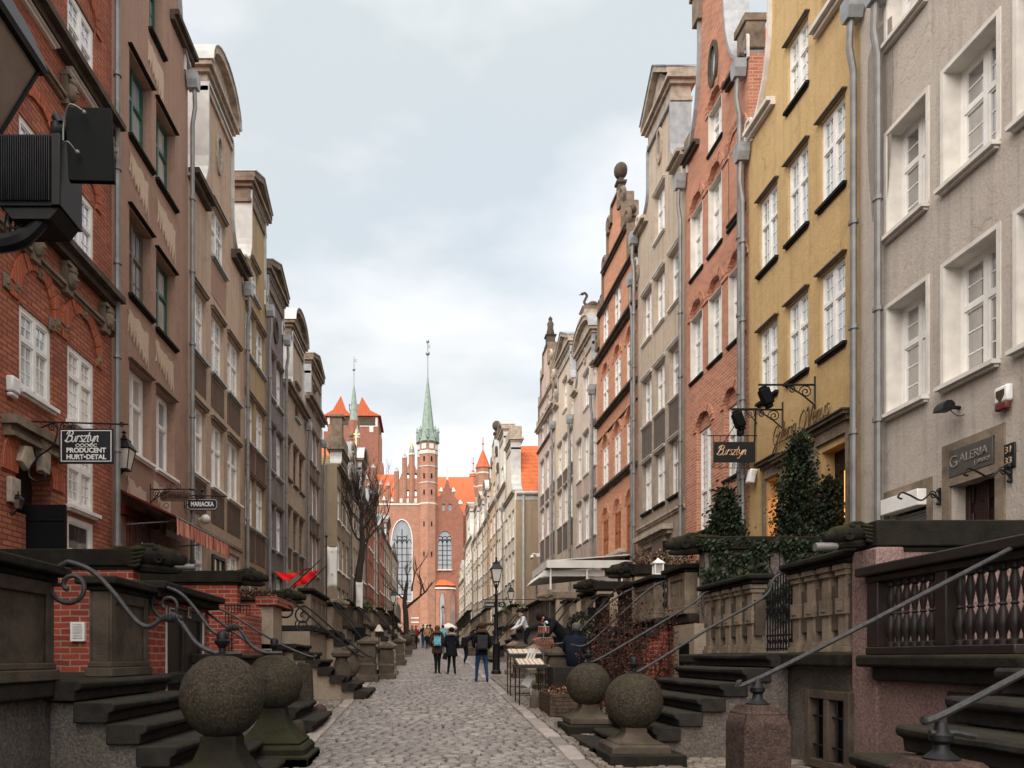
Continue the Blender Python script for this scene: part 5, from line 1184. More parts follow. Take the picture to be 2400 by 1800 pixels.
for i in range(6): S.tube(spiral((4.75, 9.44 + i * .15, 2.3), .07, .01, 0, 10, 14, plane='yz'), .008, 5); S.tube(spiral((4.75, 9.44 + i * .15, 1.9), .05, .01, 0, 10, 12, plane='yz'), .007, 5)
S.tube(catmull([(4.75, 9.33 + .96 * i / 8, 2.6 + .24 * math.sin(math.pi * i / 8)) for i in range(9)], 3), .015, 6)
tag(S.build('iron_gate', 'iron'), 'black wrought iron gate closing the gap between the tan stone balustrades', 'gate')
# cellar window
wt = thing('cellar_window', (4.6, 8.3, .45), 'barred two light cellar window in the grey roughcast under the tan balusters', 'window')
S = MB(); a, b, z0, z1 = 7.9, 8.82, .42, 1.32
for (p, q, r0, r1) in ((a, a + .1, z0, z1), (b - .1, b, z0, z1), ((a + b) / 2 - .05, (a + b) / 2 + .05, z0 + .1, z1 - .1), (a + .1, b - .1, z0, z0 + .1), (a + .1, b - .1, z1 - .1, z1)): S.box(4.52, 4.66, p, q, r0, r1)
S.build('frame', 'stone_brown', wt, bevel=.01)
S = MB(); S.box(4.63, 4.648, a + .1, b - .1, z0 + .1, z1 - .1); S.build('pane', 'black', wt, smooth=False)
S = MB()
for y in (8.1, 8.22, 8.5, 8.62): S.tube([(4.58, y, z0 + .1), (4.58, y, z1 - .1)], .011, 6)
for z in (.68, 1.02): S.tube([(4.575, a + .1, z), (4.575, b - .1, z)], .011, 6)
S.build('bars', 'iron', wt)
staircase('stone_stairs', 'wide dark stairs from the paired stone balls up to the iron gate', 'R', 4.6, 9.3, 11.8, 1.75, 7, .285)
ballpost('stone_ball', 'speckled stone ball standing before its twin, closest to the granite post', 2.62, 9.3, .355, 1.147, .36)
ballpost('stone_ball', 'speckled stone ball next to the wooden planter, partly hidden by its twin', 2.6, 11.8, .345, 1.27, .35)
S = MB(); S.box(2.2, 3.0, 9.5, 11.6, .3, G(9.5) + .1); tag(S.build('stone_step_slab', 'stone_step', bevel=.02), 'flat dark slab lying between the two ball pedestals', 'slab')
rail('handrail', 'slim handrail from the hidden twin ball up to the farther tan balusters', [(2.58, 11.8, 1.64), (2.75, 11.8, 1.66), (3.6, 11.8, 2.15), (4.3, 11.8, 2.58), (4.45, 11.8, 2.72), (4.62, 11.75, 2.74), (4.78, 11.7, 2.6), (4.74, 11.7, 2.42), (4.6, 11.7, 2.4)], .017)
rail('handrail', 'slim handrail from the speckled ball up to the scroll by the iron gate', [(2.5, 9.3, 1.52), (2.7, 9.3, 1.53), (3.6, 9.3, 2.08), (4.25, 9.3, 2.45), (4.38, 9.3, 2.68), (4.55, 9.3, 2.76), (4.75, 9.3, 2.66), (4.8, 9.3, 2.45), (4.68, 9.3, 2.3), (4.55, 9.3, 2.36)], .018)
CIV = crosswall('ivy_clad_wall', 'tall terrace wall overgrown with dark ivy under conifers', 'R', 13.5, 5.05, .4, 3.88, 'plaster_low', beast=.9)
# ---- right, farther
T2R = terrace('front_terrace', 'terrace of the yellow house with carved stone panels above brick', 'R', 5.0, 13.75, 17.8, 2.5, wall='brick_low')
for (a, b) in ((13.9, 14.9), (15.75, 17.3)):
    parapet(T2R, 'carved_parapet', 5.0, a, b, 2.52, 3.3, 'stone_tan', 1, cap='stone_dark')
S = MB(); S.box(4.8, 5.1, 13.2, 14.3, .5, 2.3); S.build('pillar', 'plaster_cream', T2R, smooth=False)
S = MB(); S.box(4.785, 4.802, 13.45, 13.95, .6, 1.95); S.build('cellar_door', 'black', T2R, smooth=False)
S = MB(); S.tube(catmull([(4.9, 14.95, 2.6), (4.9, 15.1, 3.0), (4.9, 15.35, 3.2), (4.9, 15.7, 3.25)], 5), .02, 6)
for q in (2.75, 2.95, 3.15): S.tube(spiral((4.9, 15.15, q), .1, .02, 0, 9, 14, plane='yz'), .012, 5)
S.tube([(4.9, 14.97, 2.5), (4.9, 14.97, 3.3)], .02, 6); tag(S.build('iron_gate', 'iron'), 'scrolled iron gate between the two carved stone panels', 'gate')
staircase('stone_stairs', 'stairs behind the withered shrub up to the carved stone panels', 'R', 4.95, 15.0, 17.0, 2.5, 9, .24, base='brick_low')
rail('handrail', 'arched handrail nearest the withered shrub, rising to the carved panels', [(2.95, 15.0, 1.95), (3.3, 15.0, 1.97), (4.0, 15.0, 2.6), (4.6, 15.0, 3.12), (5.0, 15.0, 3.27), (5.3, 15, 3.28)], .022)
rail('handrail', 'arched handrail behind the seated person, rising to the carved panels', [(2.95, 17.0, 2.0), (3.3, 17.0, 2.1), (4.0, 17.0, 2.75), (4.6, 17.0, 3.2), (5.0, 17.0, 3.3)], .022)
urnpost('tall brown stone post shaped like a flattened urn beside the amber stand', 3.02, 17.0, .88, 'stone_brown')
crosswall('garden_wall', 'terrace wall with a long beast spout under the red flowers and lantern', 'R', 17.95, 5.05, .6, 3.93, 'plaster_cream', beast=.9)
generic('R', 5.0, 18.2, 21.9, 1.6, 'plaster_low', 'before the beige house', (19.2, 20.9), 2, 'urn')
crosswall('garden_wall', 'terrace wall with a snarling beast spout in front of the white canopy', 'R', 22.1, 5.1, .8, 3.95, 'plaster_cream', beast=.9)
generic('R', 4.9, 22.4, 26.4, 1.6, 'plaster_cream', 'before the ornate brick house', (23.3, 25.0), 0, 'urn')
crosswall('garden_wall', 'pale terrace wall with a fish headed spout left of the white canopy poles', 'R', 26.7, 4.7, .9, 4.05, 'plaster_cream', beast=.9, capm='stone_tan')
generic('R', 4.6, 27, 36.8, 1.6, 'plaster_low', 'below the swan house and white canopy', (33, 34.8), 1, 'ball')
generic('R', 4.4, 37.2, 47.5, 1.5, 'plaster_cream', 'below the statue house', (40, 42), 0, 'urn')
generic('R', 4.0, 48.2, 65, 1.4, 'plaster_cream', 'below the red roofed house', (52, 54), 0, 'ball')
generic('R', 3.8, 65.3, 90, 1.4, 'plaster_cream', 'below the farthest pale gables', (72, 74), 2, 'urn')
# ======================= CHURCH =======================
YC = 128.0
ch = thing('brick_church', (PX(990, YC), YC, G(YC)), 'huge red brick church with green copper spires closing the street', 'church')
def cx(u, y=YC): return PX(u, y)
def cz(v, y=YC): return PZ(v, y)
def frontwall(nm, mat, outline, holes, y, thick=1.0, back=True, par=None):
    """wall facing the viewer in the plane y; outline and holes in (x,z)"""
    W = MB(); rings = [[Vector((p, q, 0)) for p, q in outline]] + [[Vector((p, q, 0)) for p, q in h_] for h_ in holes]
    flat = [v for r_ in rings for v in r_]
    W.add([(v.x, y, v.y) for v in flat], [tuple(t) for t in tessellate_polygon(rings)])
    for ring in [outline] + holes:
        n = len(ring)
        for i in range(n):
            a, b = ring[i], ring[(i + 1) % n]; W.add([(a[0], y, a[1]), (b[0], y, b[1]), (b[0], y + thick, b[1]), (a[0], y + thick, a[1])], [(0, 1, 2, 3)])
    return W.build(nm, mat, par or ch, smooth=False)
def pointed(x0, x1, z0, z1, n=8):
    """lancet outline: springing at 0.72 height"""
    zs = z0 + (z1 - z0) * .74; c = (x0 + x1) / 2; w = x1 - x0; out = [(x0, z0), (x1, z0)]
    for i in range(n + 1):
        t = i / n; out.append((x1 - (w / 2) * (1 - math.cos(t * math.pi / 2)), zs + (z1 - zs) * math.sin(t * math.pi / 2)))
    for i in range(n - 1, -1, -1):
        t = i / n; out.append((x0 + (w / 2) * (1 - math.cos(t * math.pi / 2)), zs + (z1 - zs) * math.sin(t * math.pi / 2)))
    return out
def lancet(x0, x1, z0, z1, y, nx, nz, edge='white_reveal', bar=.07):
    hp = pointed(x0, x1, z0, z1); P = MB(); P.prism(hp, y + .45, y + .5, 'b'); w = P.build('window', 'glass_church', ch, smooth=False)
    B = MB(); zs = z0 + (z1 - z0) * .74
    for i in range(1, nx): q = x0 + (x1 - x0) * i / nx; B.box(q - bar, q + bar, y + .33, y + .44, z0, zs + (z1 - zs) * (1 - abs(2 * i / nx - 1)) * .95 * .62)
    for i in range(1, nz): q = z0 + (zs - z0) * i / nz; B.box(x0, x1, y + .36, y + .43, q - bar * .6, q + bar * .6)
    for i in range(nx):
        c = x0 + (x1 - x0) * (i + .5) / nx; r_ = (x1 - x0) / nx * .48
        if 0 < i < nx - 1 or nx < 4: B.tube([(c + r_ * math.cos(t), y + .38, zs + r_ * 1.2 + r_ * math.sin(t)) for t in [k * math.pi / 6 for k in range(13)]], bar * .8, 4)
        B.tube([(c - r_, y + .38, zs - r_), (c - r_ * .4, y + .38, zs + r_ * .6), (c, y + .38, zs + r_ * .9), (c + r_ * .4, y + .38, zs + r_ * .6), (c + r_, y + .38, zs - r_)], bar * .8, 4)
    B.build('tracery', 'iron', w, smooth=False)
    if edge:
        E = MB(); n = len(hp); c0, c1 = (x0 + x1) / 2, (z0 + z1) / 2
        ho = [(c0 + (p - c0) * 1.1, c1 + (q - c1) * 1.03) for p, q in hp]
        for i in range(n): E.prism([hp[i], hp[(i + 1) % n], ho[(i + 1) % n], ho[i]], y - .06 - .004 * (i % 2), y + .02, 'b')
        E.build('window_edge', edge, w, smooth=False)
    return hp
zb = G(YC) - .5
wA = (cx(919), cx(965), cz(1408), cz(1219)); hA_ = pointed(*wA)
door = pointed(cx(905), cx(937), zb + .2, cz(1412))
frontwall('wall', 'brick_church', [(cx(845), zb), (cx(1003), zb), (cx(1003), cz(1181)), (cx(845), cz(1181))], [hA_], YC)
lancet(*wA, YC, 4, 9)
S = MB(); S.box(cx(905), cx(948), YC - 1.2, YC, zb, cz(1402)); S.build('porch', 'brick_church', ch, smooth=False)
S = MB(); S.prism(pointed(cx(911), cx(940), zb, cz(1412)), YC - 1.24, YC - 1.205, 'b'); S.build('door', 'dark_wood', ch, smooth=False)
S = MB(); S.box(cx(903), cx(950), YC - 1.3, YC, cz(1402) + .003, cz(1397)); S.build('porch_band', 'white_reveal', ch, smooth=False); S = MB(); S.box(cx(963), cx(1003), YC - .1, YC, cz(1450), cz(1447)); S.box(cx(963), cx(1003), YC - .1, YC, cz(1460), cz(1457)); S.build('plinth_band', 'white_reveal', ch, smooth=False); S = MB(); S.box(cx(845), cx(1003), YC - .12, YC, cz(1184), cz(1180)); S.build('plinth_band', 'white_reveal', ch, smooth=False)
# stair turret with copper spire
tx, ty = cx(1002.5), YC + .6; k = YC / FPX; oct_ = lambda r, z: (r * k, cz(z) - zb)
S = MB(); S.lathe([(24.5 * k, 0), oct_(24.5, 1181), oct_(23.5, 1179), oct_(23.5, 1036)], (tx, ty, zb), 8); S.build('stair_turret', 'brick_church', ch, smooth=False)
for (v0, v1) in ((1066, 1058), (1096, 1094), (1134, 1132), (1183, 1180)):
    S = MB(); S.lathe([(24.6 * k, 0), (24.9 * k, cz(v1) - cz(v0))], (tx, ty, cz(v0)), 8); S.build('white_band', 'white_reveal', ch, smooth=False)
S = MB()
for j in range(8):
    a = math.pi * 2 * (j + .5) / 8; rr = 22.2 * k; c = (tx + rr * math.cos(a), ty + rr * math.sin(a), (cz(1056) + cz(1042)) / 2)
    S.obox(c, (.25, .8, cz(1044) - cz(1056)), Matrix.Rotation(a, 3, 'Z'))
S.build('blind_arcade', 'white_reveal', ch)
for v in (1078, 1118, 1156, 1230, 1300): 
    for a in (-1.96, -1.18): S = MB(); S.obox((tx + 22.9 * k * math.cos(a), ty + 22.9 * k * math.sin(a), cz(v)), (.2, .18, .8), Matrix.Rotation(a, 3, 'Z')); S.build('slit_window', 'black', ch, smooth=False)
S = MB(); S.lathe([(25.5 * k, 0), (25.5 * k, .3), (23.5 * k, .35), (23.8 * k, cz(1022) - cz(1039)), (20 * k, cz(1016) - cz(1039)), (17 * k, cz(1015) - cz(1039)), (15.8 * k, cz(1010) - cz(1039)), (8.4 * k, cz(945) - cz(1039)), (1.0 * k, cz(877) - cz(1039))], (tx, ty, cz(1039)), 8)
for j in range(8):
    a = math.pi * 2 * (j + .5) / 8; rr = 22.5 * k; ca, sa = math.cos(a), math.sin(a); w = 9 * k
    p = lambda o, z, e=0: (tx + (rr + e) * ca - sa * o, ty + (rr + e) * sa + ca * o, z)
    S.add([p(-w, cz(1037), .3), p(w, cz(1037), .3), p(0, cz(1011), .1), (tx + 12 * k * ca, ty + 12 * k * sa, cz(1016))], [(0, 1, 2), (0, 2, 3), (1, 3, 2)])
    a = math.pi * 2 * j / 8; S.lathe([(.22, 0), (.18, 1.2), (.28, 1.4), (.05, 2.2)], (tx + 24.5 * k * math.cos(a), ty + 24.5 * k * math.sin(a), cz(1030)), 6)
sp = S.build('copper_spire', 'copper', ch, smooth=False)
S = MB(); S.tube([(tx, ty, cz(880)), (tx, ty, cz(797))], .11, 6); S.ball((tx, ty, cz(825)), .38, 10, 7); S.ball((tx, ty, cz(797)), .3, 8, 6); S.prism([(tx, cz(806)), (tx + .5, cz(804)), (tx + .35, cz(809)), (tx + .5, cz(812)), (tx, cz(812))], ty - .04, ty + .04, 'b'); S.build('weather_vane', 'zinc', ch)
# gables above the wall with pinnacles
def pinnacle(u, vtop, w, vbase=1181, cap=11, dome=False, y=YC):
    S = MB(); r = w / 2 * k
    S.lathe([(r, 0), (r, cz(vtop + cap) - cz(vbase))], (cx(u), y + .3, cz(vbase)), 8)
    for j in range(8): a = math.pi * 2 * j / 8; S.tube([(cx(u) + r * math.cos(a), y + .3 + r * math.sin(a), cz(vbase)), (cx(u) + r * math.cos(a), y + .3 + r * math.sin(a), cz(vtop + cap))], .07, 4)
    p = S.build('pinnacle', 'brick_church', ch, smooth=False)
    S = MB(); S.lathe([(r * 1.25, 0), (r * 1.3, .25), (r * 1.1, .3)], (cx(u), y + .3, cz(vtop + cap)), 8); S.build('pinnacle_ring', 'white_reveal', p)
    S = MB(); z0 = cz(vtop + cap) + .28
    if dome: S.lathe([(r, 0), (r * 1.05, .5), (r * .8, 1.1), (r * .3, 1.6), (.05, 2.0)], (cx(u), y + .3, z0), 10)
    else: S.lathe([(r * 1.15, 0), (r * .6, (cz(vtop) - z0) * .55), (.03, cz(vtop) - z0)], (cx(u), y + .3, z0), 8)
    S.build('pinnacle_cap', 'lead', p)
frontwall('gable', 'brick_church', [(cx(925), cz(1180)), (cx(982), cz(1180)), (cx(982), cz(1105)), (cx(975), cz(1098)), (cx(970), cz(1082)), (cx(959), cz(1082)), (cx(953), cz(1098)), (cx(940), cz(1110)), (cx(932), cz(1135)), (cx(925), cz(1150))],
          [pointed(cx(952), cx(958.5), cz(1162), cz(1147)), pointed(cx(970), cx(977), cz(1162), cz(1147)), pointed(cx(952), cx(958.5), cz(1120), cz(1108)), pointed(cx(970), cx(977), cz(1120), cz(1108))], YC + .25, .5)
S = MB(); S.box(cx(926), cx(981), YC + .9, YC + 1, cz(1178), cz(1106)); S.build('gable_backing', 'glass_church', ch, smooth=False)
for a in ((929, 1094, 10), (948, 1062, 10), (965, 1052, 12, 1181, 14, True), (984, 1060, 10)): pinnacle(*a)
frontwall('gable', 'brick_church', [(cx(845), cz(1180)), (cx(925), cz(1180)), (cx(914), cz(1160)), (cx(895), cz(1142)), (cx(880), cz(1110)), (cx(862), cz(1088)), (cx(845), cz(1062))], [], YC + .25, .5)
for a in ((837, 1012, 11, 1181, 14, True), (853, 1046, 10), (874, 1085, 10), (891, 1125, 9), (910, 1127, 9)): pinnacle(*a)
S = MB()
for u, v in ((858, 1115), (866, 1130), (882, 1150), (900, 1165), (918, 1168), (848, 1130)): S.prism([(cx(u) - .4, cz(v + 7)), (cx(u) + .4, cz(v + 7)), (cx(u), cz(v - 4))], YC + .1, YC + .24, 'b')
for u in (940, 955, 974): S.box(cx(u) - .25, cx(u) + .25, YC + .1, YC + .24, cz(1178), cz(1168))
S.build('white_niche', 'white_reveal', ch, smooth=False)
for (u, v0, v1, hw) in ((834.5, 1052, 1008, 9), (965, 1052, 1036, 3.5)):
    S = MB(); S.box(cx(u) - .11, cx(u) + .11, YC - .1, YC + .1, cz(v0), cz(v1)); zz = cz(v1 + (v0 - v1) * .22); S.box(cx(u - hw), cx(u + hw), YC - .098, YC + .098, zz - .11, zz + .11); S.build('gilded_cross', 'gold', ch, smooth=False)
# roofs
def roofplane(nm, u0, u1, ve, vr, y0, y1, mat='tile_church'):
    S = MB(); z0, z1 = cz(ve, y0), cz(vr, y1)
    S.add([(PX(u0, y0), y0, z0), (PX(u1, y0), y0, z0), (PX(u1, y0), y1, z1), (PX(u0, y0), y1, z1), (PX(u1, y0), y1 + (y1 - y0), z0), (PX(u0, y0), y1 + (y1 - y0), z0)], [(0, 1, 2, 3), (3, 2, 4, 5), (1, 4, 2), (0, 3, 5)]); return S.build(nm, mat, ch, smooth=False)
roofplane('roof', 850, 985, 1185, 1112, 131, 141)
roofplane('roof', 1025, 1118, 1212, 1118, 131, 143)
S = MB(); S.box(cx(1025), cx(1160), 131, 150, zb, cz(1200, 131) - .6); S.build('nave_wall', 'brick_church_dark', ch, smooth=False)
wB = (cx(1027), cx(1058.5), cz(1334), cz(1243))
frontwall('transept_wall', 'brick_church_dark', [(cx(1024), zb), (cx(1086), zb), (cx(1086), cz(1200)), (cx(1081), cz(1194)), (cx(1074), cz(1180)), (cx(1074), cz(1172)), (cx(1066), cz(1163)), (cx(1062), cz(1148)), (cx(1055), cz(1142)), (cx(1052), cz(1128)), (cx(1048.5), cz(1122)), (cx(1045), cz(1128)), (cx(1042), cz(1142)), (cx(1036), cz(1148)), (cx(1032), cz(1160)), (cx(1024), cz(1165))],
          [pointed(*wB), pointed(cx(1036), cx(1043), cz(1196), cz(1180)), pointed(cx(1051), cx(1059), cz(1196), cz(1180))], YC + .2)
lancet(*wB, YC + .2, 3, 6, edge='brick_church')
S = MB(); S.box(cx(1034), cx(1062), YC + .6, YC + .7, cz(1198), cz(1178)); S.build('small_window', 'glass_church', ch, smooth=False)
S = MB(); S.box(cx(1025), cx(1060), YC - .15, YC + .2, cz(1337), cz(1334.5)); S.build('window_sill', 'white_reveal', ch, smooth=False)
S = MB(); S.tube([(cx(1048.5), YC + .5, cz(1122)), (cx(1048.5), YC + .5, cz(1093))], .06, 5); S.box(cx(1046.5), cx(1050.5), YC + .3, YC + .7, cz(1124), cz(1116))
for u, v in ((1034, 1146), (1063, 1147), (1079, 1176)): S.lathe([(.45, 0), (.5, .2), (.05, .9)], (cx(u), YC + .5, cz(v + 6)), 6)
S.build('gable_finial', 'white_reveal', ch, smooth=False)
# low chapel between the turret and the last houses
qx, qy, qr = cx(1036), YC + 2.2, 3.0
S = MB(); S.lathe([(qr, 0), (qr, cz(1375) - zb)], (qx, qy, zb), 14); S.build('chapel_wall', 'brick_church', ch, smooth=False)
S = MB(); S.lathe([(qr + .3, 0), (qr * .6, 1.3), (.3, cz(1339) - cz(1373)), (.05, cz(1338) - cz(1373))], (qx, qy, cz(1373)), 14); S.build('chapel_roof', 'tile', ch, smooth=False)
S = MB(); S.lathe([(qr + .25, 0), (qr + .2, .25)], (qx, qy, cz(1381)), 14); S.build('chapel_cornice', 'white_reveal', ch)
for u in (1036, 1060):
    yy = qy - math.sqrt(qr ** 2 - (cx(u) - qx) ** 2); hp = pointed(cx(u - 5), cx(u + 5), zb + 1.5, cz(1391)); P = MB(); P.prism(hp, yy - .12, yy + .3, 'b'); w = P.build('window', 'glass_church', ch, smooth=False)
    E = MB(); c0 = cx(u); c1 = zb + 4; ho = [(c0 + (p - c0) * 1.3, c1 + (q - c1) * 1.06) for p, q in hp]
    for i in range(len(hp)): E.prism([hp[i], hp[(i + 1) % len(hp)], ho[(i + 1) % len(hp)], ho[i]], yy - .18 - .003 * (i % 2), yy + .35, 'b')
    E.build('window_edge', 'brick_church_dark', w, smooth=False)
# right turrets with red cones
for (u, y, r, vb, va, vt) in ((1132, 132, 16, 1098, 1055, 1025), (1109, 150, 9, 1118, 1100, 1072)):
    kk = y / FPX; S = MB(); S.lathe([(r * kk, 0), (r * kk, cz(vb, y) - zb)], (PX(u, y), y, zb), 8); t_ = S.build('corner_turret', 'brick_church', ch, smooth=False)
    S = MB(); S.lathe([(r * 1.15 * kk, 0), (r * .1 * kk, cz(va, y) - cz(vb, y)), (.02, cz(va - 2, y) - cz(vb, y))], (PX(u, y), y, cz(vb, y)), 8); S.tube([(PX(u, y), y, cz(va, y)), (PX(u, y), y, cz(vt, y))], .07, 5); S.ball((PX(u, y), y, cz((va + vt) / 2, y)), .2, 6, 5); S.build('turret_roof', 'tile_church', t_, smooth=False)
    for v in (1112, 1143, 1170): S = MB(); S.lathe([(r * 1.03 * kk, 0), (r * 1.03 * kk, .25)], (PX(u, y), y, cz(v, y)), 8); S.build('white_band', 'white_reveal', t_, smooth=False)
# great west tower
YT = 172.0; a, b = PX(768, YT), PX(887, YT); z1 = cz(976, YT)
S = MB(); S.box(a, b, YT, YT + 12, zb, z1 - .02); S.box(PX(879, YT), PX(893, YT), YT + .3, YT + 4, zb, cz(1018, YT)); S.box(PX(882, YT), PX(898, YT), YT - 1, YT + 3, zb, cz(1088, YT)); S.box(PX(758, YT), PX(772, YT), YT + .3, YT + 4, zb, cz(1010, YT))
S.build('great_tower', 'brick_church_dark', ch, smooth=False)
S = MB(); S.box(PX(775, YT), PX(820, YT), YT - .1, YT, cz(995, YT), cz(979, YT)); S.box(PX(833, YT), PX(879, YT), YT - .1, YT, cz(997, YT), cz(980, YT)); S.build('tower_frieze', 'stone_brown', ch, smooth=False)
S = MB(); S.box(PX(880, YT), PX(885, YT), YT - .12, YT, cz(998, YT), cz(979, YT)); S.build('tower_band', 'white_reveal', ch, smooth=False)
S = MB(); S.box(PX(767, YT), PX(773, YT), YT - .12, YT, cz(995, YT), cz(979, YT)); S.build('tower_band', 'white_reveal', ch, smooth=False)
S = MB(); S.box(PX(866, YT), PX(875, YT), YT - .12, YT, cz(1013, YT), cz(1000, YT)); S.build('tower_band', 'white_reveal', ch, smooth=False)
S = MB(); S.box(PX(838, YT), PX(886, YT), YT - .1, YT, cz(1000, YT), cz(998, YT)); S.build('tower_band', 'white_reveal', ch, smooth=False)
for (u0, um, u1, va) in ((757, 800, 826, 929), (822, 849, 893, 932)):
    S = MB(); x0, x1, xm = PX(u0, YT), PX(u1, YT), PX(um, YT); za = cz(va, YT); zq = (z1 + za) / 2 - 1.0
    xa, xb = x0 + (xm - x0) * .55, x1 + (xm - x1) * .55
    S.prism([(x0, z1), (x1, z1), (xb, zq), (xm, za), (xa, zq)], YT - .6, YT + 12.5, 'b'); S.build('tower_roof', 'tile_church', ch, smooth=False)
S = MB(); S.box(PX(815, YT), PX(835, YT), YT + 5, YT + 7, cz(960, YT), cz(944, YT)); 
for u in (814, 819, 824, 829, 834): S.tube([(PX(u, YT), YT + 5, cz(946, YT)), (PX(u, YT), YT + 5, cz(930, YT))], .08, 4)
S.tube([(PX(812, YT), YT + 5, cz(932, YT)), (PX(838, YT), YT + 5, cz(932, YT))], .08, 4); S.build('viewing_platform', 'iron', ch, smooth=False)
# slim left turret with copper spire
YS = 140.0; kk = YS / FPX
S = MB(); S.lathe([(13 * kk, 0), (13 * kk, cz(988, YS) - zb), (10.5 * kk, cz(986, YS) - zb)], (PX(829.5, YS), YS, zb), 8); S.build('slim_turret', 'brick_church_dark', ch, smooth=False)
S = MB(); S.lathe([(10.5 * kk, 0), (8 * kk, cz(960, YS) - cz(987, YS)), (4.5 * kk, cz(925, YS) - cz(987, YS)), (.8 * kk, cz(899, YS) - cz(987, YS))], (PX(829.5, YS), YS, cz(987, YS)), 8); S.build('copper_spire', 'copper', ch, smooth=False)
S = MB(); q = PX(829.5, YS); S.tube([(q, YS, cz(902, YS)), (q, YS, cz(835, YS))], .09, 5); S.ball((q, YS, cz(866, YS)), .3, 8, 6); S.prism([(q, cz(842, YS)), (q + .6, cz(842, YS)), (q + .4, cz(845, YS)), (q + .6, cz(848, YS)), (q, cz(848, YS))], YS - .04, YS + .04, 'b'); S.build('weather_vane', 'zinc', ch)
# ======================= SIGNS, LAMPS, STALLS, CLOTH =======================
def text(par, s, loc, size, mat, rot, name='lettering', shear=0, ext=.006, sx=1.0, align='CENTER', off=0.0):
    c = bpy.data.curves.new(name, 'FONT'); c.body = s; c.size = size; c.shear = shear; c.extrude = ext; c.align_x = align; c.align_y = 'CENTER'; c.offset = off; c.resolution_u = 3
    c.materials.append(M[mat]); q = bpy.data.objects.new('tmp', c); C.objects.link(q); me = bpy.data.meshes.new_from_object(q.evaluated_get(bpy.context.evaluated_depsgraph_get()))
    bpy.data.objects.remove(q); o = bpy.data.objects.new(name, me); C.objects.link(o); o.rotation_euler = rot; o.scale = (sx, 1, 1)
    o.parent = par; o.location = Vector(loc) - ORG[par.name]; return o
FRONT, LEFTF, RIGHTF = (R(90), 0, 0), (R(90), 0, R(90)), (R(90), 0, R(-90))
GL = {'B': (1.0, [[(.1, 0), (.3, 1), (.45, 1.65)], [(.0, 1.2), (.15, 1.6), (.6, 1.78), (.98, 1.5), (.8, 1.1), (.4, .95)], [(.4, .95), (.9, .85), (.98, .4), (.6, .0), (.1, .06), (-.1, .3)]]),
      'u': (.72, [[(0, .95), (-.02, .3), (.2, 0), (.45, .25), (.55, .95)], [(.55, .95), (.52, .25), (.72, .05)]]), 'r': (.55, [[(0, 0), (.08, .5), (.12, 1)], [(.1, .6), (.3, .95), (.5, .9)]]),
      's': (.55, [[(.45, .85), (.2, 1), (.08, .75), (.38, .4), (.3, .05), (-.02, .1)]]), 'z': (.62, [[(0, .92), (.5, .95), (.25, .5), (0, .02), (.55, .05)]]), 't': (.5, [[(.2, 1.55), (.1, .3), (.22, 0), (.42, .12)], [(-.08, 1), (.45, 1.02)]]),
      'y': (.7, [[(0, .95), (.03, .35), (.25, .2), (.48, .45), (.6, .95)], [(.6, .95), (.45, -.1), (.2, -.65), (-.05, -.45)]]), 'n': (.75, [[(0, 0), (.1, .95)], [(.05, .4), (.3, .95), (.48, .8), (.48, .2), (.7, .05)]]),
      'G': (1.1, [[(1, 1.45), (.65, 1.75), (.2, 1.25), (.12, .45), (.5, .02), (.9, .35), (.95, .85)], [(.55, .8), (.95, .85), (.8, -.3), (.4, -.9), (.1, -.6), (.5, -.1)]]), 'a': (.68, [[(.5, .85), (.2, 1), (0, .5), (.15, .03), (.42, .3), (.52, .95)], [(.52, .95), (.48, .2), (.68, .05)]]),
      'l': (.4, [[(.1, .3), (.3, 1.5), (.2, 1.75), (.08, 1.2), (.08, .2), (.35, .05)]]), 'e': (.6, [[(0, .45), (.42, .6), (.35, .95), (.1, .9), (0, .4), (.22, 0), (.58, .2)]]), 'i': (.32, [[(.1, .95), (.06, .25), (.3, .05)], [(.16, 1.35), (.18, 1.45)]]),
      'V': (1.0, [[(-.05, 1.4), (.15, 1.7), (.3, .9), (.42, 0), (.75, 1.1), (1.05, 1.75), (1.2, 1.6)]]), ' ': (.5, []), 'O': (1.2, [[(.6, 1.7), (.1, 1.2), (.05, .4), (.5, -.1), (1.0, .4), (1.05, 1.2), (.6, 1.7)]])}
def script(par, s, fn, size, mat, r=.012, name='lettering', slant=.22):
    S = MB(); x = 0
    for ch_ in s:
        adv, strokes = GL[ch_]
        for st in strokes:
            P = catmull([(p[0], p[1], 0) for p in st], 5); S.tube([fn((x + p.x + p.y * slant) * size, p.y * size) for p in P], r, 5)
        x += adv
    return S.build(name, mat, par), x * size
def scrollbracket(S, p, q, rad=.012, k=1.0):
    """wrought arm from the wall point p out to q with scrolls underneath"""
    p, q = Vector(p), Vector(q); d = q - p; L = d.length; d.normalize()
    S.tube([p, q], rad * 1.3, 6); S.tube([p + Vector((0, 0, .12 * k)), p - Vector((0, 0, .35 * k))], rad * 1.6, 6)
    at = lambda a, z: tuple(p + d * a + Vector((0, 0, z)))
    S.tube([at(.0, -.3 * k), at(L * .2, -.16 * k), at(L * .45, -.03 * k)], rad, 5)
    for a0, z0, r0 in ((.14 * k, -.1 * k, .1 * k), (.34 * k, -.07 * k, .06 * k)):
        S.tube([at(a0 + r0 * (1 - i / 18) * math.cos(i * .7), z0 + r0 * (1 - i / 18) * math.sin(i * .7)) for i in range(17)], rad * .8, 5)
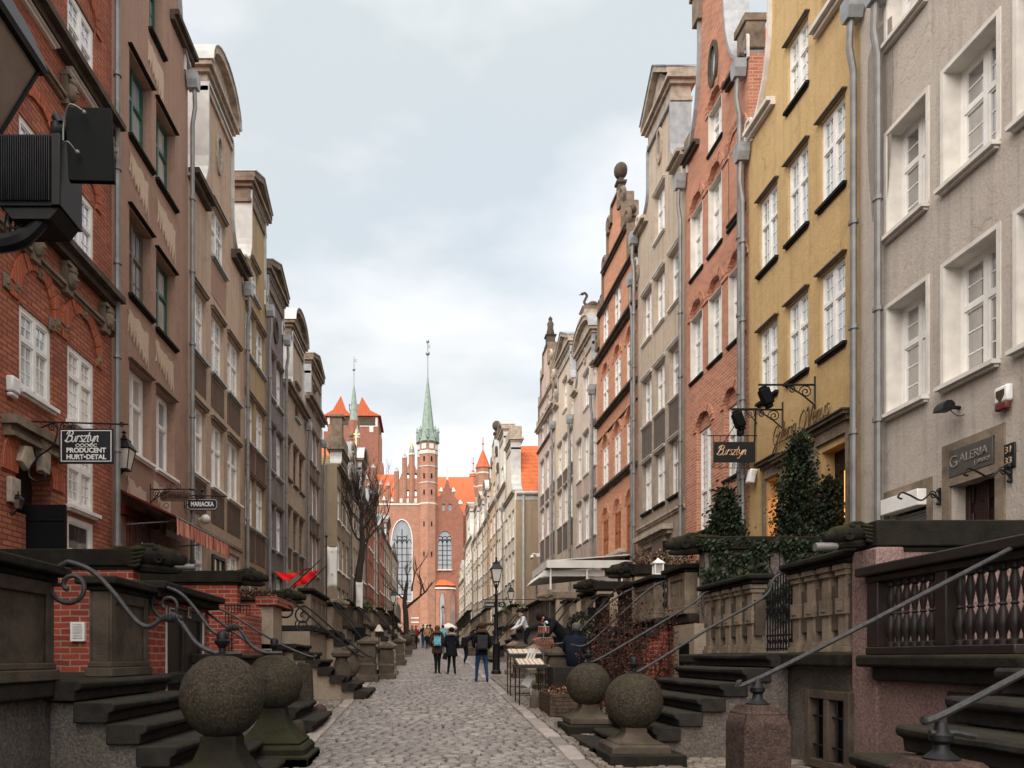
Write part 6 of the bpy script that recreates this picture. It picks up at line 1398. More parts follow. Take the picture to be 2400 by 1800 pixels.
# --- hanging sign, left
y = 11.74; t = thing('hanging_sign', (PX(203, y), y, PZ(1087, y)), 'black hanging sign with white frame reading Bursztyn PRODUCENT HURT DETAL on a scrolled bracket', 'sign', 'projecting shop signs')
x0, x1, z0, z1 = PX(140, y), PX(267, y), PZ(1087, y), PZ(1005, y)
S = MB(); S.box(x0, x1, y - .02, y + .02, z0, z1); S.build('board', 'sign_black', t, bevel=.006)
S = MB(); e = .03
for (a, b, c_, d) in ((x0 + e, x1 - e, z0 + e, z0 + e + .012), (x0 + e, x1 - e, z1 - e - .012, z1 - e), (x0 + e, x0 + e + .012, z0 + e + .012, z1 - e - .012), (x1 - e - .012, x1 - e, z0 + e + .012, z1 - e - .012)): S.box(a, b, y - .026, y - .018, c_, d)
xm = (x0 + x1) / 2; S.build('painted_border', 'sign_white', t, smooth=False)
script(t, 'Bursztyn', lambda p, q: (x0 + .1 + p, y - .024, z1 - .215 + q), .098, 'sign_white', .009)
S = MB(); S.tube(catmull([(xm - .17 + .34 * i / 10, y - .024, z1 - .27 + .025 * math.sin(i * 1.5)) for i in range(11)], 3), .006, 4); S.tube(catmull([(xm - .17 + .34 * i / 10, y - .024, z1 - .27 - .025 * math.sin(i * 1.5)) for i in range(11)], 3), .006, 4); S.build('flourish', 'sign_white', t)
text(t, 'PRODUCENT', (xm, y - .022, z0 + .205), .105, 'sign_white', FRONT, off=.003); text(t, 'HURT\u2022DETAL', (xm, y - .022, z0 + .1), .105, 'sign_white', FRONT, off=.003)
S = MB(); zt = z1 + .1; S.tube([(-6.45, y, zt + .02), (PX(301, y), y, zt - .03)], .013, 6)
S.tube(catmull([(-6.1, y, zt - .08), (-5.85, y, zt - .02), (-5.9, y, zt - .35), (-6.15, y, zt - .55), (-6.3, y, zt - .8), (-6.2, y, zt - .92), (-6.05, y, zt - .9), (-6.05, y, zt - .78), (-6.15, y, zt - .77)], 5), .014, 6)
for a, r_ in ((-5.93, .07), (-5.73, .09), (-5.6, .05)): S.tube(spiral((a, y, zt - .08), r_, .012, 0, 10, 18), .01, 5)
S.tube(spiral((PX(285, y), y, zt - .03), .035, .03, 0, 6.3, 8), .01, 5)
for x in (x0 + .06, x1 - .06): S.tube([(x, y, z1 - .01), (x, y, zt)], .008, 5)
S.build('bracket', 'iron', t)
# --- open shutter, wall boxes, small lanterns, left
y = 12.0; S = MB(); S.box(PX(35, y), PX(155, y), y - .03, y + .03, 2.7, 4.17); S.box(PX(39, y), PX(151, y), y - .045, y - .03, 3.9, 3.93); S.box(PX(39, y), PX(151, y), y - .045, y - .03, 3.3, 3.33); tag(S.build('open_shutter', 'black', bevel=.008), 'matt black shutter standing open beside the arched brick doorway', 'shutter')
y = fy('L', 22); xf = fx('L', y); S = MB(); S.box(xf, xf + .12, y - .12, y + .12, PZ(922, y), PZ(884, y)); S.box(xf, xf + .1, y - .1, y + .1, PZ(932, y), PZ(922, y)); tag(S.build('alarm_box', 'sign_white', bevel=.03), 'cream alarm box on the red brick wall at the picture edge', 'alarm box')
def lantern(t, x, y, z, k, glass='lampglass', top=True):
    """four sided street lantern, base at z"""
    S = MB(); S.lathe([(.11 * k, 0), (.19 * k, .45 * k)], (x, y, z), sq=4); S.build('lamp_glass', glass, t, smooth=False)
    S = MB(); S.lathe([(.13 * k, -.03 * k), (.13 * k, .0)], (x, y, z), sq=4)
    for sx, sy in ((-1, -1), (1, -1), (1, 1), (-1, 1)): S.tube([(x + sx * .112 * k, y + sy * .112 * k, z), (x + sx * .193 * k, y + sy * .193 * k, z + .45 * k)], .014 * k, 5)
    S.lathe([(.205 * k, .45 * k), (.225 * k, .47 * k), (.15 * k, .6 * k), (.12 * k, .66 * k), (.13 * k, .69 * k), (.05 * k, .74 * k)], (x, y, z), sq=4); S.lathe([(.03 * k, .73 * k), (.05 * k, .78 * k), (.02 * k, .84 * k), (.06 * k, .87 * k), (.01 * k, .92 * k)], (x, y, z), 8)
    S.build('lamp_frame', 'iron', t, smooth=False)
y = 15.4; x = PX(291, y); z = PZ(1100, y); t = thing('wall_lantern', (x, y, z), 'small white glazed lantern on the brown house just right of the black sign', 'lantern'); lantern(t, x, y, z, .88)
S = MB(); S.tube(catmull([(fx('L', y), y, z - .25), (x - .15, y, z - .2), (x, y, z - .02)], 5), .016, 6); S.build('bracket', 'iron', t)
y = 11.55; x = PX(43, y); z = PZ(1192, y); t = thing('wall_lantern', (x, y, z), 'black coach lantern on the brick beside the arched doorway', 'lantern'); lantern(t, x, y, z, .3, 'glass_dim')
S = MB(); S.tube(catmull([(fx('L', y), y, z - .05), (x - .1, y, z - .1), (x, y, z)], 5), .014, 6); S.build('bracket', 'iron', t)
# --- big lantern and floodlight, upper left
y = 6.4; t = thing('bracket_lantern', (PX(0, y), y, PZ(580, y)), 'big dark lantern on a curved iron arm at the upper left corner', 'lantern')
xL = -3.97; zt = 7.08; zb_ = 6.33
S = MB(); S.lathe([(.17, 0), (.40, zt - zb_)], (xL, y, zb_), sq=4); S.build('lamp_glass', D('amberglass', m_plain('smoky_lamp_glass', (.19, .14, .11, 1), .25, .5, 0, .2, 3)), t, smooth=False)
S = MB(); S.lathe([(.45, zt - zb_), (.47, zt - zb_ + .05), (.36, zt - zb_ + .35), (.2, zt - zb_ + .62), (.1, zt - zb_ + .8)], (xL, y, zb_), sq=4); S.lathe([(.19, -.04), (.19, .02), (.06, -.15)], (xL, y, zb_), sq=4)
for sx, sy in ((-1, -1), (1, -1), (1, 1), (-1, 1)): S.tube([(xL + sx * .172, y + sy * .172, zb_), (xL + sx * .402, y + sy * .402, zt)], .022, 5)
S.build('lamp_frame', 'iron', t, smooth=False)
S = MB(); za = PZ(560, y); S.tube(catmull([(fx('L', y), y, za - .1), (PX(-120, y), y, za - .06), (PX(0, y), y, PZ(572, y)), (PX(60, y), y, PZ(555, y)), (PX(100, y), y, PZ(515, y)), (PX(108, y), y, PZ(480, y))], 5), [.075] * 16 + [.06] * 10, 8)
for i in range(5): S.tube(catmull([(PX(10 + 14 * i, y), y + .05, PZ(485, y)), (PX(4 + 12 * i, y), y + .05, PZ(525, y)), (PX(20 + 10 * i, y), y, PZ(565 - 6 * i, y))], 4), .011, 5)
S.tube(spiral((PX(40, y), y, PZ(520, y)), .1, .02, 0, 9, 16), .012, 5); S.tube([(PX(-20, y), y, PZ(560, y)), (PX(-20, y), y, zb_ - .05)], .05, 6); S.build('bracket', 'iron', t)
y = 6.3; t = thing('floodlight', (PX(70, y), y, PZ(490, y)), 'ribbed black floodlight with a square plate, on the arm under the big lantern', 'floodlight')
S = MB(); x0, x1, z0, z1 = PX(-4, y), PX(142, y), PZ(482, y), PZ(314, y); S.box(x0, x1, y, y + .4, z0, z1); n = 24
for i in range(n): a = x0 + (x1 - x0) * .86 * i / n; S.box(a, a + .011, y - .03, y, z0 + .03, z1 - .02)
S.box(x0 + .86 * (x1 - x0), x1, y - .015, y, z0, z1); S.prism([(x0 + .02, z0), (x1 - .02, z0), (x1 - .1, z0 - .1), (x0 + .1, z0 - .1)], y + .02, y + .38, 'b'); S.build('housing', 'iron', t, bevel=.012)
S = MB(); S.obox((PX(200, y), y + .1, PZ(323, y)), (PX(252, y) - PX(148, y), .05, PZ(235, y) - PZ(410, y)), Matrix.Rotation(-.05, 3, 'Y') @ Matrix.Rotation(.12, 3, 'Z')); S.build('plate', 'black', t, bevel=.006)
S = MB(); yb = y + .02; S.tube(catmull([(PX(148, yb), yb, PZ(330, yb)), (PX(150, yb), yb, PZ(285, yb)), (PX(170, yb), yb - .05, PZ(256, yb)), (PX(195, yb), yb - .02, PZ(262, yb))], 6), .008, 6); S.ball((PX(197, yb), yb, PZ(264, yb)), .02, 8, 6); S.tube(catmull([(PX(146, yb), yb, PZ(338, yb)), (PX(165, yb), yb - .04, PZ(340, yb)), (PX(180, yb), yb, PZ(357, yb))], 5), .006, 6); S.ball((PX(182, yb), yb, PZ(357, yb)), .02, 8, 6); S.build('cable', 'pipe', t)
S = MB(); S.tube([(PX(112, y), y + .15, PZ(312, y)), (PX(112, y), y + .15, PZ(262, y))], .05, 10); S.tube([(PX(112, y), y + .15, PZ(285, y)), (PX(150, y), y + .12, PZ(285, y))], .06, 10); S.tube([(PX(120, y), y + .15, PZ(262, y)), (PX(112, y), y + .15, PZ(245, y))], .045, 10); S.build('joint', 'iron', t)
# --- awning, KAWIARNIA and MARIACKA signs
t = thing('shop_awning', (-5.6, 17, 4.5), 'dark red shop awning with a scalloped pale red valance on the brown house', 'awning')
mp = fmap('L'); S = MB(mp); ya, yb = fy('L', 275), 19.0; zA = 5.2; S.prism([(.02, zA), (1.22, 4.62), (1.22, 4.58), (.02, zA - .06)], ya, yb, 'a'); S.v = [(v[0], v[1], v[2]) for v in S.v]
S.build('canopy', 'awning', t, smooth=False)
def val():
    t = NT('faded_red_valance'); p = t.pos(); n = t.noise(t.scalev(p, 1, 16, .6), 1.0, 3); t.col(t.ramp(n, .35, .65, (.30, .05, .045, 1), (.68, .36, .25, 1))); t.rough(.85, .1); return t.m
D('valance', val()); S = MB(mp); n = 40; vs, fs = [], []
for i in range(n + 1):
    yy = ya + (yb - ya) * i / n; w_ = .02 * math.sin(i * 1.9); vs += [(yy, 1.225, 4.62), (yy, 1.235 + w_, 4.42), (yy, 1.24 + w_ * 1.5, 4.22 + .06 * abs(math.sin(i * .785)))]
for i in range(n):
    for j in (0, 1): a = i * 3 + j; fs.append((a, a + 3, a + 4, a + 1))
S.add(vs, fs); S.build('valance', 'valance', t, recalc=False)
S = MB(mp); S.tube([(ya, 1.22, 4.6), (yb, 1.22, 4.6)], .02, 6)
for yy in (ya + .3, yb - .3): S.tube([(yy, .05, 4.5), (yy, 1.2, 4.58)], .016, 6)
S.build('awning_frame', 'pipe', t)
y = 17.0; t = thing('hanging_sign', (PX(410, y), y, PZ(1175, y)), 'rusty openwork sign reading KAWIARNIA, partly behind the MARIACKA sign', 'sign', 'projecting shop signs')
S = MB(); x0, x1, z0, z1 = PX(374, y), PX(446, y), PZ(1175, y), PZ(1152, y); D('rust', m_plain('rusty_brown_sign', (.09, .055, .04, 1), .7, .2, .2, .4, 8)); D('rust_dark', m_plain('dark_sign_letters', (.035, .022, .017, 1), .6, .2, .2, .3, 8))
S.prism([(x0, z0 + .06), (x0 + .06, z0), (x1 - .06, z0), (x1, z0 + .06), (x1, z1 - .06), (x1 - .06, z1), (x0 + .06, z1), (x0, z1 - .06)], y, y + .02, 'b'); S.build('board', 'rust', t, smooth=False)
text(t, 'KAWIARNIA', ((x0 + x1) / 2, y - .01, (z0 + z1) / 2), .15, 'rust_dark', FRONT, sx=.75)
S = MB(); scrollbracket(S, (fx('L', y), y, z1 + .05), (x1 + .1, y, z1 + .05)); S.tube([(x0 - .25, y, z0 - .1), (x0, y, z1)], .01, 5)
for k in (.3, .6): S.tube(spiral((x0 + (x1 - x0) * k, y, z1 + .1), .07, .01, -1, 8, 14), .008, 5)
S.tube(spiral((x0 + .15, y, z0 - .1), .06, .055, 0, 6.4, 10), .008, 5); S.build('bracket', 'iron', t)
y = 19.2; t = thing('hanging_sign', (PX(474, y), y, PZ(1196, y)), 'black shield shaped sign reading MARIACKA in white letters', 'sign', 'projecting shop signs')
x0, x1, z0, z1 = PX(437, y), PX(511, y), PZ(1196, y), PZ(1168, y); e = .07
def octo(e2): return [(x0 + e2, z0 + e + e2 * .4), (x0 + e + e2 * .4, z0 + e2), (x1 - e - e2 * .4, z0 + e2), (x1 - e2, z0 + e + e2 * .4), (x1 - e2, z1 - e - e2 * .4), (x1 - e - e2 * .4, z1 - e2), (x0 + e + e2 * .4, z1 - e2), (x0 + e2, z1 - e - e2 * .4)]
S = MB(); S.prism(octo(0), y, y + .03, 'b'); S.build('board', 'sign_black', t, smooth=False)
S = MB(); A, B = octo(.025), octo(.037)
for i in range(8): S.prism([A[i], A[(i + 1) % 8], B[(i + 1) % 8], B[i]], y - .006 - .001 * (i % 2), y + .001, 'b')
S.build('painted_border', 'white_reveal', t, smooth=False)
text(t, 'MARIACKA', ((x0 + x1) / 2, y - .004, (z0 + z1) / 2), .165, 'sign_white', FRONT, sx=.72, off=.004)
S = MB(); scrollbracket(S, (fx('L', y), y, z1 + .08), (PX(532, y), y, z1 + .05)); S.lathe([(.1, 0), (.02, .1), (.05, .14), (.01, .2)], ((x0 + x1) / 2, y, z1 + .06), 8)
for k in (.15, .85): S.tube([(x0 + (x1 - x0) * k, y, z0), (x0 + (x1 - x0) * k + .03, y, z0 - .18)], .006, 4); S.ball((x0 + (x1 - x0) * k + .03, y, z0 - .2), .02, 6, 4)
S.build('bracket', 'iron', t)
y = 20.3; S = MB(); S.ball((fx('L', y) + .2, y, fz('L', 480, 1226)), .14, 12, 8); S.tube([(fx('L', y), y, fz('L', 480, 1226)), (fx('L', y) + .15, y, fz('L', 480, 1226))], .03, 6); tag(S.build('globe_lamp', 'lampglass'), 'round white globe lamp on the taupe wall under the MARIACKA sign', 'lamp')
# --- right: Bursztyn sign, spotlights
y = 17.45; t = thing('hanging_sign', (PX(1721, y), y, PZ(1084, y)), 'black rectangular sign reading Bursztyn in pinkish gold before the orange brick house', 'sign', 'projecting shop signs')
x0, x1, z0, z1 = PX(1672, y), PX(1769, y), PZ(1084, y), PZ(1036, y)
S = MB(); S.box(x0, x1, y - .02, y + .02, z0, z1); S.build('board', 'sign_black', t, bevel=.006)
script(t, 'Bursztyn', lambda p, q: (x0 + .07 + p, y - .026, z0 + .17 + q), .128, 'sign_gold', .011, slant=.3)
S = MB(); zt = z1 + .15; S.tube([(x0 - .15, y, zt), (x1 + .25, y, zt)], .013, 5); S.tube([(x0, y, z0 - .13), (x1, y, z0 - .13)], .01, 5)
for i in range(7): x = x0 + (x1 - x0) * i / 6; S.tube([(x, y, z1), (x, y, zt)], .007, 4); S.tube(spiral((x, y, z0 - .07), .055, .01, 0, 8, 12), .008, 4)
S.tube([(x1 - .02, y, z0), (x1 + .02, y, PZ(960, y))], .02, 5); scrollbracket(S, (x1 + .08, y, PZ(958, y)), (x1 - .6, y, PZ(958, y)), k=1.3); S.lathe([(.06, 0), (.09, .05), (.09, .14), (.02, .18)], ((x0 + x1) / 2 + .15, y, zt), 8)
S.tube([(x0 + .25, y, z1), ((x0 + x1) / 2 + .1, y, PZ(985, y))], .012, 4); S.build('bracket', 'iron', t)
S = MB(); S.obox((x1 - .06, y + .05, z0 - .32), (.16, .2, .34), Matrix.Rotation(.2, 3, 'Y')); tag(S.build('alarm_box', 'sign_white', bevel=.03), 'white alarm box hanging just below the gold lettered sign', 'alarm box')
for (uw, ul, v0, v1, vb, lb) in ((1911, 1795, 905, 955, 902, 'upper'), (1835, 1731, 962, 1007, 960, 'lower')):
    y = fy('R', uw); t = thing('spotlight', (PX(ul, y), y, PZ(v1, y)), lb + ' black box spotlight on a scrolled arm of the yellow house', 'spotlight', 'spotlights on scrolled brackets')
    S = MB(); c = Vector((PX(ul, y), y, PZ((v0 + v1) / 2, y))); rm = Matrix.Rotation(-.35, 3, 'Y')
    S.obox(c, (.2, .18, .34), rm); S.obox(c + rm @ Vector((0, 0, .19)), (.15, .13, .06), rm); S.obox(c + rm @ Vector((0, 0, -.2)), (.14, .13, .08), rm)
    S.build('lamp_housing', 'black', t, bevel=.03)
    S = MB(); scrollbracket(S, (fx('R', y), y, PZ(vb, y)), (c.x - .15, y, PZ(vb, y)), rad=.016, k=1.4); S.tube([(c.x, y, PZ(vb, y)), tuple(c + Vector((0, 0, .2)))], .02, 5); S.build('bracket', 'iron', t)
t = thing('wall_lettering', (fx('R', 15.7) - .05, 15.7, fz('R', 1870, 1010)), 'thin dark script letters reading Galeria Venus across the yellow wall', 'lettering')
ys_ = fy('R', 1818); ye_ = fy('R', 1936); zL = fz('R', 1818, 1048); k = (ys_ - ye_) / 8.6; D('bronze', m_plain('dark_bronze_letters', (.13, .085, .04, 1), .5, .4, .4, .2))
fn = lambda p, q: (fx('R', ys_ - p) - .07, ys_ - p, zL + q)
script(t, 'Galeria OVenus', fn, k * 1.0, 'bronze', .016, slant=.12)
# --- grey house fittings
mp = fmap('R'); a, b = fy('R', 2332), fy('R', 2229); t = thing('shop_sign', mp((a + b) / 2, .03, fz('R', 2229, 1119)), 'slate plate reading GALERIA above the door of the grey house', 'sign')
D('slate_plate', m_plain('slate_sign_plate', (.075, .068, .06, 1), .5, .4, 0, .15)); D('slate_letter', m_plain('raised_grey_letters', (.25, .225, .2, 1), .45, .4, .2, .1))
S = MB(mp); S.box(a, b, .005, .035, fz('R', 2229, 1121), fz('R', 2229, 1060)); S.build('plate', 'slate_plate', t, bevel=.006)
zc = fz('R', 2229, 1088); w_ = b - a; text(t, 'G', mp(b - w_ * .12, .04, zc), w_ * .3, 'slate_letter', RIGHTF); text(t, 'ALERIA', mp((a + b) / 2 - w_ * .085, .04, zc + .02), w_ * .205, 'slate_letter', RIGHTF); text(t, 'J SKURY', mp(a + w_ * .22, .04, zc - w_ * .13), w_ * .1, 'slate_letter', RIGHTF)
y0, y1 = fy('R', 2383), fy('R', 2357); zc = fz('R', 2370, 1068); t = thing('number_plate', mp((y0 + y1) / 2, .02, zc - .15), 'black house number plate reading 31 33', 'plate')
S = MB(mp); S.box(y0, y1, .004, .03, zc - .17, zc + .17); S.build('plate', 'sign_black', t, bevel=.01); text(t, '31', mp(y1 - .09, .034, zc + .08), .13, 'sign_gold', RIGHTF); text(t, '33', mp(y0 + .1, .034, zc - .07), .13, 'sign_gold', RIGHTF)
y0, y1 = fy('R', 2378), fy('R', 2345); za, zb_ = fz('R', 2360, 962), fz('R', 2360, 905); t = thing('alarm_box', mp((y0 + y1) / 2, .05, za), 'cream alarm box with a shield emblem and dark red foot on the grey wall', 'alarm box')
S = MB(mp); S.box(y0, y1, .004, .1, za + .1, zb_); S.build('case', 'sign_white', t, bevel=.03)
S = MB(mp); S.box(y0 + .02, y1 - .02, .02, .105, za, za + .11); S.build('beacon', 'red_frame', t, bevel=.02)
S = MB(mp); ym = (y0 + y1) / 2; zc = zb_ - .14; sh = [(-.07, .08), (.07, .08), (.07, 0), (0, -.09), (-.07, 0)]; S.prism([(ym + p, zc + q) for p, q in sh], .1, .108, 'b'); S.prism([(ym + p * .7, zc + q * .7) for p, q in sh], .108, .112, 'b'); S.build('emblem', 'rust', t, smooth=False)
y = fy('R', 2250); z = fz('R', 2250, 953); S = MB(mp); S.prism([(.14, z - .06), (.34, z - .075), (.32, z + .01), (.26, z + .07), (.19, z + .07), (.14, z + .02)], y - .1, y + .1, 'a'); S.v = [(v[0], v[1], v[2]) for v in S.v]; S.tube([(y, .0, z - .02), (y, .2, z)], .03, 6); S.tube(catmull([(y - .1, .01, z - .15), (y - .08, .1, z - .16), (y, .2, z)], 4), .008, 5); tag(S.build('flood_lamp', 'iron', bevel=.008), 'small grey flood lamp on the grey wall between window and door', 'lamp')
for (u, v, lb) in ((2372, 1110, 'scrolled iron arm fixed to the grey wall under the number plate'), (2205, 1165, 'scrolled iron arm fixed to the grey wall by the roller shutter')):
    y = fy('R', u); z = fz('R', u, v); S = MB(mp); S.tube([(y, .02, z - .12), (y, .02, z + .14)], .022, 6); S.tube(catmull([(y, .02, z - .05), (y + .0, .15, z + .05), (y + .0, .3, z - .05), (y, .48, z + .03), (y, .6, z + .07), (y, .66, z), (y, .6, z - .03)], 5), .014, 6); S.tube([(y, .12 + .07 * (1 - i / 14) * math.cos(i * .8), z + .03 + .07 * (1 - i / 14) * math.sin(i * .8)) for i in range(13)], .011, 5)
    for q in (-.1, 0, .1): S.ball((y, .04, z + q), .03, 6, 4)
    tag(S.build('iron_bracket', 'iron'), lb, 'bracket')
y0 = fy('R', 2332); z = fz('R', 2325, 1180); t = thing('door_sticker', mp(y0 + .12, -.2, z - .15), 'security sticker with a shield and red band on the dark door', 'sticker')
S = MB(mp); S.box(y0 + .04, y0 + .2, -.19, -.184, z - .2, z + .16); S.build('sheet', 'sign_white', t, smooth=False); S = MB(mp); S.box(y0 + .04, y0 + .2, -.184, -.18, z - .2, z - .15); S.build('red_band', 'red_cloth', t, smooth=False)
S = MB(mp); S.prism([(y0 + .12 + p * .8, z + .02 + q * 1.2) for p, q in sh], -.184, -.18, 'b'); S.build('emblem', 'sign_gold', t, smooth=False); S = MB(mp); S.prism([(y0 + .12 + p * .5, z + .02 + q * .75) for p, q in sh], -.18, -.177, 'b'); S.build('emblem_core', 'sign_black', t, smooth=False)
# --- street lamps
def streetlamp(label, x, y, h):
    zg = G(y); t = thing('street_lamp', (x, y, zg), label, 'street lamp', 'cast iron street lamps'); k = h / 4.0
    S = MB(); S.lathe([(.17 * k, 0), (.17 * k, .1 * k), (.13 * k, .14 * k), (.12 * k, 1.0 * k), (.15 * k, 1.05 * k), (.09 * k, 1.15 * k), (.075 * k, 1.3 * k), (.05 * k, 2.7 * k), (.07 * k, 2.74 * k), (.045 * k, 2.8 * k), (.035 * k, 3.05 * k), (.05 * k, 3.1 * k)], (x, y, zg), 12)
    for a in range(4): S.tube(catmull([(x + .03 * k * math.cos(a * 1.57 + .78), y + .03 * k * math.sin(a * 1.57 + .78), zg + 2.95 * k), (x + .1 * k * math.cos(a * 1.57 + .78), y + .1 * k * math.sin(a * 1.57 + .78), zg + 3.08 * k), (x + .12 * k * math.cos(a * 1.57 + .78), y + .12 * k * math.sin(a * 1.57 + .78), zg + 3.2 * k)], 4), .014 * k, 5)
    S.build('lamp_post', 'iron', t); lantern(t, x, y, zg + 3.2 * k, .92 * k); return t
streetlamp('tall black street lamp standing right of the walkers before the pale houses', PX(1163, 25.2), 25.2, 3.95)
streetlamp('smaller street lamp left of the road before the church doorway and bare tree', PX(922, 44), 44, 3.75)
streetlamp('distant street lamp in front of the lancet chapel windows', PX(1038, 80), 80, 3.8)
streetlamp('pale topped lamp behind the tall one, by the tan end wall', PX(1197, 42), 42, 3.9)
# --- banners, flags
def banner(label, x0, x1, y, z0, z1):
    t = thing('banner', ((x0 + x1) / 2, y, G(y)), label, 'banner', 'tall white banners')
    S = MB(); n = 10; vs, fs = [], []
    for j in range(n + 1):
        for i in range(5): vs.append((x0 + (x1 - x0) * i / 4, y + .03 * math.sin(i * 1.3 + j * .5), z0 + (z1 - z0) * j / n))
    for j in range(n):
        for i in range(4): fs.append((j * 5 + i, j * 5 + i + 1, (j + 1) * 5 + i + 1, (j + 1) * 5 + i))
    S.add(vs, fs); o = S.build('banner_cloth', 'white_cloth', t, recalc=False); sd = o.modifiers.new('thick', 'SOLIDIFY'); sd.thickness = .008
    S = MB(); S.tube([(x0 - .03, y, G(y)), (x0 - .03, y, z1 + .3)], .02, 6); S.ball((x0 - .03, y, z1 + .33), .05, 7, 5); S.tube([(x0 - .1, y, z1), (x1 + .03, y, z1)], .012, 5); S.build('pole', 'iron', t)
    S = MB()
    for q in (.85, .3): S.tube(spiral(((x0 + x1) / 2, y - .05, z0 + (z1 - z0) * q), .05, .03, 0, 3.5, 8), .008, 4)
    S.build('printed_mark', 'zinc', t)
banner('taller white banner hung on a thin black pole beside the red flags', PX(767, 24), PX(790, 24), 24, PZ(1377, 24), PZ(1281, 24))
banner('smaller white banner below the bare tree trunk', PX(834, 34), PX(850, 34), 34, PZ(1430, 34), PZ(1364, 34))
def flag(label, y, pts_pole, poly):
    t = thing('flag', (PX(pts_pole[0][0], y), y, PZ(pts_pole[0][1], y)), label, 'flag', 'red flags on slanted poles')
    S = MB(); S.tube([(PX(u, y), y, PZ(v, y)) for u, v in pts_pole], .014, 6); S.build('pole', 'iron', t)
    rows = []      # cloth strip between an upper and a lower edge, rippled in depth
    up, lo = poly; n = 14
    U = catmull([(PX(u, y), y, PZ(v, y)) for u, v in up], 5); L_ = catmull([(PX(u, y), y, PZ(v, y)) for u, v in lo], 5)
    vs, fs = [], []
    for i in range(n + 1):
        a = U[round(i * (len(U) - 1) / n)]; b = L_[round(i * (len(L_) - 1) / n)]
        for j in range(5): p = a.lerp(b, j / 4); vs.append((p.x, y + .07 * math.sin(i * 1.15 + j * 1.4) - .05 * j, p.z))
    for i in range(n):
        for j in range(4): a = i * 5 + j; fs.append((a, a + 5, a + 6, a + 1))
    S = MB(); S.add(vs, fs); o = S.build('flag_cloth', 'red_cloth', t, recalc=False, ang=None); sd = o.modifiers.new('thick', 'SOLIDIFY'); sd.thickness = .006
flag('red flag flying out to the left from the upper slanted pole', 19.9, [(668, 1390), (752, 1311)], ([(735, 1327), (712, 1338), (688, 1343), (662, 1343), (642, 1339)], [(712, 1338), (700, 1347), (686, 1359), (668, 1361), (645, 1341)]))
flag('red flag hanging folded from the lower slanted pole', 20.3, [(705, 1385), (765, 1326)], ([(750, 1334), (725, 1342), (708, 1352), (690, 1366)], [(752, 1336), (722, 1368), (705, 1372), (688, 1383)]))
# --- canopy, parasols
y0, y1 = 27.3, 31.0; xa, xb = PX(1248, y1), PX(1450, 29); t = thing('white_canopy', ((xa + xb) / 2, 29, G(29) + 1.6), 'white canvas terrace canopy with clear side sheet below the pale houses', 'canopy')
zc = PZ(1330, 29); S = MB(); S.prism([(xa, zc + .02), (xb, zc + .25), (xb, zc + .29), (xa, zc + .06)], y0, y1, 'b'); S.box(xa - .01, xa + .02, y0, y1, zc - .2, zc + .02); S.box(xa + .02, xb, y0 - .02, y0, zc - .22, zc + .06); S.build('canvas', 'white_cloth', t, smooth=False)
S = MB(); S.prism([(xa - .25, zc - .55), (xb - .9, zc - .3), (xb - .9, zc - .26), (xa - .05, zc - .3)], y0 + .3, y1, 'b'); S.box(xa - .1, xb - .9, y0 + .27, y0 + .3, zc - .5, zc - .28); S.build('lower_canvas', 'white_cloth', t, smooth=False)
for (x, y) in ((xa + .15, y0 + .1), (xb - .3, y0 + .1), (xa + .15, y1 - .1), (xa + 1.5, y0 + .1)):
    S = MB(); S.tube([(x, y, G(y) + 1.2), (x, y, zc + .05)], .035, 6); S.build('pole', 'white', t)
D('clear_sheet', m_plain('clear_plastic_sheet', (.42, .39, .36, 1), .2, .6, 0, .3, 1.2)); S = MB(); S.box(xa + 1.5, xb - .4, y0 + .32, y0 + .335, zc - 1.6, zc - .52); S.build('side_sheet', 'clear_sheet', t, smooth=False)
S = MB(); S.box(xa + 1.5, xa + 1.62, y0 + .29, y0 + .31, zc - 1.7, zc - .3); S.box(xa + 1.62, xb - .4, y0 + .29, y0 + .31, zc - 1.75, zc - 1.55); S.build('sheet_border', 'white_cloth', t, smooth=False)
for (u0, u1, v0, v1, y, lb) in ((1030, 1072, 1460, 1471, 62, 'white parasol behind the walkers, right of the road'), (914, 944, 1459, 1468, 72, 'white parasol left of the church doorway'), (986, 1010, 1463, 1471, 84, 'small white parasol far down the middle of the street')):
    t = thing('parasol', (PX((u0 + u1) / 2, y), y, G(y)), lb, 'parasol', 'white market parasols'); r_ = (u1 - u0) / 2 * y / FPX; zt = PZ(v0, y); zl = PZ(v1, y); c = (PX((u0 + u1) / 2, y), y, zl)
    S = MB(); S.lathe([(r_, 0), (r_ * .5, (zt - zl) * .65), (.03, zt - zl)], c, 8); S.lathe([(r_, -.12), (r_, 0)], c, 8); S.build('parasol_cloth', 'white_cloth', t, smooth=False); S = MB(); S.tube([(c[0], y, G(y)), (c[0], y, zt)], .03, 6); S.build('pole', 'iron', t)
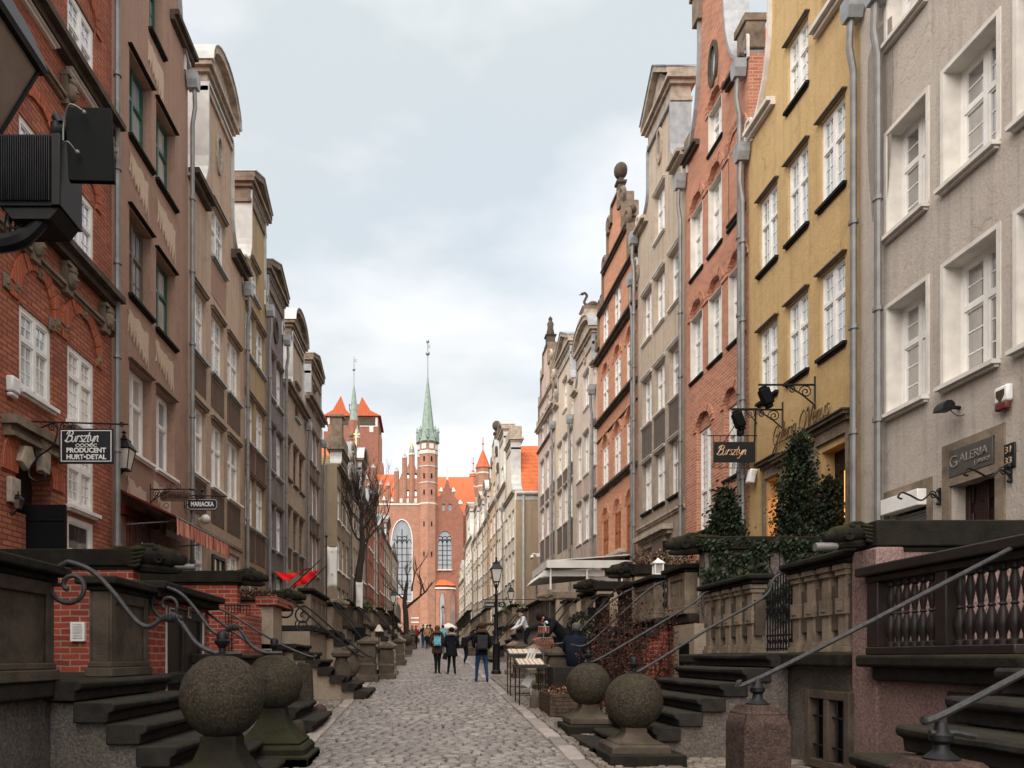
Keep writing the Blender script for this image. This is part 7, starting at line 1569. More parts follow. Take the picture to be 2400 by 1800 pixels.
# --- jewellery stalls
def stall(label, x0, x1, y0, y1, zt, full=True):
    zg = G(y0); t = thing('jewellery_table', ((x0 + x1) / 2, (y0 + y1) / 2, zg), label, 'stall table', 'amber sellers\u2019 tables')
    for (x, y) in ((x0, y0), (x1, y0), (x0, y1), (x1, y1)):
        S = MB(); S.tube([(x, y, zg), (x, y, zt)], .014, 6); S.build('leg', 'iron', t)
    S = MB()
    for z in (zg + .22,): S.tube([(x0, y0, z), (x1, y0, z)], .008, 5); S.tube([(x0, y1, z), (x1, y1, z)], .008, 5)
    for i in range(3): S.tube(spiral((x0 + (x1 - x0) * (i + .7) / 3.4, y0, zt - .16), .06, .012, 0, 9, 12), .006, 4)
    S.build('frame', 'iron', t)
    S = MB(); S.add([(x0 - .04, y0 - .05, zt), (x1 + .04, y0 - .05, zt), (x1 + .04, y1 + .05, zt + .14), (x0 - .04, y1 + .05, zt + .14), (x0 - .04, y0 - .05, zt + .06), (x1 + .04, y0 - .05, zt + .06), (x1 + .04, y1 + .05, zt + .2), (x0 - .04, y1 + .05, zt + .2)], [(0, 3, 2, 1), (0, 1, 5, 4), (1, 2, 6, 5), (2, 3, 7, 6), (3, 0, 4, 7), (4, 5, 6, 7)]); S.build('tray', 'dark_wood', t, smooth=False)
    D('velvet', m_plain('cream_velvet', (.55, .47, .38, 1), .8, .1, 0, .2, 20)); S = MB(); S.add([(x0, y0, zt + .068), (x1, y0, zt + .068), (x1, y1, zt + .2), (x0, y1, zt + .2)], [(0, 1, 2, 3)]); S.build('velvet_lining', 'velvet', t, smooth=False)
    rnd = random.Random(int(x0 * 99)); S = MB()
    for i in range(26):
        f = rnd.random(); g_ = (i % 5 + .5) / 5; S.ball((x0 + (x1 - x0) * (i // 5 + .6) / 5.7, y0 + (y1 - y0) * g_, zt + .075 + .13 * g_), .009 + .008 * f, 6, 4, (1.3, 1, .6))
    S.build('trinkets', 'amber', t)['kind'] = 'stuff'; return t
stall('front amber table with a sloping tray of trinkets on thin iron legs', 1.96, 2.5, 15.4, 16.1, PZ(1566, 15.4))
stall('second amber table, just behind the front one', 2.0, 2.75, 17.4, 18.0, PZ(1540, 17.4))
z = PZ(1640, 15.9); S = MB(); S.obox((PX(1238, 15.9), 15.9, PZ(1592, 15.9)), (.18, .02, .34), Matrix.Rotation(.45, 3, 'Y') @ Matrix.Rotation(-.3, 3, 'X')); S.tube([(PX(1246, 16), 16, G(16)), (PX(1242, 16), 16, PZ(1585, 16))], .01, 5); tag(S.build('picture_board', 'sign_white', bevel=.004), 'small tilted white display card under the front amber table', 'board')
y = 16.6; x = PX(1274, y); t = thing('necklace_stand', (x, y, PZ(1560, y)), 'T shaped stand hung with red brown amber necklaces', 'necklace stand')
S = MB(); z0, z1 = PZ(1560, y), PZ(1495, y); S.tube([(x, y, z0), (x, y, z1 + .25)], .014, 6); S.tube([(x - .19, y, z1), (x + .19, y, z1)], .012, 6); S.tube([(x - .12, y, z1 + .25), (x + .12, y, z1 + .25)], .012, 6); S.box(x - .12, x + .12, y - .1, y + .1, z0 - .02, z0 + .02); S.build('stand', 'pipe', t)
S = MB(); rnd = random.Random(4)
for i in range(10):
    a = x - .18 + .36 * i / 9; L = rnd.uniform(.22, .36)
    for j in range(9): f = j / 8; S.ball((a + .028 * math.sin(f * math.pi), y - .03 + rnd.uniform(-.02, .02), z1 - L * f), .012 + .006 * math.sin(f * 3), 6, 4)
for i in range(6):
    a = x - .11 + .22 * i / 5
    for j in range(6): S.ball((a, y - .02, z1 + .24 - .025 * j), .017, 6, 4)
S.tube([(x - .19, y - .02, z1 - .02), (x, y - .02, z1 + .2), (x + .19, y - .02, z1 - .02)], .004, 4); S.build('amber_strings', 'amber', t)
S = MB()
for i, a in enumerate((-.5, -.36, -.22)): S.obox((x + a * .5 - .1, y + .1, z0 + .2), (.045, .02, .42), Matrix.Rotation(.4, 3, 'Y'))
tag(S.build('rolled_prints', 'white_cloth'), 'leaning white print rolls beside the amber stand', 'prints')
# planter
t = thing('wooden_planter', (2.53, 14.0, G(14)), 'weathered wooden planter box with withered flowers beside the stone balls', 'planter'); zg = G(13.7); S = MB(); x0, x1, y0, y1 = 2.28, 2.8, 13.4, 14.7
for i in range(6):
    z = zg + .02 + i * .068
    for q in (y0, y1): S.box(x0, x1, q - .012, q + .012, z, z + .058)
    for q in (x0, x1): S.box(q - .012, q + .012, y0 + .013, y1 - .013, z, z + .058)
S.build('planks', 'plank', t); S = MB()
for x in (x0, x1):
    for y in (y0, y1): S.box(x - .02, x + .02, y - .02, y + .02, zg, zg + .42)
S.box(x0, x1, y0, y1, zg, zg + .36); S.build('box_frame', 'plank', t)
S = MB(); S.lathe([(.16, 0), (.15, .2), (.1, .32), (.03, .36)], (PX(1259, 14.9), 14.9, G(14.9)), 10); tag(S.build('boulder', 'stone_brown'), 'rounded kerb stone left of the wooden planter', 'boulder')
y = 15.9; x = 5.0; z = 3.46; t = thing('candle_lantern', (x, y, z), 'small white candle lantern on the carved stone parapet', 'lantern'); S = MB(); S.box(x - .1, x + .1, y - .1, y + .1, z, z + .03)
for sx, sy in ((-1, -1), (1, -1), (1, 1), (-1, 1)): S.box(x + sx * .085 - .012, x + sx * .085 + .012, y + sy * .085 - .012, y + sy * .085 + .012, z + .03, z + .24)
S.lathe([(.11, .24), (.115, .26), (.03, .34), (.01, .37)], (x, y, z), sq=4); S.build('frame', 'white', t); S = MB(); S.box(x - .075, x + .075, y - .075, y + .075, z + .03, z + .24); S.build('pane', 'glass_b', t, smooth=False)
# left stall things
y = 26.0; x = PX(888, y); t = thing('lampshade_stand', (x, y, G(y)), 'beige lampshade on a thin post among the left stalls', 'lamp'); S = MB(); S.lathe([(.17, 0), (.04, .24)], (x, y, PZ(1480, y)), 10); S.build('lamp_shade', 'velvet', t); S = MB(); S.tube([(x, y, G(y)), (x, y, PZ(1480, y) + .1)], .02, 6); S.build('post', 'iron', t)
y = 23.6; S = MB(); S.obox((PX(844, y), y, PZ(1488, y)), (.36, .05, .48), Matrix.Rotation(.08, 3, 'Z')); S.tube([(PX(838, y), y, PZ(1505, y)), (PX(838, y), y, G(y))], .014, 5); S.tube([(PX(850, y), y, PZ(1505, y)), (PX(850, y), y, G(y))], .014, 5); tag(S.build('notice_board', 'black'), 'black notice board on legs beside the left stair rails', 'board')
y = 19.4; S = MB(); S.obox((PX(1394, y), y, PZ(1437, y)), (.36, .05, .3), Matrix.Rotation(0, 3, 'Z')); S.tube([(PX(1394, y), y, PZ(1450, y)), (PX(1394, y), y, G(y))], .016, 5); tag(S.build('notice_board', 'black'), 'black menu board on a post behind the arched handrails', 'board')
for (u0, u1, v0, v1, y, s, lb) in ((1135, 1160, 1411, 1424, 36, 'GALERIA', 'dark hanging sign reading GALERIA left of the tall street lamp'), (1168, 1184, 1411, 1423, 34, '', 'small dark hanging sign right of the tall lamp post')):
    t = thing('hanging_sign', (PX(u0, y), y, PZ(v1, y)), lb, 'sign', 'projecting shop signs'); S = MB(); S.box(PX(u0, y), PX(u1, y), y - .02, y + .02, PZ(v1, y), PZ(v0, y)); S.build('board', 'sign_black', t, bevel=.01)
    if s: text(t, s, (PX((u0 + u1) / 2, y), y - .022, PZ((v0 + v1) / 2, y)), .13, 'sign_white', FRONT, sx=.8)
    else: S = MB(); S.tube(spiral((PX(1176, y), y - .03, PZ(1417, y)), .06, .058, 0, 6.4, 10), .008, 4); S.build('emblem', 'sign_white', t)
    S = MB(); zz = PZ(v0, y) + .12; S.tube([(PX(u0, y) - .1, y, zz), (fx('R', y) - .1, y, zz)], .014, 5); S.tube([(PX(u0 + 3, y), y, zz), (PX(u0 + 3, y), y, zz - .13)], .008, 4); S.tube([(PX(u1 - 3, y), y, zz), (PX(u1 - 3, y), y, zz - .13)], .008, 4); S.build('bracket', 'iron', t)
y = 46.6; z = PZ(1303, y); xw = fx('R', y); t = thing('security_camera', (xw, y, z), 'white security camera on the corner of the rose house', 'camera'); S = MB(); S.box(xw - .2, xw, y - .1, y + .1, z - .05, z + .15); S.tube(catmull([(xw - .2, y, z + .1), (xw - .4, y, z + .15), (xw - .48, y, z)], 4), .035, 6); S.ball((xw - .48, y, z - .06), .12, 10, 7); S.build('housing', 'white', t)
S = MB(); S.ball((xw - .49, y, z - .12), .085, 8, 6); S.build('lens_dome', 'black', t)
# ======================= TREES AND PLANTS =======================
def leafquads(S, pts, size, rnd, k=0):
    for p in pts:
        a = Vector((rnd.gauss(0, 1), rnd.gauss(0, 1), rnd.gauss(0, 1))).normalized(); b = a.orthogonal().normalized(); c = a.cross(b); s_ = size * rnd.uniform(.6, 1.3); p = Vector(p)
        S.add([tuple(p + b * s_), tuple(p + c * s_ * .55), tuple(p - b * s_), tuple(p - c * s_ * .55)], [(0, 1, 2, 3)], k)
def baretree(name, label, base, trunk, limbs, twig, seed, fork=4, up=.55, depth=4, grp=None):
    """trunk = list of points with radii; limbs spring from the given trunk indexes"""
    rnd = random.Random(seed); t = thing(name, base, label, 'tree'); S = MB(); P = [Vector(p[:3]) for p in trunk]; S.tube(catmull(P, 4), [trunk[0][3] + (trunk[-1][3] - trunk[0][3]) * i / ((len(P) - 1) * 4) for i in range((len(P) - 1) * 4 + 1)], 9)
    S.build('trunk', 'bark', t); S = MB()
    def grow(p, d, L, r, lev):
        n = 4; pts = [p]; q = p.copy(); dd = d.copy()
        for i in range(n):
            dd = (dd + Vector((rnd.uniform(-.25, .25), rnd.uniform(-.25, .25), rnd.uniform(-.1, .2) + up * .12))).normalized(); q = q + dd * L / n; pts.append(q.copy())
        S.tube(pts, [r * (1 - .6 * i / n) for i in range(n + 1)], 5 if lev > 1 else 4, cap=False)
        if lev <= 0: return
        for i in range(fork if lev > 1 else fork + 1):
            j = rnd.randint(1, n); nd = (dd + Vector((rnd.uniform(-1, 1), rnd.uniform(-1, 1), rnd.uniform(-.3, .9) + up * .4)) * .85).normalized(); grow(pts[j], nd, L * rnd.uniform(.5, .85), r * .5, lev - 1)
    for (p, d, L, r) in limbs: grow(Vector(p), Vector(d).normalized(), L, r, depth)
    S.build('crown', 'bark', t, smooth=False); return t
y = 43.0; X_ = lambda u: PX(u, y); Z_ = lambda v: PZ(v, y)
tr = [(X_(836), y, G(y) + .8, .27), (X_(838), y, Z_(1370), .24), (X_(846), y, Z_(1310), .22), (X_(850), y, Z_(1270), .2), (X_(847), y, Z_(1225), .16), (X_(851), y, Z_(1180), .09)]
lim = [((X_(848), y, Z_(1300)), (.4, .1, 1), 1.6, .07), ((X_(850), y, Z_(1272)), (-.9, 0, .7), 1.7, .08), ((X_(850), y, Z_(1272)), (.9, .1, .6), 1.8, .08)]
for i in range(13): a = i * .9; lim.append(((X_(848), y, Z_(1245 - 5 * i)), (math.cos(a), .5 * math.sin(a), .8), 1.7, .042))
baretree('bare_tree', 'tall bare pollarded tree with a spray of upright twigs before the church', (X_(836), y, G(y) + .8), tr, lim, 0, 5, fork=4, depth=3, up=.9)
y = 70.0
tr = [(X_(953), y, G(y), .3), (X_(951), y, Z_(1440), .27), (X_(948), y, Z_(1410), .22), (X_(954), y, Z_(1365), .16)]
lim = [((X_(951), y, Z_(1425)), (.9, 0, .7), 2.4, .17), ((X_(949), y, Z_(1405)), (-.8, 0, .5), 1.6, .1), ((X_(954), y, Z_(1365)), (.1, 0, 1), 1.7, .1), ((X_(951), y, Z_(1390)), (-.6, 0, .8), 1.3, .08), ((X_(965), y, Z_(1385)), (.3, 0, 1), 2.0, .1)]
baretree('small_bare_tree', 'small bare tree with lopped limbs right in front of the church wall', (X_(953), y, G(y)), tr, lim, 0, 9, fork=3, depth=2)
def conifer(name, label, x, y, z0, z1, w, seed, n=330, twin=False):
    rnd = random.Random(seed); t = thing(name, (x, y, z0), label, 'conifer', 'conifers on the terrace of the yellow house'); S = MB(); S.tube([(x, y, z0), (x + .03, y, z0 + .5), (x, y, z1 - .2)], [.07, .06, .01], 7)
    H = z1 - z0; C_ = []
    for i in range(n):
        f = rnd.random() ** 1.15; a = rnd.uniform(0, 6.283); lump = .7 + .8 * noise.noise((math.cos(a) * 1.3 + seed, math.sin(a) * 1.3, f * 4.0)); prof = min(1, f * 7 + .55) * (1 - f) ** .62 * (.9 + .2 * math.sin(f * 19)); r_ = w * prof * lump * math.sqrt(rnd.uniform(.35, 1.0))
        X2, H2 = (x + .42 * w, H * .74) if i % 5 > 2 and twin else (x - (.22 * w if twin else 0), H); r_ *= .78 if twin else 1; C_.append((X2 + r_ * math.cos(a), y + r_ * math.sin(a), z0 + .1 + f * H2 * .97))
    for c in C_[::7]: S.tube([(x, y, c[2] - .15), c], [.015, .005], 4)
    S.build('trunk', 'bark', t); S = MB()
    for c in C_:
        k_ = rnd.choice((0, 0, 1)); s_ = rnd.uniform(.05, .11); leafquads(S, [(c[0] + rnd.gauss(0, s_), c[1] + rnd.gauss(0, s_), c[2] + rnd.gauss(0, s_ * 1.2)) for _ in range(30)], .042, rnd, k_)
    S.build('foliage', ['leaf', D('leaf_b', m_plain('lighter_conifer_green', (.024, .034, .016, 1), .7, .2, 0, .6, 5))], t, smooth=False, recalc=False)
conifer('conifer', 'larger ragged conifer above the ivy wall, before the lit yellow doorway', PX(1898, 14.5), 14.5, 2.5, PZ(1030, 14.5), .95, 3, 800, True)
conifer('conifer', 'smaller conifer above the ivy wall, under the gold lettered sign', PX(1700, 14.3), 14.3, 2.5, PZ(1162, 14.3), .7, 8, 460)
rnd = random.Random(21); t = thing('ivy', (6.3, 13.3, 2.6), 'dark ivy hanging over the tall terrace wall', 'ivy'); S = MB(); pts = []
while len(pts) < 5200:
    x = rnd.uniform(4.95, 8.0); z = rnd.uniform(1.9, 3.8); lim_ = 2.35 + .45 * noise.noise((x * 1.6, 0, 3)) + (x - 5) * .05
    if z < lim_ or noise.noise((x * 2.3, z * 2.3, 1)) < -.28: continue
    pts.append((x, 13.33 - rnd.uniform(0, .14), z))
for i in range(700): x = rnd.uniform(4.9, 8.0); pts.append((x, rnd.uniform(13.25, 13.5), 3.72 + rnd.uniform(0, .12)))
leafquads(S, pts, .042, rnd); S.build('leaves', 'leaf_ivy', t, smooth=False, recalc=False); S = MB()
for i in range(26):
    x = 5 + i * .115; S.tube(catmull([(x + rnd.uniform(-.1, .1) * j, 13.35, 3.7 - j * rnd.uniform(.3, .42)) for j in range(5)], 3), .008, 4)
S.build('stems', 'bark', t)
rnd = random.Random(31); t = thing('withered_shrub', (4.0, 14.3, G(14.3)), 'dark withered red leaved shrub behind the twin stone balls', 'shrub'); S = MB(); L_ = MB(); pts = []
for i in range(70):
    b = Vector((rnd.uniform(3.3, 4.75), rnd.uniform(13.6, 14.9), G(14))); tp = b + Vector((rnd.uniform(-.45, .35), rnd.uniform(-.3, .3), rnd.uniform(1.0, 2.3) * (.55 + .45 * math.sin((b.x - 3.1) * 1.7)))); P = catmull([b, b.lerp(tp, .5) + Vector((rnd.uniform(-.15, .15), rnd.uniform(-.1, .1), 0)), tp], 4); S.tube(P, [.014 - .0013 * j for j in range(len(P))], 4)
    for _ in range(58): q = rnd.choice(P[2:]); pts.append((q.x + rnd.gauss(0, .12), q.y + rnd.gauss(0, .12), q.z + rnd.gauss(0, .12)))
S.build('stems', 'bark', t); leafquads(L_, pts, .032, rnd); L_.build('leaves', 'leaf_red', t, smooth=False, recalc=False)
def flowers(name, label, x0, x1, y0, y1, z, seed, h=.22, mats=('leaf_red', 'petal', 'leaf_fresh'), n=520, sz=.026, dens=(5, 2, 1)):
    rnd = random.Random(seed); t = thing(name, ((x0 + x1) / 2, (y0 + y1) / 2, z), label, 'plants'); S = MB(); bag = sum(([i] * d for i, d in enumerate(dens)), [])
    for i in range(n):
        x, y = rnd.uniform(x0, x1), rnd.uniform(y0, y1); q = h * (.5 + .5 * noise.noise((x * 5, y * 5, seed))) ; leafquads(S, [(x, y, z + rnd.random() * (.06 + q))], sz, rnd, rnd.choice(bag))
    S.build('leaves', list(mats), t, smooth=False, recalc=False); S = MB()
    for i in range(24): x, y = rnd.uniform(x0, x1), rnd.uniform(y0, y1); S.tube([(x, y, z - .03), (x + rnd.uniform(-.04, .04), y, z + h * .7)], .004, 4)
    S.build('stems', 'bark', t)
flowers('planter_flowers', 'withered brown flowers with one green leaf clump in the wooden planter', 2.3, 2.78, 13.42, 14.68, G(13.7) + .36, 2, .2)
flowers('flower_box', 'red flowers along the terrace wall behind the candle lantern', 5.0, 6.6, 17.7, 18.2, 3.93, 5, .5, n=900, sz=.035)
flowers('flower_box', 'dark red heather on the terrace wall left of the red flags', -4.3, -3.2, 15.3, 16.0, 2.95, 7, .3, n=500)
flowers('flower_box', 'green plants in pots far along the left terraces by the small banner', -3.6, -2.6, 34, 37, 3.9, 9, .6, mats=('leaf', 'leaf_fresh', 'leaf_red'), n=700, sz=.06)
flowers('potted_bush', 'green pot plants in front of the tan end wall', 4.2, 5.2, 38, 41, 4.0, 12, .8, mats=('leaf_fresh', 'leaf', 'petal'), n=800, sz=.06)
rnd = random.Random(44); t = thing('clipped_bush', (4.6, 18.6, G(18) + .3), 'round clipped evergreen bush behind the bending seller', 'bush'); S = MB(); S.tube([(3.9, 18.6, G(18)), (3.9, 18.6, 2.2)], .03, 6); S.build('stems', 'bark', t); S = MB(); pts = []
for i in range(1700): v = Vector((rnd.gauss(0, 1), rnd.gauss(0, 1), rnd.gauss(0, 1))).normalized() * .36 * rnd.uniform(.75, 1.05); pts.append((3.9 + v.x, 18.6 + v.y, 2.3 + v.z * 1.5))
leafquads(S, pts, .035, rnd); S.build('leaves', 'leaf', t, smooth=False, recalc=False)

# ======================= PEOPLE =======================
for nm, c in (('skin', (.50, .27, .19, 1)), ('skin_red', (.50, .20, .14, 1)), ('cloth_black', (.008, .009, .012, 1)), ('cloth_navy', (.006, .008, .018, 1)), ('cloth_brown', (.06, .034, .022, 1)), ('cloth_tan', (.33, .20, .09, 1)), ('jeans', (.018, .05, .13, 1)), ('shirt_white', (.62, .62, .64, 1)),
              ('hair_dark', (.012, .009, .008, 1)), ('hair_brown', (.05, .022, .012, 1)), ('shoe', (.012, .01, .01, 1)), ('sneaker', (.35, .42, .42, 1)), ('fur_grey', (.30, .25, .21, 1)), ('fur_brown', (.10, .05, .025, 1)), ('teal', (.16, .42, .52, 1)), ('cloth_red', (.16, .02, .02, 1)), ('cloth_grey', (.10, .09, .085, 1))):
    D(nm, m_plain(nm, c, .85, .15, 0, .3, 12, .25))
def person(label, x, y, h, yaw, top, legs, shoes='shoe', hair='hair_dark', skin='skin', pose=None, coat=None, hood=None, longhair=False, z=None, sleeve=None, hat=None, bulk=1.0, tz=None):
    """one skinned body with head, limbs and fingers; yaw 0 looks away up the street"""
    J = dict(pel=(0, 0, .53), wai=(0, .0, .62), che=(0, 0, .74), nec=(0, .0, .825), hb=(0, .012, .875), hm=(0, .018, .925), ht=(0, .012, .97),
             sL=(-.10, 0, .80), eL=(-.135, -.02, .63), wL=(-.13, .03, .485), sR=(.10, 0, .80), eR=(.135, -.02, .63), wR=(.13, .03, .485),
             hL=(-.052, 0, .51), kL=(-.055, .06, .285), aL=(-.055, .0, .045), tL=(-.06, .075, .018), hR=(.052, 0, .51), kR=(.055, .0, .285), aR=(.055, -.09, .055), tR=(.06, -.02, .015))
    J.update(pose or {}); J = {k: Vector(v) for k, v in J.items()}
    RD = dict(pel=.075 * bulk, wai=.07 * bulk, che=.085 * bulk, nec=.03, hb=.042, hm=.058, ht=.04, sL=.042, eL=.032, wL=.02, sR=.042, eR=.032, wR=.02, hL=.055, kL=.036, aL=.024, tL=.02, hR=.055, kR=.036, aR=.024, tR=.02)
    if coat:
        for k in ('eL', 'eR', 'sL', 'sR'): RD[k] *= 1.22
    B = [('pel', 'wai', 0), ('wai', 'che', 0), ('che', 'nec', 0), ('nec', 'hb', 3), ('hb', 'hm', 3), ('hm', 'ht', 3), ('che', 'sL', 0), ('sL', 'eL', 4), ('eL', 'wL', 4), ('che', 'sR', 0), ('sR', 'eR', 4), ('eR', 'wR', 4), ('pel', 'hL', 1), ('hL', 'kL', 1), ('kL', 'aL', 1), ('aL', 'tL', 2), ('pel', 'hR', 1), ('hR', 'kR', 1), ('kR', 'aR', 1), ('aR', 'tR', 2)]
    names = list(J); idx = {n: i for i, n in enumerate(names)}
    me = bpy.data.meshes.new('skel'); me.from_pydata([tuple(J[n] * h) for n in names], [(idx[a], idx[b]) for a, b, _ in B], [])
    o = bpy.data.objects.new('skel', me); C.objects.link(o); bm = bmesh.new(); bm.from_mesh(me); sk = bm.verts.layers.skin.verify(); bm.verts.ensure_lookup_table()
    for n in names: r_ = RD[n] * h; bm.verts[idx[n]][sk].radius = (r_, r_ * (.8 if n in ('che', 'wai', 'pel') else 1)); bm.verts[idx[n]][sk].use_root = n == 'pel'
    bm.to_mesh(me); bm.free(); o.modifiers.new('s', 'SKIN').use_smooth_shade = True; sd = o.modifiers.new('d', 'SUBSURF'); sd.levels = sd.render_levels = 2
    bpy.context.view_layer.update(); ev = bpy.data.meshes.new_from_object(o.evaluated_get(bpy.context.evaluated_depsgraph_get())); bpy.data.objects.remove(o)
    zg = G(y) if z is None else z; rot = Matrix.Rotation(yaw, 3, 'Z'); W = lambda v: tuple(rot @ Vector(v) + Vector((x, y, zg))); mp_ = lambda a, b, c: W((a * h, b * h, c * h))
    t = thing('person', (x, y, zg), label, 'person', 'people in the street'); S = MB(); vs = [Vector(v.co) / h for v in ev.vertices]; S.v = [tuple(v) for v in vs]; S.map = mp_
    for p in ev.polygons:
        c = Vector((0, 0, 0))
        for i in p.vertices: c += vs[i]
        c /= len(p.vertices); best, bi = 9, 0
        for a, b, k in B:
            A_, D_ = J[a], J[b] - J[a]; f = max(0, min(1, (c - A_).dot(D_) / D_.length_squared)); d = (c - A_ - D_ * f).length - RD[a] * .5
            if d < best: best, bi = d, k
        S.f.append(tuple(p.vertices)); S.mi.append(bi)
    # face, ears, hands with five fingers
    fw = (J['hm'] - J['hb']).normalized(); hd = J['hm']; f_ = Vector((0, 1, 0)) - fw * fw.y; f_ = f_.normalized() if f_.length > .05 else Vector((0, 0, -1)); sd_ = f_.cross(fw).normalized()
    at = lambda a, b, c: tuple(hd + sd_ * a + f_ * b + fw * c)
    S.k = 3; S.tube([at(0, .05, .012), at(0, .066, -.012), at(0, .055, -.018)], [.006, .011, .008], 6); S.ball(at(0, .042, -.05), .022, 8, 6)
    for q in (-1, 1): S.ball(at(q * .05, -.002, -.006), .014, 7, 5, (.5, 1, 1.3))
    S.k = 6
    for q in (-1, 1): S.ball(at(q * .02, .053, .006), .007, 6, 4)
    S.tube([at(-.015, .058, -.032), at(.015, .058, -.032)], .004, 5); S.k = 3
    for e, w_, q in (('eL', 'wL', -1), ('eR', 'wR', 1)):
        d = (J[w_] - J[e]).normalized(); n_ = d.orthogonal().normalized(); m_ = d.cross(n_); w0 = J[w_]
        S.tube([w0 - d * .01, w0 + d * .02, w0 + d * .045], [.014, .019, .017], 7)
        for i in range(4): b = w0 + d * .042 + m_ * (.009 * (i - 1.5)); L = (.036, .044, .041, .032)[i]; S.tube([b, b + d * L * .5 + n_ * .004 * q, b + d * L * .85 + n_ * .014 * q], [.0052, .005, .0035], 5)
        b = w0 + d * .018 + m_ * .016; S.tube([b, b + d * .018 + m_ * .014, b + d * .034 + m_ * .016], [.006, .0055, .004], 5)
    S.build('body', [top, legs, shoes, skin, sleeve or top, top, 'hair_dark'], t, ang=None)
    S = MB(mp_)
    S.ball(at(0, -.02, .02), .0585, 14, 9, (1, 1.0, 1.0))
    if longhair:
        S.ball(at(0, -.03, -.03), .052, 10, 8, (1, .75, 1.5)); S.ball(at(0, -.035, -.09), .042, 10, 8, (1.1, .7, 1.3))
    S.build('hat' if hat else 'hair', hat or hair, t, ang=None)
    if coat:
        ln, wd, mat = coat; S = MB(mp_); p = J['wai']; q = J['pel']; prof = [(wd * .88, .66), (wd * .98, .58), (wd * 1.02, .5), (wd * 1.07, ln + .02), (wd * 1.05, ln), (wd * .8, ln + .005)]; n = 16; vs2 = []
        for r_, zz in prof:
            for j in range(n): a = 6.2832 * j / n; vs2.append((q.x + r_ * math.cos(a) * (1 + .04 * math.sin(3 * a + zz * 20)), q.y + r_ * .78 * math.sin(a), zz))
        S.add(vs2, [(i * n + j, i * n + (j + 1) % n, (i + 1) * n + (j + 1) % n, (i + 1) * n + j) for i in range(len(prof) - 1) for j in range(n)]); S.build('coat_skirt', mat, t, ang=None)
    if hood:
        S = MB(mp_); n_ = J['nec']; rr = random.Random(2); P = [(n_.x + .078 * math.cos(a), n_.y - .02 + .06 * math.sin(a), n_.z + .012 - .02 * math.sin(a)) for a in [i * math.pi / 8 for i in range(17)]]; S.tube(P, [.028 + rr.uniform(-.004, .004) for _ in P], 7)
        for p in P:
            for _ in range(10): d = Vector((rr.gauss(0, 1), rr.gauss(0, 1), rr.gauss(0, 1))).normalized(); a = Vector(p) + d * .02; S.tube([a, a + d * .02], [.004, .001], 3)
        S.build('fur_collar', hood, t, smooth=False)
    return t, mp_
PW = 1.72
walkA = dict(eL=(-.14, .0, .64), wL=(-.1, .08, .56), eR=(.14, .0, .64), wR=(.1, .08, .56), kL=(-.03, .02, .285), aL=(-.03, 0, .045), tL=(-.035, .075, .018), kR=(.035, .02, .285), aR=(.035, .02, .045), tR=(.045, .09, .018))
p1, m1 = person('person in a brown jacket and black leggings carrying a light blue backpack', PX(1025, 25.3), 25.3, 1.66, 0, 'cloth_brown', 'cloth_black', hair='fur_brown', pose=walkA, coat=(.42, .105, 'cloth_brown'), hood='fur_brown', longhair=True, bulk=1.12)
S = MB(m1); S.box(-.072, .072, -.165, -.075, .58, .76); S.box(-.055, .055, -.185, -.165, .60, .68); S.tube(catmull([(-.03, -.12, .76), (0, -.12, .79), (.03, -.12, .76)], 4), .006, 5)
for q in (-1, 1): S.tube(catmull([(q * .05, -.08, .75), (q * .06, -.02, .81), (q * .06, .06, .76), (q * .06, .03, .64), (q * .055, -.08, .6)], 4), .008, 5); S.tube([(q * .035, -.168, .76), (q * .012, -.168, .68)], .006, 4)
tag(S.build('backpack', 'teal', bevel=.03), 'light blue square backpack on the back of the person in brown', 'backpack', )
p2, m2 = person('person in a dark knee length coat with a grey fur collar and knitted cap', PX(1058.5, 25.0), 25.0, 1.6, 0, 'cloth_navy', 'cloth_black', pose=dict(walkA, kL=(-.05, .02, .285), aL=(-.075, 0, .045), tL=(-.085, .07, .018), aR=(.07, -.02, .045), tR=(.085, .04, .018), kR=(.05, 0, .285)), coat=(.38, .115, 'cloth_black'), hood='fur_grey', hat='cloth_black', bulk=1.15)
S = MB(m2); S.prism([(-.2, .33), (-.1, .31), (-.09, .42), (-.13, .47), (-.17, .45)], -.02, .06, 'b'); S.tube([(-.13, .02, .46), (-.12, .04, .56)], .006, 5); tag(S.build('handbag', 'cloth_black', bevel=.02), 'black handbag carried by the person in the fur collared coat', 'bag')
p3, m3 = person('person in blue jeans and black jacket with a black backpack, walking mid stride', PX(1129, 21.6), 21.6, 1.74, 0, 'cloth_black', 'jeans', hair='hair_brown', pose=dict(eL=(-.14, .02, .64), wL=(-.11, .1, .58), eR=(.14, .02, .64), wR=(.11, .1, .58), kL=(-.075, .05, .28), aL=(-.085, .06, .045), tL=(-.09, .13, .015), kR=(.07, .0, .285), aR=(.085, -.1, .06), tR=(.095, -.03, .018)), coat=(.47, .10, 'cloth_black'), hood='cloth_brown', bulk=1.15)
S = MB(m3); S.box(-.085, .085, -.185, -.08, .55, .79); S.box(-.065, .065, -.215, -.185, .57, .68); S.box(-.05, .05, -.192, -.185, .72, .725)
for q in (-1, 1): S.tube(catmull([(q * .06, -.08, .78), (q * .07, -.01, .82), (q * .07, .07, .76), (q * .065, -.06, .6)], 4), .01, 5)
tag(S.build('backpack', D('pack_black', m_plain('black_pack_nylon', (.014, .014, .018, 1), .6, .35, 0, .3, 20)), bevel=.03), 'black backpack on the person in blue jeans', 'backpack')
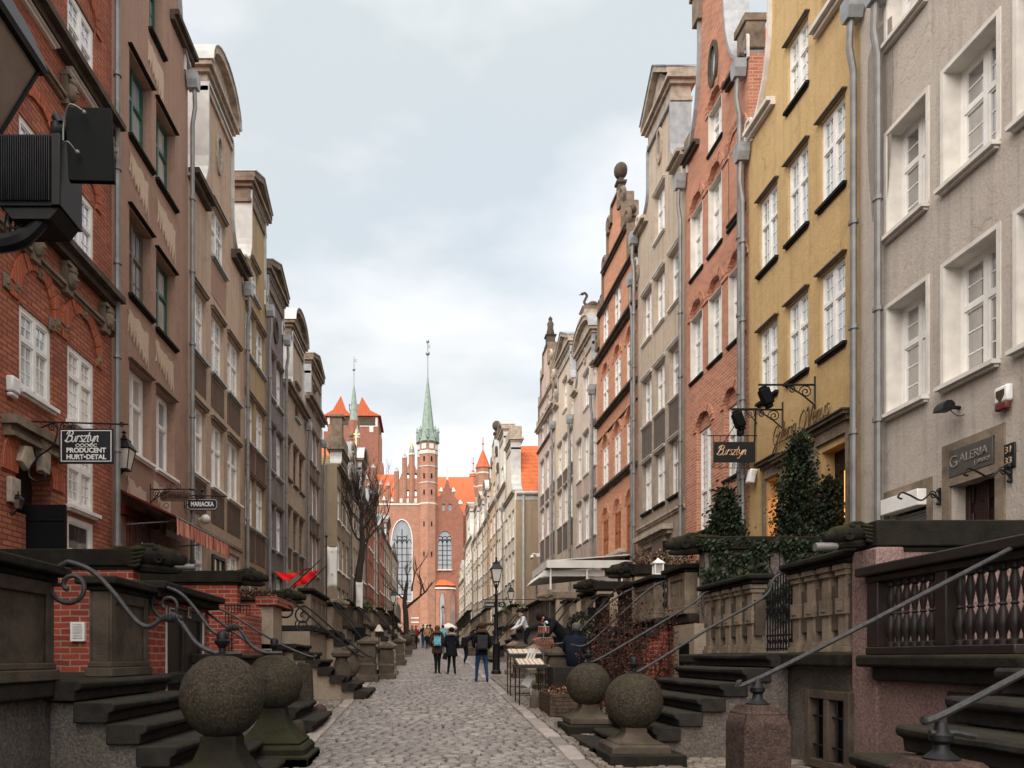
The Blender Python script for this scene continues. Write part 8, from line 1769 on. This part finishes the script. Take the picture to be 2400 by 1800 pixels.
bend = dict(pel=(0, -.06, .52), wai=(0, .0, .6), che=(0, .1, .68), nec=(0, .17, .735), hb=(0, .21, .765), hm=(0, .255, .775), ht=(0, .29, .775), sL=(-.1, .13, .71), eL=(-.11, .2, .58), wL=(-.07, .3, .53), sR=(.1, .13, .71), eR=(.11, .2, .58), wR=(.07, .3, .53), hL=(-.05, -.06, .5), kL=(-.05, .0, .28), aL=(-.05, -.05, .045), tL=(-.05, .03, .018), hR=(.05, -.06, .5), kR=(.05, 0, .28), aR=(.05, -.08, .045), tR=(.05, 0, .018))
person('person in black bending over a stall in light trainers', PX(1094, 31.5), 31.5, 1.72, R(-75), 'cloth_black', 'cloth_black', shoes='sneaker', pose=bend, coat=(.42, .1, 'cloth_black'), bulk=1.15)
bend2 = dict(bend, nec=(0, .18, .77), hb=(0, .22, .79), hm=(0, .262, .79), ht=(0, .295, .775), che=(0, .1, .7), sL=(-.11, .13, .74), sR=(.11, .13, .74))
p5, m5 = person('seller in a black coat and white collar bending over the amber stand', PX(1316, 17.6), 17.6, 1.82, R(95), 'cloth_black', 'cloth_black', skin='skin_red', pose=bend2, coat=(.36, .115, 'cloth_black'), bulk=1.45, z=G(17.6) + .4)
S = MB(m5); S.tube(catmull([(-.06, .2, .72), (-.045, .215, .745), (0, .225, .72), (.0, .2, .62)], 4), .013, 6); S.build('white_collar', 'shirt_white', p5)
S = MB(); S.box(PX(1316, 17.6) - .35, PX(1316, 17.6) + .3, 17.35, 17.9, G(17.6) - .1, G(17.6) + .39); tag(S.build('stone_block', 'stone_step', bevel=.02), 'low stone step under the feet of the bending seller', 'step')
sit = dict(pel=(0, 0, .28), wai=(0, .03, .38), che=(0, .07, .5), nec=(0, .1, .585), hb=(0, .125, .63), hm=(0, .14, .675), ht=(0, .145, .715), sL=(-.11, .08, .56), eL=(-.15, .14, .42), wL=(-.08, .24, .36), sR=(.11, .08, .56), eR=(.15, .14, .42), wR=(.08, .24, .36), hL=(-.06, .02, .27), kL=(-.09, .25, .29), aL=(-.08, .25, .045), tL=(-.08, .32, .018), hR=(.06, .02, .27), kR=(.09, .25, .29), aR=(.08, .25, .045), tR=(.08, .32, .018))
person('person in a dark navy coat and grey cap sitting on the steps', PX(1345, 16.2), 16.2, 1.85, R(-25), 'cloth_navy', 'cloth_navy', hat='cloth_grey', pose=sit, bulk=1.6, z=G(16.2) + .35)
S = MB(); S.box(PX(1345, 16.2) - .5, PX(1345, 16.2) + .4, 15.95, 16.7, G(16) - .1, G(16) + .78); tag(S.build('stone_block', 'stone_step', bevel=.02), 'stone block seat under the person in navy', 'step')
person('person in a white shirt and dark trousers leaning on the terrace stairs', PX(1231, 29), 29, 1.7, R(100), 'shirt_white', 'cloth_black', pose=dict(bend2, nec=(0, .08, .81), hb=(0, .1, .85), hm=(0, .115, .895), ht=(0, .12, .935), che=(0, .05, .72), sL=(-.1, .06, .78), sR=(.1, .06, .78), eL=(-.12, .12, .63)), z=1.9)
for (u, y, h, yw, tp, lg, hr, lb, lh) in ((966, 50.5, 1.62, 172, 'cloth_grey', 'cloth_black', 'hair_brown', 'distant walker in grey with dark trousers, leftmost of the oncoming people', True), (975, 51.2, 1.6, 186, 'cloth_red', 'cloth_black', 'hair_dark', 'distant walker in dark red beside the one in grey', True),
      (1001, 50.3, 1.66, 178, 'cloth_tan', 'cloth_black', 'hair_dark', 'distant walker in a tan jacket with dark trousers', False), (1008, 53, 1.7, 5, 'cloth_brown', 'cloth_black', 'hair_brown', 'distant walker in brown just behind the tan jacket', False), (992, 52.5, 1.68, 170, 'cloth_black', 'jeans', 'hair_dark', 'distant walker in black left of the tan jacket', False), (1038, 44, 1.66, 0, 'teal', 'jeans', 'hair_brown', 'distant walker in a bright blue jacket between the two nearest walkers', False)):
    person(lb, PX(u, y), y, h, R(yw), tp, lg, hair=hr, pose=walkA, longhair=lh, bulk=1.1)
# ======================= CAMERA, SKY, SUN =======================
cam = bpy.data.cameras.new('camera'); co = bpy.data.objects.new('camera', cam); C.objects.link(co)
co.location = (0, 0, CAMZ); co.rotation_euler = (R(90), 0, 0)
cam.sensor_width = 36; cam.lens = 36 * FPX / 2400; cam.clip_end = 3000; cam.clip_start = .1
cam.shift_x = (1200 - VPX) / 2400; cam.shift_y = (VPY - 900) / 2400
SC.camera = co
w = bpy.data.worlds.new('World'); SC.world = w; w.use_nodes = True
nt = w.node_tree; bg = nt.nodes['Background']
def wn(t): return nt.nodes.new(t)
SUN_EL, SUN_AZ = R(48), R(208)      # behind the viewer's left shoulder
sky = wn('ShaderNodeTexSky'); sky.sky_type = 'NISHITA'; sky.sun_disc = False; sky.sun_elevation = SUN_EL; sky.sun_rotation = SUN_AZ; sky.air_density = 1; sky.dust_density = 2
tc = wn('ShaderNodeTexCoord'); mp_ = wn('ShaderNodeMapping'); mp_.inputs['Scale'].default_value = (1.0, 1.0, 2.2); mp_.inputs['Location'].default_value = (.35, .1, .75)
nt.links.new(tc.outputs['Generated'], mp_.inputs[0])
nz = wn('ShaderNodeTexNoise'); nz.inputs['Scale'].default_value = 1.7; nz.inputs['Detail'].default_value = 6; nz.inputs['Roughness'].default_value = .5; nz.inputs['Distortion'].default_value = .25
nt.links.new(mp_.outputs[0], nz.inputs['Vector'])
rp = wn('ShaderNodeValToRGB'); rp.color_ramp.elements[0].position = .36; rp.color_ramp.elements[1].position = .58; rp.color_ramp.elements[0].color = (.88, .88, .88, 1); rp.color_ramp.elements[1].color = (.97, .97, .97, 1)
nt.links.new(nz.outputs['Fac'], rp.inputs[0])
SKYK = 0.10
mx = wn('ShaderNodeMix'); mx.data_type = 'RGBA'; nt.links.new(rp.outputs[0], mx.inputs[0]); nt.links.new(sky.outputs[0], mx.inputs[6])
n2 = wn('ShaderNodeTexNoise'); n2.inputs['Scale'].default_value = 2.6; n2.inputs['Detail'].default_value = 5; nt.links.new(mp_.outputs[0], n2.inputs['Vector'])
cr = wn('ShaderNodeValToRGB'); cr.color_ramp.elements[0].position = .4; cr.color_ramp.elements[1].position = .58
cr.color_ramp.elements[0].color = (1.93, 2.09, 2.15, 1); cr.color_ramp.elements[1].color = (2.74, 2.76, 2.76, 1)
nt.links.new(n2.outputs['Fac'], cr.inputs[0]); nt.links.new(cr.outputs[0], mx.inputs[7])
nt.links.new(mx.outputs[2], bg.inputs['Color']); bg.inputs['Strength'].default_value = SKYK
sl = bpy.data.lights.new('sun', 'SUN'); sl.energy = 1.5; sl.angle = R(85); sl.color = (1, .92, .83)
so = bpy.data.objects.new('sun', sl); C.objects.link(so)
dv = Vector((math.sin(SUN_AZ) * math.cos(SUN_EL), math.cos(SUN_AZ) * math.cos(SUN_EL), math.sin(SUN_EL)))
so.rotation_euler = dv.to_track_quat('Z', 'Y').to_euler(); so.location = (0, 0, 40)
vs = SC.view_settings; SC.display_settings.display_device = 'sRGB'; vs.view_transform = 'Standard'; vs.look = 'None'; vs.gamma = 1; vs.exposure = 1.9; vs.use_curve_mapping = False
SC.cycles.use_denoising = True; SC.cycles.max_bounces = 6; SC.cycles.diffuse_bounces = 4
